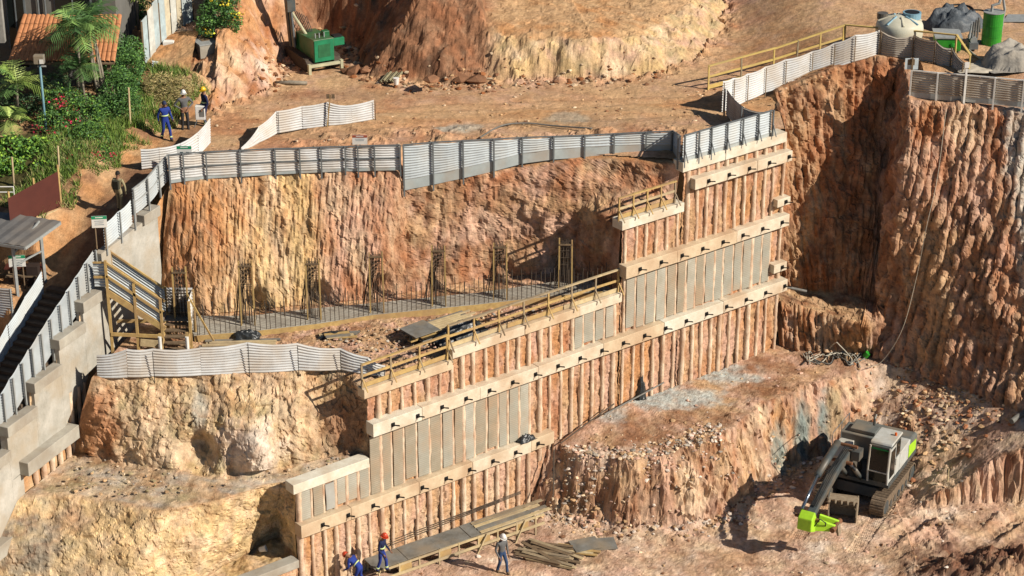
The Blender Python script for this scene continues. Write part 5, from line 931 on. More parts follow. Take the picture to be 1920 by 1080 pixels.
m_ = MB(); E_.prof(m_, [(-.14, 2.1), (.32, 2.1), (.32, 2.66), (-.14, 2.66)], xs_ - .03, xs_ - .012); m_.build("side_window", GLASS, cabo)
# boom reaching forward, stick cylinder, lime stick folded under the tip
bx0, bx1 = .0, .34
m_ = MB(); E_.prof(m_, [(.55, 1.3), (.72, 1.65), (1.6, 2.62), (2.4, 2.92), (3.4, 2.86), (5.0, 2.42), (6.45, 1.98), (6.35, 1.74), (5.0, 2.10), (3.4, 2.50), (2.5, 2.50), (1.7, 2.08), (.95, 1.22)], bx0, bx1); bo = m_.build("boom", EXC_D, ex, bevel=.03)
MB().tube([E_(.60, 2.2, 3.12), E_(.56, 4.6, 2.78)], .15, 14).build("cylinder", EXC_D, bo, smooth=True); MB().tube([E_(.56, 4.6, 2.78), E_(.50, 6.35, 2.15)], .07, 10).build("cylinder_rod", CHROME, bo, smooth=True)
for x in (bx0 - .14, bx1 + .14):
    MB().tube([E_(x, 1.15, 1.15), E_(x, 2.0, 1.95)], .10, 12).build("cylinder", EXC_D, bo, smooth=True); MB().tube([E_(x, 2.0, 1.95), E_(x, 2.75, 2.62)], .055, 10).build("cylinder_rod", CHROME, bo, smooth=True)
for k in range(4): MB().tube([E_(.0 + k * .07, .8, 2.0), E_(.02 + k * .07, 1.7, 2.9), E_(.02 + k * .07, 2.4, 3.12), E_(.04 + k * .07, 4.2, 2.85), E_(.06 + k * .06, 6.0, 2.2)], .02, 5).build("hydraulic_hose", BLACK, bo)
MB().box(E_(-.22, 2.1, 2.75), (.34, .5, .42), E_.M).build("valve_guard", EXC_D, bo)
RUSTP = mat("rust_pin", (.22, .10, .05))
for (y, z) in ((2.75, 2.62), (6.38, 1.83), (2.2, 3.1)): MB().tube([E_(bx0 - .25, y, z), E_(bx1 + .42, y, z)], .07, 10).build("pin", RUSTP, bo)
at = MB(); E_.prof(at, [(5.75, 1.35), (6.35, 1.25), (6.85, 1.5), (6.8, 2.0), (6.45, 2.2), (6.2, 1.75)], -.10, .50); ato = at.build("lime_stick", LIME, ex, bevel=.04)
for y_, s_ in ((6.25, .13), (5.85, .11)): MB().prism([E_(-.78, y_ - .35, 1.28), E_(-.78, y_ - .35, 1.56), E_(-.10, y_, 1.85), E_(-.05, y_, 1.30)], E_.f * s_).build("lime_arm", LIME, ato, bevel=.02)
MB().tube([E_(-.74, 5.3, 1.42), E_(-.74, 6.2, 1.42)], .11, 12).build("pin", RUSTP, ato); MB().prism([E_(-.70, 5.6, 1.45), E_(-.86, 5.6, 1.08), E_(-.93, 5.6, 1.06), E_(-.86, 5.6, 1.5)], E_.f * .3).build("claw", mat("worn_steel", (.33, .26, .18), (.24, .18, .12), .7, 8.), ato)
MB().tube([E_(-.1, 6.5, 1.6), E_(-.3, 6.45, 1.95), E_(-.5, 6.3, 1.75), E_(-.45, 6.2, 1.55)], .025, 6).build("hydraulic_hose", BLACK, ato); MB().tube([E_(.3, 6.3, 1.9), E_(-.3, 6.1, 1.6), E_(-.72, 5.7, 1.45)], .03, 6).build("hydraulic_hose", BLACK, ato)
# the bucket taken off and stood on the ground
bo_ = gz(1580, 972); B_l = Loc(bo_, (-.25, -.97)); bu = thing("loose_bucket", "rusty beige bucket standing on the ground between the excavator's arm and track", "bucket", bo_)
WORN = mat("worn_steel", (.33, .26, .18), (.24, .18, .12), .7, 8.)
for x in (-.58, .55):
    m_ = MB(); B_l.prof(m_, [(-.35, 0), (.30, .02), (.42, .35), (.25, .98), (-.2, 1.05), (-.45, .5)], x, x + .04); m_.build("side_plate", WORN, bu)
sh_ = [(.30, 1.0), (.0, 1.06), (-.25, 1.0), (-.45, .7), (-.5, .3), (-.35, .0)]
m_ = MB(); m_.prism([B_l(-.58, y, z) for y, z in sh_] + [B_l(-.58, y * .92, z * .94) for y, z in sh_[::-1]], B_l.r * 1.17); m_.build("shell", WORN, bu)
for k in range(5): MB().prism([B_l(-.5 + k * .25, .30, 1.02), B_l(-.4 + k * .25, .30, 1.02), B_l(-.43 + k * .25, .45, .9), B_l(-.47 + k * .25, .45, .9)], up * .05).build("tooth", WORN, bu)

# ================================================================ DRILL RIG
q = G(598, 128, 13.6); o0 = np.array([q[0] - .25, q[1] + 1.1, plat_z(q[0], q[1]) + .0]); D_ = Loc(o0, (.48, -.88)); rg = thing("drill_rig", "green crawler drill rig with dark mast against the earth bank", "drill rig", o0)
for sx in (-.85, .85):
    m_ = MB(); D_.prof(m_, [(-2.1, .2), (-1.8, 0), (1.0, 0), (1.3, .2), (1.3, .48), (1.0, .7), (-1.8, .7), (-2.1, .48)], sx - .24, sx + .24); tko = m_.build("track", TRACKD, rg, bevel=.03)
    for k in range(12): m_ = MB(); D_.box(m_, (sx, -1.8 + k * .25, .72), (.50, .18, .05)); m_.build("track_shoe", TRACKD, tko)
m_ = MB(); D_.prof(m_, [(-1.3, .55), (1.35, .55), (1.35, 1.9), (-1.3, 1.75)], -.62, .66); hb = m_.build("engine_housing", GREENP, rg, bevel=.03)
m_ = MB(); D_.box(m_, (.02, 1.37, 1.22), (1.2, .03, 1.25)); m_.build("grille_frame", mat("bright_green", (.02, .23, .10), (.015, .16, .07)), hb); m_ = MB(); D_.box(m_, (.02, 1.39, 1.22), (.75, .02, .75)); m_.build("grille", mat("grille_green", (.03, .15, .06)), hb)
m_ = MB(); D_.box(m_, (-1.0, .9, 1.55), (.7, .6, .45)); m_.build("control_box", mat("bright_green", (.02, .23, .10), (.015, .16, .07)), rg, bevel=.03); m_ = MB(); D_.box(m_, (-1.0, .85, 1.82), (.5, .42, .12)); m_.build("control_top", BLACK, rg)
m_ = MB(); D_.box(m_, (-.45, .5, 1.95), (.4, .4, .35)); m_.build("valve_block", GREENP, rg, bevel=.03)
for x in (.35, .1, -.2): MB().tube([D_(x, .9, 1.8), D_(x, .9, 2.15)], .04, 8).build("lever", STEELL, rg)
m_ = MB(); D_.box(m_, (.05, 1.55, .45), (2.1, .16, .16)); m_.build("bumper", mat("cream_steel", (.55, .52, .34)), rg)
for x in (-.95, 1.05): m_ = MB(); D_.box(m_, (x, 1.55, .28), (.16, .2, .62)); m_.build("outrigger", mat("cream_steel", (.55, .52, .34)), rg)
ms = MB(); b0, b1 = D_(.85, -1.3, .9), D_(1.15, -1.5, 6.5)
ms.bar(b0, b1, .34, .30, up=D_.f); mso = ms.build("mast", EXC_D, rg); MB().bar(b0 + D_.f * .18, b1 + D_.f * .18, .12, .1, up=D_.f).build("mast_rail", mat("cream_steel", (.55, .52, .34)), mso)
MB().tube([b0 + D_.f * .35, b1 + D_.f * .35], .07, 8).build("drill_rod", STEEL, mso); m_ = MB(); m_.box(lerp(b0, b1, .45) + D_.f * .3, (.5, .4, .7), D_.M); m_.build("rotary_head", EXC_D, mso)
MB().tube([D_(.3, -.3, 1.6), D_(.7, -1.0, 2.6), lerp(b0, b1, .42)], .09, 8).build("mast_cylinder", mat("cream_steel", (.55, .52, .34)), mso)
for k in range(6): MB().tube([D_(-.2 + .1 * k, -.6, 1.6), D_(.0 + .15 * k, -1.1, 2.6 + .1 * k), D_(.5 + .1 * k, -1.3, 1.6 + .2 * k), lerp(b0, b1, .3 + .05 * k) + D_.f * .2], .03, 5).build("hydraulic_hose", BLACK, rg)

rg.scale = (.8, .8, .8)
# ================================================================ YARD BY THE WATER TANK
def pz(px, py, z=14.6):
    q = G(px, py, z)
    for _ in range(4): q = G(px, py, plat_z(q[0], q[1]))
    return q
def lathe(prof, c0, n=32): 
    vs = [(c0[0] + r_ * math.cos(2 * math.pi * j / n), c0[1] + r_ * math.sin(2 * math.pi * j / n), c0[2] + z) for r_, z in prof for j in range(n)]; k = len(prof)
    return MB().add(vs, [(i * n + j, i * n + (j + 1) % n, (i + 1) * n + (j + 1) % n, (i + 1) * n + j) for i in range(k - 1) for j in range(n)])
q = pz(1684, 84); tk = thing("water_tank", "round cream plastic water tank with blue hatch behind the handrail", "water tank", q)
lathe([(.95, 0), (1.05, .35), (1.08, .8), (1.05, 1.0), (.98, 1.12), (.55, 1.32), (.05, 1.40), (0, 1.40)], q).build("body", TANK, tk, smooth=True)
for k in range(8): a_ = k * math.pi / 4; MB().tube([q + np.array([math.cos(a_) * .98, math.sin(a_) * .98, 1.14]), q + np.array([math.cos(a_) * .3, math.sin(a_) * .3, 1.39])], .05, 6).build("rib", TANKB if k % 2 else TANK, tk)
hq = q + np.array([.55, .15, 1.22]); MB().tube([hq, hq + up * .28], .42, 20).build("hatch_collar", TANKB, tk); MB().tube([hq + up * .28, hq + up * .285], .34, 20).build("hatch_opening", BLACK, tk)
MB().tube([q + np.array([-.75, .3, 1.15]), q + np.array([-.75, .3, 1.42])], .25, 14).build("lid", EXC_D, tk)
q = pz(1858, 82); dr = thing("green_drum", "tall bright green steel drum in the yard at the upper right", "drum", q); GRN = mat("vivid_green", (.03, .30, .02), (.02, .22, .02), .45, 4., spec=.5)
MB().tube([q, q + up * 1.5], .45, 28).build("body", GRN, dr); MB().tube([q + up * 1.5, q + up * 1.53], .47, 28).build("lid", STEELL, dr)
m_ = MB().tube([q + np.array([-.1, 0, 1.53]), q + np.array([-.1, 0, 1.8]), q + np.array([.2, 0, 1.9]), q + np.array([.3, .1, 2.2])], .07, 8); m_.build("pipe", STEELL, dr); MB().tube([q + np.array([.42, .1, .3]), q + np.array([.5, .1, 1.6]), q + np.array([.35, .15, 2.3])], .06, 8).build("pipe", STEELL, dr)
for k in range(3): m_ = MB().tube([q + up * (.4 + .5 * k), q + up * (.43 + .5 * k)], .46, 28); m_.build("hoop", GRN, dr)
q = pz(1775, 95); gb = thing("green_mixer_bin", "green steel grout bin with pale cover beside the drum", "bin", q)
MB().box(q + up * .35 + np.array([0, .1, 0]), (1.1, .9, .55)).build("body", GRN, gb, bevel=.03); MB().prism([q + np.array([-.65, -.4, .68]), q + np.array([.6, -.4, .66]), q + np.array([.65, .65, .75]), q + np.array([-.6, .65, .80])], up * .06).build("cover", STEELL, gb)
for x in (-.45, .45): MB().bar(q + np.array([x, -.3, 0]), q + np.array([x, -.3, .2]), .08, .08).build("leg", EXC_D, gb)
MB().tube([q + np.array([.15, -.45, .35]), q + np.array([.15, -.75, .25])], .18, 14).build("motor", GRN, gb)
q = pz(1822, 90); pm = thing("grout_pump", "grey pump with tangled fittings between the green bin and the drum", "pump", q)
MB().box(q + up * .2, (.4, .8, .3)).build("base", STEEL, pm); MB().tube([q + np.array([0, -.3, .45]), q + np.array([0, .35, .45])], .16, 12).build("motor", STEELL, pm)
for k in range(4): MB().tube([q + np.array([-.2 + .12 * k, -.2, .5]), q + np.array([-.1 + .1 * k, 0, 1.1 + .1 * k]), q + np.array([.1 + .08 * k, .2, .7])], .05, 7).build("pipe", random.choice((STEELL, HOSE)), pm)
tarp("grey_tarpaulin_pile", "dark grey tarpaulin draped over a heap behind the green bin", "tarpaulin", pz(1788, 52), (2.7, 1.8), .2, TARP, 21., .95, 2.2)
for k, (px, py, sz, hh) in enumerate(((1898, 120, (2.8, 2.2), .85),)):
    o = tarp("grey_sand_heap", "pale grey sand heap beside the green drum", "sand heap", pz(px, py), sz, .3, mat("grey_sand", (.40, .36, .30), (.27, .25, .22), .95, 2., .03, 8.), 31., hh, 1.7, .12)
q = pz(1905, 40); o = MB().prism([q + np.array([-.7, -.3, .05]), q + np.array([.9, -.3, .05]), q + np.array([1.0, .9, .05]), q + np.array([-.2, .9, .05])], up * .03).build("steel_plate", STEELL); tag(o, "flat grey steel plate lying on the ground behind the sand heap", "plate")
def hose(name, label, pts, r_=.03, m=HOSE, cat="hose", n=60):
    P_ = np.array(pts, float); t = np.linspace(0, len(P_) - 1, n); i = np.clip(t.astype(int), 0, len(P_) - 2); f_ = (t - i)[:, None]; Pm = np.vstack([2 * P_[0] - P_[1], P_, 2 * P_[-1] - P_[-2]])
    a_, b_, c_, d_ = Pm[i], Pm[i + 1], Pm[i + 2], Pm[i + 3]; C_ = .5 * (2 * b_ + (c_ - a_) * f_ + (2 * a_ - 5 * b_ + 4 * c_ - d_) * f_ ** 2 + (3 * b_ - a_ - 3 * c_ + d_) * f_ ** 3)
    o = MB().tube(C_, r_, 6).build(name, m, smooth=True); return tag(o, label, cat)
hz_ = lambda px, py: pz(px, py) + up * .04
hose("pale_hose", "pale hose curling on the sand below the green drum", [hz_(*p) for p in ((1838, 78), (1828, 88), (1810, 88), (1835, 110), (1862, 118), (1850, 134), (1838, 122))], .05, mat("pale_hose", (.50, .45, .36)))
tarp("grout_bag_pile", "flat pale grout spill beside the curling hose", "spill", pz(1828, 128), (1.8, 1.3), 0, mat("grout_spill", (.56, .50, .40), (.46, .40, .31), .9, 3.), 33., .05)
for k, (px, py) in enumerate(((1795, 20), (1830, 30))): hose("dark_hose", "dark hose coiled %s the grey tarpaulin" % ("in front of" if k == 0 else "to the right of"), [hz_(px + 30 * math.cos(t), py + 10 * math.sin(t)) for t in np.linspace(0, 9, 14)], .04, BLACK)
# ================================================================ SMALL THINGS ON THE PLATEAU
q = pz(545, 160, 13.5); o = MB().tube([q + np.array([-.7, 0, .1]), q + np.array([.0, .02, .13]), q + np.array([.75, 0, .11])], [.09, .10, .08], 9).build("log", BARK, smooth=True); tag(o, "short weathered log lying in front of the drill rig", "log")
q = pz(735, 152, 13.5); pp = thing("pipe_stack", "small stack of old pipes at the foot of the soil heap", "pipe stack", q)
for k in range(6): MB().tube([q + np.array([-.5 + .13 * k, -.35, .07 + .06 * (k % 2)]), q + np.array([-.2 + .13 * k, .45, .22 + .06 * (k % 2)])], .06, 8).build("pipe", mat("old_pipe", (.30, .27, .16), (.20, .17, .10), .8, 6.), pp)
q = pz(743, 158, 13.5); bw = thing("white_pail", "white pail standing in front of the small pipe stack", "bucket", q); MB().tube([q, q + up * .28], [.10, .13], 14).build("body", WHITE, bw); MB().tube([q + up * .28, q + up * .30], [.14, .14], 14).build("lid", WHITE, bw)
q = pz(380, 240, 13.4); ac = thing("white_equipment_cabinet", "white cabinet on a small stand beside the worker in grey", "cabinet", q)
MB().box(q + np.array([-.05, 0, .72]), (.42, .30, .62)).build("body", WHITE, ac, bevel=.02); MB().box(q + np.array([.03, -.16, .72]), (.2, .01, .3)).build("panel", PLY, ac)
for x in (-.2, .12):
    for y in (-.12, .12): MB().bar(q + np.array([x, y, .42]), q + np.array([x * 1.8, y * 1.8, 0]), .03, .03).build("leg", STEEL, ac)
hb_ = lambda px, py, z: G(px, py, z)
def hz2(px, py, z=14.):
    q = G(px, py, z)
    for _ in range(6): q = G(px, py, hill_z(q[0], q[1]))
    return q
q = hz2(318, 102); ac = thing("white_meter_box", "small white box on a frame at the foot of the tall sheet fence", "box", q); MB().box(q + up * .45, (.5, .35, .38)).build("body", WHITE, ac, bevel=.02); MB().bar(q, q + up * .3, .1, .1).build("stand", TIMBER3, ac)
q = hz2(382, 96, 15.); cb = thing("concrete_box", "grey lidded concrete box on the bank beside the yellow-flowered bush", "box", q); a_ = .5; M = np.array([[math.cos(a_), -math.sin(a_), 0], [math.sin(a_), math.cos(a_), 0], [0, 0, 1]])
MB().box(q + up * .25, (.95, 1.7, .6), M).build("body", CONCG, cb); MB().box(q + up * .57, (1.0, 1.75, .06), M).build("lid", STEELL, cb); MB().box(q + up * .61, (.4, .8, .02), M).build("plate", TIMBER3, cb)
p = [hz2(288, 148), hz2(328, 147), hz2(364, 146)]; fence("corrugated_fence", "loose corrugated sheet standing above the dry shrub", "fence", p, [q[2] + .85 for q in p], SHEETB, STEEL, posts=False, sag=.05)
tf = thing("tall_sheet_fence", "tall fence of upright pale blue and cream sheets behind the hedge", "fence", hz2(275, 140))
cols_ = [mat("sheet_blue", (.50, .60, .62), dirt=(.38, .40, .38)), mat("sheet_cream", (.66, .58, .42), dirt=(.46, .38, .26)), mat("sheet_pale", (.68, .68, .62), dirt=(.46, .43, .36))]
tp0, tp1 = hz2(272, 142), hz2(362, 36, 15.5); nS = 9
for k in range(nS):
    p0, p1 = lerp(tp0, tp1, k / nS), lerp(tp0, tp1, (k + .97) / nS); d_ = (p1 - p0); nn = np.array([d_[1], -d_[0], 0]); nn /= np.linalg.norm(nn); n_ = 13; hh = 2.6 + .1 * random.random() + .12 * k
    Pg = np.array([[p0 + d_ * (i / (n_ - 1)) + nn * (.03 * (i % 2)) + np.array([0, 0, z - .1]) + nn * .04 * (k % 2) for z in (0, hh)] for i in range(n_)]); MB().grid(Pg).build("upright_sheet", cols_[(0, 2, 0, 0, 1, 2, 1, 0, 0)[k]], tf)
for k in range(4): q = lerp(tp0, tp1, k / 3) ; MB().bar(q - up * .2, q + up * 2.5, .08, .08).build("post", TIMBER3, tf)
# hoses at the cliff foot, and the rope down the spur
rp = [G(1772, 200, 13.9), G(1755, 330, 11.2), G(1735, 420, 9.3), G(1715, 520, 6.6), G(1690, 610, 4.6), G(1655, 672, 2.9), G(1630, 680, 2.85)]
rp = [q + np.array([-.1, -.75, .15]) for q in rp]; rp[-1] = G(1625, 690, 2.9); rp[-2] = G(1655, 676, 3.1)
hose("rope", "long thin rope hanging down the ribbed spur to the cliff foot", rp, .013, mat("rope_fibre", (.50, .44, .34)), "rope")
where = ["nearest the ledge face", "lying lowest", "looping upward at its middle", "closest to the wall corner", "ending beside the green fitting", "half buried in the rubble"]
for k in range(6):
    rr_ = random.Random(k + 5); ps = []
    for j in range(9): x, y = 1510 + j * 14 + rr_.uniform(-14, 14), 668 + rr_.uniform(-9, 16) + 4 * math.sin(j + k); q = G(x, y, 2.95); ps.append(np.array([q[0], q[1], pit_z(q[0], q[1]) + .05 + .05 * rr_.random()]))
    if k == 2: ps[4] = ps[4] + up * .9; ps[5] = ps[5] + up * .7
    hose("grout_hose", "tangled grey hose at the cliff foot, " + where[k], ps, .03, random.choice((HOSE, BLACK, mat("pale_hose", (.50, .45, .36)))), "hose")
q = G(1622, 668, 2.9); q[2] = pit_z(q[0], q[1]) + .08; o = MB().tube([q, q + np.array([.12, -.05, .2])], .13, 12).build("green_fitting", mat("vivid_green", (.03, .30, .02))); tag(o, "small bright green fitting among the tangled hoses", "fitting")
q = G(1450, 555, 6.0); o = MB().tube([G(1465, 536, 6.2), G(1512, 546, 5.85)], .06, 8).build("ledge_pipe", HOSE); tag(o, "dark pipe lying on the ledge at the end of the wall", "pipe")
q = gz(1912, 818) if False else G(1905, 800, 2.2); q[2] = pit_z(q[0], q[1]) + .15; o = MB().tube([q + np.array([-.35, -.5, 0]), q + np.array([.6, .5, .1])], .12, 12).build("dark_pipe", HOSE); tag(o, "dark pipe lying in the shadow at the right edge", "pipe")
q = gz(1781, 860) if False else G(1781, 858, 1.9); q[2] = pit_z(q[0], q[1]); o = MB().bar(q, q + up * .6, .04, .04).build("survey_stake", TIMBER2); tag(o, "small pale survey stake on the lip of the low cut at right", "stake")
for k, (pts) in enumerate((((900, 262), (940, 240), (985, 235), (1040, 240), (1110, 245)), )): hose("site_cable", "cable lying over the spoil behind the tall corrugated fence", [pz(x, y, 13.5) + up * .1 for x, y in pts], .035, HOSE, "cable")
o = MB().tube([W(11.6, .9, 1.2), W(12.2, 2.6, .5)], .03, 6).build("steel_rod", REBAR); tag(o, "long steel rod leaning on the wall beside the rubble slope", "rod")
o = MB().tube([W(12.6, 2.75, .45), W(14.6, 3.3, .35), W(15.6, 3.55, .3)], .03, 6).build("wall_rod", REBAR); tag(o, "steel rod lying along the wall foot above the blue-grey mud", "rod")
o = MB().tube([W(14.9, 3.35, .5), W(17.0, 3.6, .45), W(18.3, 3.75, .4)], .035, 6).build("wall_pipe", HOSE); tag(o, "grey pipe lying along the wall foot behind the mud", "pipe")
# ================================================================ PEOPLE
def skin_body(joints, edges, radii):
    """one continuous body grown over a posed skeleton"""
    me = bpy.data.meshes.new("body_cage"); me.from_pydata([tuple(j) for j in joints], edges, []); o = bpy.data.objects.new("body_cage", me); col.objects.link(o)
    sk = o.modifiers.new("skin", 'SKIN'); sk.use_smooth_shade = True; sub = o.modifiers.new("sub", 'SUBSURF'); sub.levels = 1; sub.render_levels = 1
    for k, r_ in enumerate(radii): o.data.skin_vertices[0].data[k].radius = r_ if isinstance(r_, tuple) else (r_, r_)
    o.data.skin_vertices[0].data[0].use_root = True
    dg = bpy.context.evaluated_depsgraph_get(); dg.update(); m2 = bpy.data.meshes.new_from_object(o.evaluated_get(dg)); bpy.data.objects.remove(o); bpy.data.meshes.remove(me); return m2
SKINM = mat("skin", (.28, .15, .09), (.24, .12, .07), .6, 6.); HAIR = mat("dark_hair", (.02, .015, .012)); BOOT = mat("dark_boot", (.03, .025, .02))
def person(label, base, face, top_m, leg_m, helmet=None, pose=None, bands=False, h=1.72, hat_m=None, bag=None, boots=BOOT, long_sleeve=True, hair=True):
    p = dict(lean=0., hipz=.93, lf=(.05, 0), rf=(-.05, 0), lk=.03, rk=.03, lh=(-.24, .02, .78), rh=(.24, .02, .78), le=(-.27, -.04, 1.08), re=(.27, -.04, 1.08), nod=0., sink=0.); p.update(pose or {}); k_ = h / 1.72
    cl, sl_ = math.cos(p['lean']), math.sin(p['lean']); hip = np.array([0, 0, p['hipz'] - p['sink']])
    def T(x, y, z): d_ = z - .93; return hip + np.array([x, y * cl + d_ * sl_, d_ * cl - y * sl_])
    J = [hip, T(0, .0, 1.06), T(0, .01, 1.20), T(0, .0, 1.36), T(0, -.005, 1.46), T(0, .015, 1.52)]; Ed = [(0, 1), (1, 2), (2, 3), (3, 4), (4, 5)]; Rd = [(.155, .11), (.145, .105), (.165, .115), (.17, .105), (.065, .065), (.06, .06)]
    hd = T(0, .03 + .05 * p['nod'], 1.60); ht = T(0, .03 + .09 * p['nod'], 1.70); J += [hd, ht]; Ed += [(5, 6), (6, 7)]; Rd += [(.085, .095), (.07, .08)]; reg = ['leg', 'top', 'top', 'top', 'skin', 'skin', 'skin', 'skin']
    hands = []
    for sx, e_, hnd in ((-1, p['le'], p['lh']), (1, p['re'], p['rh'])):
        n = len(J); shd = T(sx * .19, 0, 1.40); el = T(*e_) if not p.get('abs') else np.array(e_); wr = T(*hnd) if not p.get('abs') else np.array(hnd)
        J += [shd, el, wr]; Ed += [(3, n), (n, n + 1), (n + 1, n + 2)]; Rd += [.068, .048, .036]; reg += ['top', 'top', 'top' if long_sleeve else 'skin']
        d_ = wr - el; d_ /= np.linalg.norm(d_); pm = wr + d_ * .07; J.append(pm); Ed.append((n + 2, n + 3)); Rd.append((.038, .022)); reg.append('skin')
        side = np.cross(d_, np.array([0, 1., 0.])); side = side / (np.linalg.norm(side) + 1e-6); fwd = np.cross(side, d_)
        for q in range(4):
            b_ = pm + fwd * (.030 - .020 * q) + d_ * .02; L = (.07, .08, .075, .06)[q]; n2 = len(J); J += [b_, b_ + d_ * L * .5 + side * .012 * sx, b_ + d_ * L * .85 + side * .03 * sx]; Ed += [(n + 3, n2), (n2, n2 + 1), (n2 + 1, n2 + 2)]; Rd += [.0095, .009, .0075]; reg += ['skin'] * 3
        n2 = len(J); tb_ = wr + fwd * .03 + d_ * .03; J += [tb_, tb_ + fwd * .03 + d_ * .03, tb_ + fwd * .035 + d_ * .06]; Ed += [(n + 2, n2), (n2, n2 + 1), (n2 + 1, n2 + 2)]; Rd += [.012, .010, .008]; reg += ['skin'] * 3
    for sx, ft, kn in ((-1, p['lf'], p['lk']), (1, p['rf'], p['rk'])):
        n = len(J); hp = hip + np.array([sx * .09, 0, -.05]); an = np.array([sx * .11 + ft[1], ft[0], .09]); kne = (hp + an) / 2 + np.array([0, kn + .02, .03]); toe = an + np.array([sx * .02, .15, -.055])
        heel = an + np.array([0, -.05, -.05]); J += [hp, kne, an, toe, heel]; Ed += [(0, n), (n, n + 1), (n + 1, n + 2), (n + 2, n + 3), (n + 2, n + 4)]; Rd += [.095, .068, .055, (.042, .035), .04]; reg += ['leg', 'leg', 'leg', 'boot', 'boot']
    base = np.array(base, float); root = thing("person", label, "person", base); f_ = np.array([face[0], face[1], 0.]); f_ /= np.linalg.norm(f_); rt_ = np.array([f_[1], -f_[0], 0])
    J = [q * k_ for q in J]
    me = skin_body(J, Ed, [tuple(x * k_ for x in (r_ if isinstance(r_, tuple) else (r_, r_))) for r_ in Rd]); me.name = "body"
    order_ = ['top', 'leg', 'skin', 'boot']
    me.materials.clear()
    for m in (top_m, leg_m, SKINM, boots): me.materials.append(m)
    JA = np.array(J); npf = len(me.polygons); ctr_ = np.empty(npf * 3); me.polygons.foreach_get("center", ctr_); ctr_ = ctr_.reshape(-1, 3); best = np.full(npf, 9e9); rid = np.zeros(npf, np.int32)
    for a_, b_ in Ed:
        ab = JA[b_] - JA[a_]; t = np.clip((ctr_ - JA[a_]) @ ab / (ab @ ab + 1e-9), 0, 1); d2 = np.linalg.norm(ctr_ - JA[a_] - t[:, None] * ab, axis=1); m__ = d2 < best
        ra, rb2 = order_.index(reg[a_]), order_.index(reg[b_]); best = np.where(m__, d2, best); rid = np.where(m__, np.where((t > .5) | (rb2 == 3), rb2, ra), rid)
    me.polygons.foreach_set("material_index", rid.astype(np.int32)); me.polygons.foreach_set("use_smooth", np.ones(npf, bool))
    o = bpy.data.objects.new("body", me); col.objects.link(o); o.parent = root; ang = math.atan2(-f_[0], f_[1]); root.rotation_euler = (0, 0, ang)
    def add(mb, nm, m, smooth=True): 
        me_ = bpy.data.meshes.new(nm); me_.from_pydata([tuple(np.array(v)) for v in mb.v], [], mb.f); me_.materials.append(m)
        if smooth: me_.polygons.foreach_set("use_smooth", [True] * len(me_.polygons))
        o_ = bpy.data.objects.new(nm, me_); col.objects.link(o_); o_.parent = root; return o_
    hd, ht = hd * k_, ht * k_; hu = ht - hd; hu /= np.linalg.norm(hu)
    def dome(r_, z0, z1, n=16, rim=0., cut=0.):
        ax = hu; xx = np.array([1., 0, 0]); yy = np.cross(ax, xx); vs = []; rings = 6
        for i in range(rings + 1):
            a_ = i / rings * math.pi / 2; rr_ = r_ * math.cos(a_); zz_ = z0 + (z1 - z0) * math.sin(a_)
            for j in range(n): t = 2 * math.pi * j / n; vs.append(hd + ax * zz_ + xx * rr_ * .92 * math.cos(t) + yy * rr_ * 1.08 * math.sin(t))
        fs = [(i * n + j, i * n + (j + 1) % n, (i + 1) * n + (j + 1) % n, (i + 1) * n + j) for i in range(rings) for j in range(n)]
        mb = MB().add(vs, fs)
        if rim:
            o_ = len(mb.v); mb.v += [tuple(hd + ax * (z0 - .01) + xx * (r_ + rim) * .92 * math.cos(2 * math.pi * j / n) + yy * (r_ + rim * (1.6 if math.sin(2 * math.pi * j / n) > .3 else .7)) * 1.08 * math.sin(2 * math.pi * j / n)) for j in range(n)]
            mb.f += [(j, (j + 1) % n, o_ + (j + 1) % n, o_ + j) for j in range(n)]
        return mb
    if helmet: add(dome(.125, .045, .20, rim=.03), "hard_hat", helmet)
    else: add(dome(.105, .03, .17), "cap" if hat_m else "hair", hat_m or HAIR)
    fy = np.cross(hu, np.array([1., 0, 0])); fc = hd + fy * .088
    add(MB().prism([fc + hu * .02 + np.array([-.008, 0, 0]), fc + hu * -.03 + np.array([-.016, 0, 0]), fc + hu * -.03 + np.array([.016, 0, 0]), fc + hu * .02 + np.array([.008, 0, 0])], fy * .022), "nose", SKINM)
    for sx in (-1, 1):
        add(MB().box(fc + hu * .018 + np.array([sx * .032, 0, 0]) - fy * .004, (.026, .01, .012)), "eye", HAIR); add(MB().box(hd + np.array([sx * .083, 0, 0]) - hu * .005, (.02, .03, .05)), "ear", SKINM)
    add(MB().box(fc - hu * .052 - fy * .008, (.045, .01, .01)), "mouth", mat("lips", (.17, .07, .05)))
    if bands:
        BAND = mat("reflective_band", (.55, .66, .30), (.5, .6, .28), .5, 5.)
        for q in range(2):
            n = 17 + 0
        legs = [i for i, r_ in enumerate(reg) if r_ == 'boot']
        for i0 in (legs[0], legs[2]):
            an, kn = J[i0 - 1], J[i0 - 2]; c_ = an * .72 + kn * .28; d_ = (kn - an); d_ /= np.linalg.norm(d_); add(MB().tube([c_ - d_ * .03, c_ + d_ * .03], .072, 12), "reflective_band", BAND)
        c_ = T(0, 0, 1.12) * k_; d_ = T(0, 0, 1.2) * k_ - c_; d_ /= np.linalg.norm(d_); mb = MB().tube([c_ - d_ * .025, c_ + d_ * .025], .168, 16)
        mb.v = [(v[0], (v[1] - c_[1]) * .80 + c_[1], v[2]) for v in mb.v]; add(mb, "reflective_band", BAND)
    if bag:
        c_ = T(0, -.16, 1.22) * k_; add(MB().box(c_, (.26, .14, .34)), "pack", bag, False)
    return root
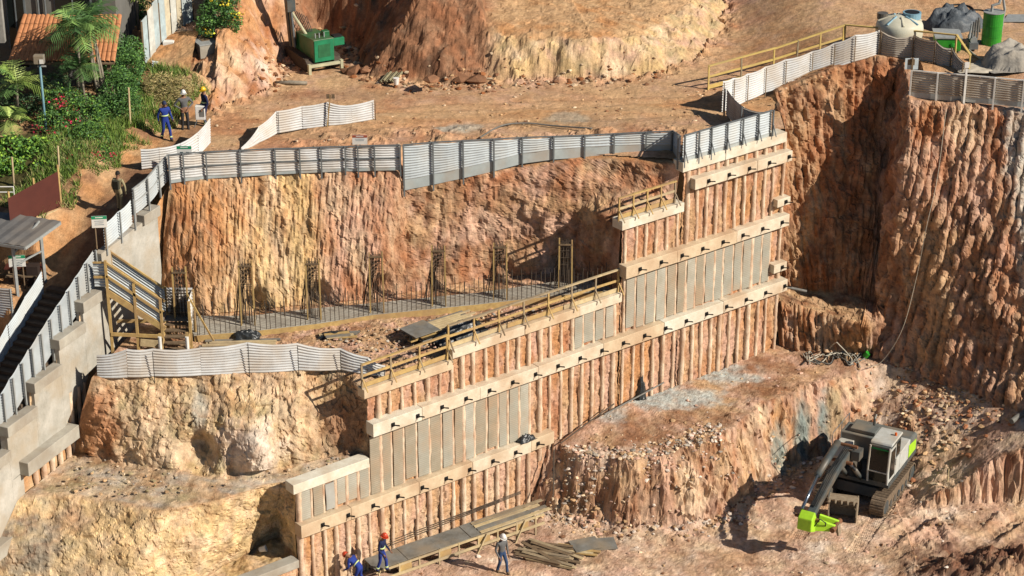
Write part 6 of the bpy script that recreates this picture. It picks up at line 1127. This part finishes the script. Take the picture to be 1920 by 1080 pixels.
BLUE = mat("blue_overalls", (.02, .045, .26), (.015, .035, .20), .8, 6.); NAVY = mat("navy_overalls", (.015, .02, .07), (.01, .015, .05), .8, 6.); GREYS = mat("grey_shirt", (.14, .14, .14), (.10, .10, .10), .85, 6.); DKP = mat("dark_trousers", (.035, .033, .035), (.025, .024, .025), .85, 6.)
JEAN = mat("blue_jeans", (.035, .07, .15), (.03, .055, .12), .85, 6.); KHAKI = mat("khaki_cloth", (.36, .30, .17), (.28, .23, .13), .85, 6.)
HR = mat("red_hard_hat", (.55, .06, .02), (.5, .05, .02), .35, 5., spec=.5); HW = mat("white_hard_hat", (.78, .77, .72), (.74, .72, .68), .35, 5., spec=.5); HY = mat("yellow_hard_hat", (.78, .50, .02), (.7, .45, .02), .35, 5., spec=.5)
def ph(px, py):
    q = G(px, py, 13.4); z = max(plat_z(q[0], q[1]) if q[0] > -14.6 else hill_z(q[0], q[1]), 0); q = G(px, py, z); return np.array([q[0], q[1], z])
person("worker in blue overalls walking down the path left of the white cabinet", ph(312, 263), (.55, -.8), BLUE, BLUE, None, dict(lf=(.24, 0), rf=(-.22, 0), lk=.06, rk=.10, lh=(-.26, .22, .92), rh=(.22, -.16, .86), le=(-.28, -.05, 1.12), re=(.27, -.12, 1.12)), True, hat_m=mat("dark_blue_cap", (.03, .04, .09)))
person("worker in grey shirt and white hard hat behind the white cabinet, hands on hips", ph(348, 245), (.35, -.9), GREYS, DKP, HW, dict(lh=(-.17, .06, 1.0), rh=(.17, .06, 1.0), le=(-.40, -.08, 1.14), re=(.40, -.08, 1.14)), False, 1.78)
person("worker in dark blue overalls and yellow hard hat at the curved sheet's high end", ph(386, 238), (-.8, -.5), NAVY, NAVY, HY, dict(lh=(-.2, .14, .90), rh=(.2, .12, .92)), True, 1.75)
q = G(225, 391, 12.5); q = G(225, 391, hill_z(q[0], q[1])); person("worker in khaki seen from behind walking up the path", np.array([q[0], q[1], hill_z(q[0], q[1])]), (.35, .9), KHAKI, KHAKI, None, dict(lf=(.08, 0), rf=(-.10, 0), le=(-.30, .02, 1.12), re=(.30, .02, 1.12), lh=(-.28, .1, .86), rh=(.30, .05, .84)), False, 1.68, bag=mat("dark_pack", (.05, .045, .03)))
def fz(px, py, z=0.): q = G(px, py, z); return np.array([q[0], q[1], z])
person("worker in blue overalls and red hard hat bending down by the wall", fz(676, 1100, .12), (-.75, .35), BLUE, BLUE, HR, dict(lean=.95, hipz=.90, lk=.08, rk=.10, lf=(.10, 0), rf=(-.15, 0), le=(-.24, .22, 1.22), re=(.24, .22, 1.22), lh=(-.16, .50, 1.28), rh=(.16, .48, 1.24), nod=.3), True)
person("worker in navy overalls and red hard hat walking on to the plywood ramp", fz(716, 1072, .56), (.85, -.35), NAVY, BLUE, HR, dict(lean=.12, lf=(.16, 0), rf=(-.16, 0), lk=.05, rk=.05, lh=(-.18, .28, .96), rh=(.2, .2, .92), le=(-.26, .02, 1.1), re=(.26, .0, 1.1), nod=.5), True)
g_ = gz(941, 1077); person("man in grey shirt, jeans and white hard hat walking below the ramp", g_, (.5, -.7), GREYS, JEAN, HW, dict(lf=(.20, 0), rf=(-.16, 0), lk=.06, rk=.08, lh=(-.22, .12, .80), rh=(.22, .14, .82), nod=.9), False, 1.74, boots=mat("brown_boot", (.18, .12, .07)))
# ================================================================ HOUSE AND GARDEN
def at(px, py, Y): d_ = ray(px, py); return CAMP + d_ * (Y / d_[1])
hs = thing("house", "house with dark windows and a clay tiled porch roof in the upper left corner", "house", (-21, 90, 13.8))
MB().box((-22.5, 92.6, 17.5), (10.5, 5.6, 8.4)).build("wall", WALLP, hs)
for x, w_, z0, z1 in ((-19.1, 1.5, 17.6, 19.9), (-21.6, .7, 15., 20.0)):
    MB().box((x, 89.78, (z0 + z1) / 2), (w_ + .16, .06, z1 - z0 + .16)).build("window_frame", mat("window_frame", (.16, .18, .19)), hs); wn = MB().box((x, 89.73, (z0 + z1) / 2), (w_, .05, z1 - z0)).build("window", GLASS, hs)
    MB().box((x, 89.69, (z0 + z1) / 2), (.05, .05, z1 - z0)).build("mullion", mat("window_frame", (.16, .18, .19)), wn); MB().box((x, 89.69, z0 + .6), (w_, .05, .05)).build("mullion", mat("window_frame", (.16, .18, .19)), wn)
for x in (-20.6, -20.3, -18.0): MB().tube([(x, 89.7, 15.5), (x, 89.7, 21)], .05, 6).build("drain_pipe", STEEL, hs)
MB().box((-22.05, 88.6, 18.3), (.3, .3, 3.6)).build("pillar", mat("weathered_pillar", (.34, .33, .30), (.22, .21, .19), .9, 3.), hs)
MB().box((-23.1, 88.7, 16.6), (1.7, .5, .5)).build("balcony_edge", mat("balcony_cream", (.52, .48, .34)), hs); MB().box((-23.1, 88.7, 15.9), (1.7, .4, .25)).build("balcony_edge", mat("balcony_cream", (.52, .48, .34)), hs)
e0, e1, t0_, t1_ = np.array([-21.55, 87.3, 16.02]), np.array([-17.0, 87.3, 16.02]), np.array([-21.3, 89.65, 17.35]), np.array([-17.0, 89.65, 17.35])
rfp = MB().prism([e0 - up * .12, e1 - up * .12, t1_ - up * .12, t0_ - up * .12], up * .06).build("porch_roof", TIMBER3, hs)
nc, nr = 22, 5
for i in range(nc):
    for j in range(nr):
        a_ = lerp(lerp(e0, e1, (i + .5) / nc), lerp(t0_, t1_, (i + .5) / nc), j / nr); b_ = lerp(lerp(e0, e1, (i + .5) / nc), lerp(t0_, t1_, (i + .5) / nc), (j + 1.12) / nr); w2 = .118; vs = []
        jz = random.uniform(0, .015)
        for q, l_ in ((a_, .025), (b_, 0.)):
            for t in np.linspace(0, math.pi, 6): vs.append(q + np.array([-w2 * math.cos(t) * (1 if l_ else .88), 0, .07 * math.sin(t) + l_ + jz - .03]))
        MB().add(vs, [(k, k + 1, 7 + k, 6 + k) for k in range(5)]).build("tile", TILE, rfp, smooth=True)
for x in (-21.3, -19.2, -17.3): MB().box((x, 87.5, 15.0), (.16, .16, 2.0)).build("porch_post", TIMBER3, hs)
lp = thing("lamp_post", "slim blue lamp post with boxy lamp head in the garden", "lamp post", at(87, 250, 84.5)); q = at(87, 252, 84.5); qt = at(82, 118, 84.5); qt[0] = q[0]
MB().tube([q - up * .8, qt], .05, 10).build("pole", mat("blue_pole", (.16, .30, .36), (.13, .25, .30), .5, 4.), lp, smooth=True); MB().box(qt + up * .18 + np.array([0, -.05, 0]), (.44, .3, .38)).build("lamp_head", PLY, lp, bevel=.03); MB().box(qt + up * .12 + np.array([.12, -.21, 0]), (.16, .03, .18)).build("lamp_glass", WHITE, lp); MB().tube([qt - up * .15 + np.array([-.1, 0, 0]), qt - up * .15 + np.array([.25, 0, .0])], .04, 6).build("bracket", STEELL, lp)
for k, (px, py, Y, hgt) in enumerate(((26, 350, 80.6, 1.6), (110, 312, 80.9, 1.1), (243, 215, 85.2, 1.5))):
    q = at(px, py, Y); o = MB().bar(q - up * .4, q + up * hgt * .8 + np.array([.04, 0, 0]), .07, .06).build("garden_stake", TIMBER2); tag(o, ("leaning pale stake in the bright green shrub at the left edge", "pale stake standing at the corner of the maroon fence", "pale stake at the edge of the hedge above the grass bank")[k], "stake")
LG = lambda *c: [np.array(x) for x in c]
G_DARK = LG((.022, .055, .018), (.035, .08, .022), (.05, .11, .03)); G_MID = LG((.05, .11, .022), (.08, .16, .03), (.035, .08, .02)); G_LIME = LG((.11, .20, .025), (.17, .27, .03), (.06, .13, .02)); G_GREY = LG((.06, .10, .05), (.09, .14, .07), (.04, .08, .04)); G_DRY = LG((.30, .24, .11), (.22, .17, .07), (.15, .14, .05)); FLW = LG((.30, .012, .035), (.40, .02, .06), (.24, .01, .03)); YEL = LG((.55, .33, .02), (.6, .4, .03))
def leaves(name, ctr, size, pal, root=None, up_b=.3, aspect=.5):
    n = len(ctr); r_ = RNG; d_ = r_.normal(size=(n, 3)); d_[:, 2] = d_[:, 2] * .6 - .15; d_ /= np.linalg.norm(d_, axis=1)[:, None]
    nrm = r_.normal(size=(n, 3)); nrm[:, 2] += up_b * 3; s_ = np.cross(d_, nrm); s_ /= np.linalg.norm(s_, axis=1)[:, None] + 1e-9; nn = np.cross(s_, d_)
    L = size * r_.uniform(.6, 1.3, n)[:, None]; wv = L * aspect
    Vv = np.stack([ctr, ctr + d_ * L * .5 + s_ * wv * .5 - nn * L * .08, ctr + d_ * L, ctr + d_ * L * .5 - s_ * wv * .5 - nn * L * .08], 1).reshape(-1, 3)
    cc_ = 2.0 * np.array(pal)[r_.integers(0, len(pal), n)] * r_.uniform(.6, 1.35, n)[:, None]
    return fast_mesh(name, Vv, np.arange(4 * n).reshape(n, 4), LEAF, np.repeat(cc_, 4, 0), smooth=False, root=root)
def cloud(ells, n, gap=.15, seed=1.):
    """points spread through lumpy ellipsoids, thicker near the skin, with gaps"""
    out = []
    vol = np.array([e[1][0] * e[1][1] + e[1][0] * e[1][2] for e in ells]); vol = vol / vol.sum()
    for (c_, r_), v in zip(ells, vol):
        k = int(n * v * 1.6); d_ = RNG.normal(size=(k, 3)); d_ /= np.linalg.norm(d_, axis=1)[:, None]
        lump = 1 + .28 * fbm(d_ * 1.0 + np.array(c_), 2.2, 3, .6, seed); p = np.array(c_) + d_ * np.array(r_) * (lump * RNG.uniform(.55, 1.05, k) ** .5)[:, None]
        keep = fbm(p, 2.3, 2, .5, seed + 4) > -gap * 2; out.append(p[keep])
    return np.concatenate(out)
def bush(name, label, cat, ells, n, size, pal, flowers=None, fn=0, aspect=.5, stems=4, gap=.15):
    c_ = np.mean([e[0] for e in ells], axis=0); zb = min(e[0][2] - e[1][2] for e in ells); root = thing(name, label, cat, (c_[0], c_[1], zb))
    pts = cloud(ells, n, gap, c_[0]); leaves("foliage", pts, size, pal, root, aspect=aspect)
    for k in range(stems): e = ells[k % len(ells)]; MB().tube([(c_[0] + random.uniform(-.2, .2), c_[1], zb - .3), lerp((c_[0], c_[1], zb), e[0], .5), np.array(e[0]) + np.array([random.uniform(-.3, .3), 0, .2])], [.05, .035, .015], 6).build("stem", BARK, root)
    for k in range(fn):
        e = ells[k % len(ells)]; d_ = RNG.normal(size=3); d_[1] = -abs(d_[1]); d_ /= np.linalg.norm(d_); c2 = np.array(e[0]) + d_ * np.array(e[1]) * 1.03; leaves("flower_cluster", c2 + RNG.normal(size=(26, 3)) * np.array([.16, .14, .10]), .09, flowers, root, aspect=.9)
    return root
def el(px, py, Y, rx, ry, rz): return (at(px, py, Y), (rx, ry, rz))
bush("hedge", "tall dark green hedge along the tall pale sheet fence", "hedge", [el(205, 105, 89.5, .9, .9, 1.1), el(235, 130, 88.5, .8, .9, 1.1), el(222, 175, 87., .85, .9, 1.1), el(240, 205, 86.3, .55, .8, .9), el(205, 215, 86., .8, .9, .9), el(248, 110, 89.8, .55, .8, 1.0)], 11000, .12, G_DARK + G_MID, gap=.2)
bush("flowering_shrub", "dark shrub with crimson flowers in the middle of the garden", "shrub", [el(155, 215, 85., 1.0, .9, .8), el(110, 232, 84.6, .9, .9, .7), el(165, 265, 83.4, .9, .9, .8), el(190, 300, 82.3, .6, .8, .6), el(140, 300, 82.2, .8, .8, .7), el(120, 190, 85.6, .8, .8, .6)], 11000, .11, G_DARK + G_MID + G_LIME[:1], FLW, 15)
bush("bright_shrub", "bright yellow-green leafy shrub at the left edge above the maroon fence", "shrub", [el(25, 285, 82.8, .9, .8, .7), el(70, 290, 82.6, .8, .8, .7), el(35, 325, 81.8, .9, .8, .7), el(85, 325, 81.6, .7, .8, .6), el(0, 330, 81.8, .7, .8, .8), el(100, 280, 83., .6, .7, .6), el(-30, 300, 82.6, .8, .8, .8)], 11000, .14, G_LIME + G_MID, aspect=.75)
bush("dry_shrub", "dry straw-coloured shrub above the three workers", "shrub", [el(300, 160, 88.8, .75, .7, .5), el(335, 165, 88.6, .65, .7, .5), el(310, 180, 88.2, .8, .6, .35)], 4500, .22, G_DRY, aspect=.10, gap=.3)
bush("flowering_bush", "green bush with small yellow flowers on top of the bank", "shrub", [el(405, 25, 93.4, .8, .8, .8), el(430, 40, 92.8, .55, .6, .55), el(393, 48, 92.8, .6, .6, .5), el(415, -5, 94, .8, .7, .7)], 4500, .13, G_DARK + G_MID, YEL, 5)
bush("garden_shrub", "grey-green shrub below the porch roof", "shrub", [el(60, 200, 86.5, .8, .7, .6), el(20, 235, 85.6, .9, .7, .6), el(105, 160, 87, .7, .7, .6), el(-10, 190, 86.8, .8, .7, .8)], 5000, .15, G_GREY + G_DARK, aspect=.3)
bush("background_tree", "dark leafy tree at the top edge between the house and the tall fence", "tree", [el(215, 20, 96, 1.5, 1.2, 1.3), el(160, 10, 96.5, 1.3, 1.2, 1.3), el(250, 50, 95, .8, .9, .9), el(130, -10, 96, 1.2, 1., 1.2)], 9000, .16, G_DARK + G_MID, stems=5)
bush("yellow_shrub", "small yellow-green shrub under the palm trunks", "shrub", [el(212, 62, 92.5, .5, .5, .4)], 1200, .12, LG((.30, .24, .02), (.14, .17, .03)))
def palm(label, base, hgt, nf, L, arch, pal, trunks=1, lw=.05, fan=False, spread=.3, crown=None):
    base = np.array(base, float); root = thing("palm_tree", label, "palm", base)
    for t in range(trunks):
        top = base + np.array([random.uniform(-spread, spread) * (trunks > 1), random.uniform(-.2, .2) * (trunks > 1), hgt * random.uniform(.85, 1.1)]); MB().tube([base + np.array([(t - trunks / 2) * .12, 0, -.3]), lerp(base, top, .5) + np.array([(t - trunks / 2) * .08, 0, 0]), top], [.07, .055, .05], 8).build("trunk", BARK, root, smooth=True)
        for k in range(nf):
            a_ = 2 * math.pi * (k + random.random() * .6) / nf; el_ = random.uniform(.1, 1.25) if not fan else random.uniform(-.1, 1.2); d_ = np.array([math.cos(a_), math.sin(a_), 0]); vs, fs, cs = [], [], []; sd = np.array([-d_[1], d_[0], 0]); Lk = L * random.uniform(.75, 1.1); prev = top; m = 15; base_c = 1.9 * np.array(random.choice(pal)) * random.uniform(.8, 1.3)
            spine = []
            for j in range(m + 1): t_ = j / m; spine.append(top + d_ * Lk * t_ * math.cos(el_) * (1 - .12 * t_) + up * (Lk * (math.sin(el_) * t_ - arch * t_ * t_)))
            for j in range(1, m):
                p_ = spine[j]; tg = spine[j + 1] - spine[j - 1]; tg /= np.linalg.norm(tg); ll = Lk * .34 * math.sin(math.pi * (.12 + .83 * j / m)) + .04
                for sg in (-1, 1):
                    tip = p_ + (sd * sg * .85 + tg * .55 - up * random.uniform(.15, .45)) * ll; wv = tg * lw * .5; o_ = len(vs); vs += [p_ - wv, p_ + wv, lerp(p_, tip, .6) + wv * .8, tip, lerp(p_, tip, .6) - wv * .8]; fs.append((o_, o_ + 1, o_ + 2, o_ + 4)); fs.append((o_ + 4, o_ + 2, o_ + 3, o_ + 3)); cs += [base_c * random.uniform(.7, 1.3)] * 5
                o_ = len(vs); vs += [spine[j - 1] - sd * .012, spine[j - 1] + sd * .012, p_ + sd * .012, p_ - sd * .012]; fs.append((o_, o_ + 1, o_ + 2, o_ + 3)); cs += [base_c * 1.3] * 4
            fm = fs; me_ = bpy.data.meshes.new("frond"); me_.from_pydata([tuple(np.array(v) - base) for v in vs], [], [f_ if len(set(f_)) == 4 else f_[:3] for f_ in fm]); ca = me_.color_attributes.new("Col", 'FLOAT_COLOR', 'POINT'); ca.data.foreach_set("color", np.concatenate([np.array(cs), np.ones((len(cs), 1))], 1).astype(np.float32).ravel()); me_.materials.append(LEAF)
            o = bpy.data.objects.new("frond", me_); col.objects.link(o); o.parent = root
    return root
P_G = [(.05, .10, .03), (.09, .15, .04), (.035, .075, .025)]; P_Y = [(.10, .15, .03), (.15, .19, .05), (.06, .11, .03)]
q = np.array([at(192, 108, 87.)[0], 87., 14.1]); palm("clump of palms with pale slender trunks at the right end of the tiled roof", q, 3.7, 9, 2.0, .5, P_G, trunks=4, spread=.9)
q = at(262, 60, 93.5); palm("slender palm leaning in front of the tall sheet fence", q, 1.6, 9, 1.9, .55, P_Y, trunks=1)
q = at(148, 150, 86.2); palm("low spiky palm in front of the tiled roof", q, .55, 26, 1.35, .35, P_G, trunks=1, lw=.04)
q = at(35, 190, 86.); palm("feathery palm at the left edge below the porch", q, .9, 16, 1.7, .45, P_Y, trunks=1, lw=.05)
q = at(20, 245, 84.8); palm("small palm at the left edge above the bright green shrub", q, .6, 14, 1.4, .5, P_Y, trunks=1, lw=.05)
q = np.array([at(150, 60, 86.2)[0], 86.2, 14.1]); palm("tall palm overhanging the porch roof", q, 4.0, 11, 2.2, .55, P_G, trunks=2, spread=.6)
# grass on the bank
n = 36000; sv = RNG.uniform(-9, 3.6, n); dv_ = RNG.uniform(2.0, 8., n); P2 = V0 + VU * sv[:, None] - VN * dv_[:, None]; lim = np.interp(sv, [-9, -3, 0, 2, 3.6], [3.2, 2.9, 2.7, 3.0, 3.4]); keep = (dv_ > lim + .5 * fbm(P2, .9, 2, .5, 3.)) & (fbm(P2, 1.2, 3, .55, 6.) > -.35 + .25 * (dv_ < lim + .8)) & (dv_ < 5.5 + .8 * (sv < 0)); P2 = P2[keep]
P2[:, 2] = hill(P2[:, 0], P2[:, 1])[0]; n = len(P2); ln = RNG.uniform(.14, .42, n)[:, None]; dr = RNG.normal(size=(n, 3)) * .45; dr[:, 2] = 1; sd3 = np.stack([RNG.normal(size=n), RNG.normal(size=n), np.zeros(n)], 1); sd3 /= np.linalg.norm(sd3, axis=1)[:, None]
Vg = np.stack([P2 - sd3 * .022 - up * .03, P2 + sd3 * .022 - up * .03, P2 + dr * ln], 1).reshape(-1, 3); pal = np.array([(.10, .17, .03), (.15, .21, .04), (.07, .12, .025), (.24, .22, .08), (.30, .26, .12)]); dryk = np.clip(fbm(P2, .7, 2, .5, 9.) + .3, 0, 1); ci = np.where(RNG.random(n) < dryk * .6, RNG.integers(3, 5, n), RNG.integers(0, 3, n)); cg_ = 1.6 * pal[ci] * RNG.uniform(.7, 1.3, n)[:, None]
tag(fast_mesh("bank_grass", Vg, np.arange(3 * n).reshape(n, 3), LEAF, np.repeat(cg_, 3, 0), smooth=False), "long green and straw-coloured grass covering the bank above the path", "grass", kind="stuff")

# ================================================================ RUBBLE
_t = (1 + 5 ** .5) / 2; ICO = np.array([(-1, _t, 0), (1, _t, 0), (-1, -_t, 0), (1, -_t, 0), (0, -1, _t), (0, 1, _t), (0, -1, -_t), (0, 1, -_t), (_t, 0, -1), (_t, 0, 1), (-_t, 0, -1), (-_t, 0, 1)]) / 1.9
ICF = np.array([(0, 11, 5), (0, 5, 1), (0, 1, 7), (0, 7, 10), (0, 10, 11), (1, 5, 9), (5, 11, 4), (11, 10, 2), (10, 7, 6), (7, 1, 8), (3, 9, 4), (3, 4, 2), (3, 2, 6), (3, 6, 8), (3, 8, 9), (4, 9, 5), (2, 4, 11), (6, 2, 10), (8, 6, 7), (9, 8, 1)])
def rocks(pts, size, pal, flat=.75):
    n = len(pts); j = ICO[None] * RNG.uniform(.55, 1.35, (n, 12, 1)); sc = np.stack([RNG.uniform(.7, 1.4, n), RNG.uniform(.7, 1.4, n), RNG.uniform(.5, 1., n) * flat], 1); j = j * sc[:, None, :]
    a_ = RNG.uniform(0, 6.28, n); ca, sa = np.cos(a_)[:, None], np.sin(a_)[:, None]; x = j[..., 0] * ca - j[..., 1] * sa; y = j[..., 0] * sa + j[..., 1] * ca; j = np.stack([x, y, j[..., 2]], -1) * np.asarray(size)[:, None, None]
    Vv = (pts[:, None, :] + j).reshape(-1, 3); F = (ICF[None] + (np.arange(n) * 12)[:, None, None]).reshape(-1, 3); cc_ = np.array([C[k] for k in pal])[RNG.integers(0, len(pal), n)] * RNG.uniform(.65, 1.25, n)[:, None]
    return Vv, F, np.repeat(cc_, 12, 0)
def scatter(name, label, n, xy, zf, smin, smax, pal, power=3., dens=None):
    P_ = xy(n)
    if dens is not None: P_ = P_[RNG.random(len(P_)) < dens(P_)]
    P_ = np.column_stack([P_, zf(P_[:, 0], P_[:, 1])]); sz = smin + (smax - smin) * RNG.random(len(P_)) ** power; P_[:, 2] += sz * .2
    Vv, F, cc_ = rocks(P_, sz, pal); return tag(fast_mesh(name, Vv, F, ROCK, cc_, smooth=False), label, "rubble", kind="stuff")
pitz = lambda x, y: hsample(PITX, PITY, PITZ, x, y); platz = lambda x, y: hsample(PTX, PTY, PTZ, x, y)
def box_xy(x0, x1, y0, y1): return lambda n: np.column_stack([RNG.uniform(x0, x1, n), RNG.uniform(y0, y1, n)])
inpit = lambda P_: ((((P_ - W0[:2]) @ WN[:2]) > .15) * 1.)
scatter("pit_rubble", "loose stones strewn over the pit floor", 5000, box_xy(-9, 26, 69.5, 86), pitz, .012, .11, ['tan', 'pink', 'cream', 'brown', 'white'], 5., lambda P_: inpit(P_) * np.clip(.4 + 1.2 * fbm(np.column_stack([P_, P_[:, 0] * 0]), .5, 3, .5, 2.), 0, 1))
def lipxy(n):
    t = RNG.random(n); pts = np.array([G(1045, 880, 2.)[:2], G(1110, 870, 2.3)[:2], G(1200, 860, 2.6)[:2], G(1300, 830, 2.9)[:2], G(1350, 810, 3.)[:2]]); i = np.minimum((t * 4).astype(int), 3); f_ = (t * 4 - i)[:, None]; return pts[i] * (1 - f_) + pts[i + 1] * f_ + RNG.normal(size=(n, 2)) * np.array([.45, .55])
scatter("lip_rubble", "pale broken rock heaped along the lip of the excavated bench", 1800, lipxy, pitz, .012, .11, ['white', 'grey', 'cream', 'tan', 'pink'], 3., inpit)
def footxy(n): Pf = np.array([p[:2] for p in FL[:10]]); t = RNG.random(n) * 9; i = t.astype(int); f_ = (t - i)[:, None]; return Pf[i] * (1 - f_) + Pf[i + 1] * f_ + RNG.normal(size=(n, 2)) * .4 - np.array([0, .35])
scatter("bench_foot_rubble", "fallen stones along the foot of the excavated bench", 1400, footxy, pitz, .012, .13, ['tan', 'cream', 'pink', 'white', 'brown'], 4., inpit)
def slopexy(n): return G(1780, 745, 2.3)[:2] + RNG.normal(size=(n, 2)) * np.array([1.8, 1.5])
scatter("cliff_foot_rubble", "broken rock below the ribbed spur", 2200, slopexy, pitz, .012, .14, ['tan', 'cream', 'brown', 'red', 'tan'], 4., inpit)
def heapxy(n): Pf = np.array([p[:2] for p in FB[5:17]]); t = RNG.random(n) * 11; i = t.astype(int); f_ = (t - i)[:, None]; return Pf[i] * (1 - f_) + Pf[i + 1] * f_ + RNG.normal(size=(n, 2)) * np.array([.4, .5]) - np.array([0, .35])
scatter("scarp_rubble", "clods and stones at the foot of the soil heap and mound", 1300, heapxy, platz, .012, .15, ['brown', 'rust', 'tan', 'brown', 'cream'], 3.5)
scatter("plateau_rubble", "small stones strewn over the upper plateau", 3500, box_xy(-13, 16, 82.5, 92), platz, .012, .09, ['tan', 'brown', 'cream', 'sand'], 5., lambda P_: (P_[:, 1] > np.interp(P_[:, 0], [-13, -5, 3, 7, 11.7, 16], [81.8, 82.6, 84, 83.5, 87.5, 93])) * np.clip(.35 + 1.3 * fbm(np.column_stack([P_, P_[:, 0] * 0]), .6, 3, .5, 5.), 0, 1))
def terr_xy(n): u_ = RNG.random((n, 1)); v_ = RNG.random((n, 1)) ** .8; s_ = RNG.uniform(4, 15.5, (n, 1)); p_ = W0[:2] + WU[:2] * s_ - WN[:2] * RNG.uniform(.4, 4.5, (n, 1)); return p_
scatter("terrace_rubble", "crumbled concrete and stones along the rebar terrace", 1300, terr_xy, lambda x, y: x * 0 + 8.18, .015, .10, ['tan', 'cream', 'grey', 'pink'], 4., lambda P_: ((P_[:, 1] < np.interp(P_[:, 0], [-12, -7, 4], [75.6, 77, 80])) & (P_[:, 1] > 73.4)) * 1.)
def ledge_xy(n): p_ = W0[:2] + WU[:2] * RNG.uniform(-.5, 3.2, (n, 1)) - WN[:2] * RNG.uniform(.3, 4.5, (n, 1)); return p_
scatter("lower_terrace_rubble", "gravel on the lower terrace behind the short coping beam", 1600, lambda n: np.column_stack([RNG.uniform(-17, -6, n), RNG.uniform(69.6, 72.6, n)]), lambda x, y: x * 0 + 4.83, .015, .09, ['tan', 'cream', 'grey', 'olive'], 4., lambda P_: ((((P_ - W0[:2]) @ WN[:2]) < -.5) & (P_[:, 1] > np.interp(P_[:, 0], [-17, -13, -9], [70, 69.2, 71]))) * np.clip(.4 + fbm(np.column_stack([P_, P_[:, 0] * 0]), .8, 2, .5, 8.), 0, 1))
bsp = ["largest reddish boulder right of the drill rig", "squarish boulder next to the largest one by the drill rig", "pale boulder at the end of the row by the drill rig", "brown boulder right of the drill rig's outrigger", "rust boulder below the left end of the pale mound", "flat boulder in front of the pale mound's ribbed face", "rounded boulder at the foot of the soil heap"]
for k, (px, py, sz) in enumerate(((660, 136, .42), (690, 134, .36), (706, 130, .34), (652, 138, .3), (865, 152, .42), (895, 150, .36), (808, 150, .3))):
    q = pz(px, py, 13.6); Vv, F, cc_ = rocks(np.array([q + up * sz * .2]), [sz], ['brown' if k != 2 else 'cream']); tag(fast_mesh("boulder", Vv, F, ROCK, cc_, smooth=False), bsp[k], "boulder")
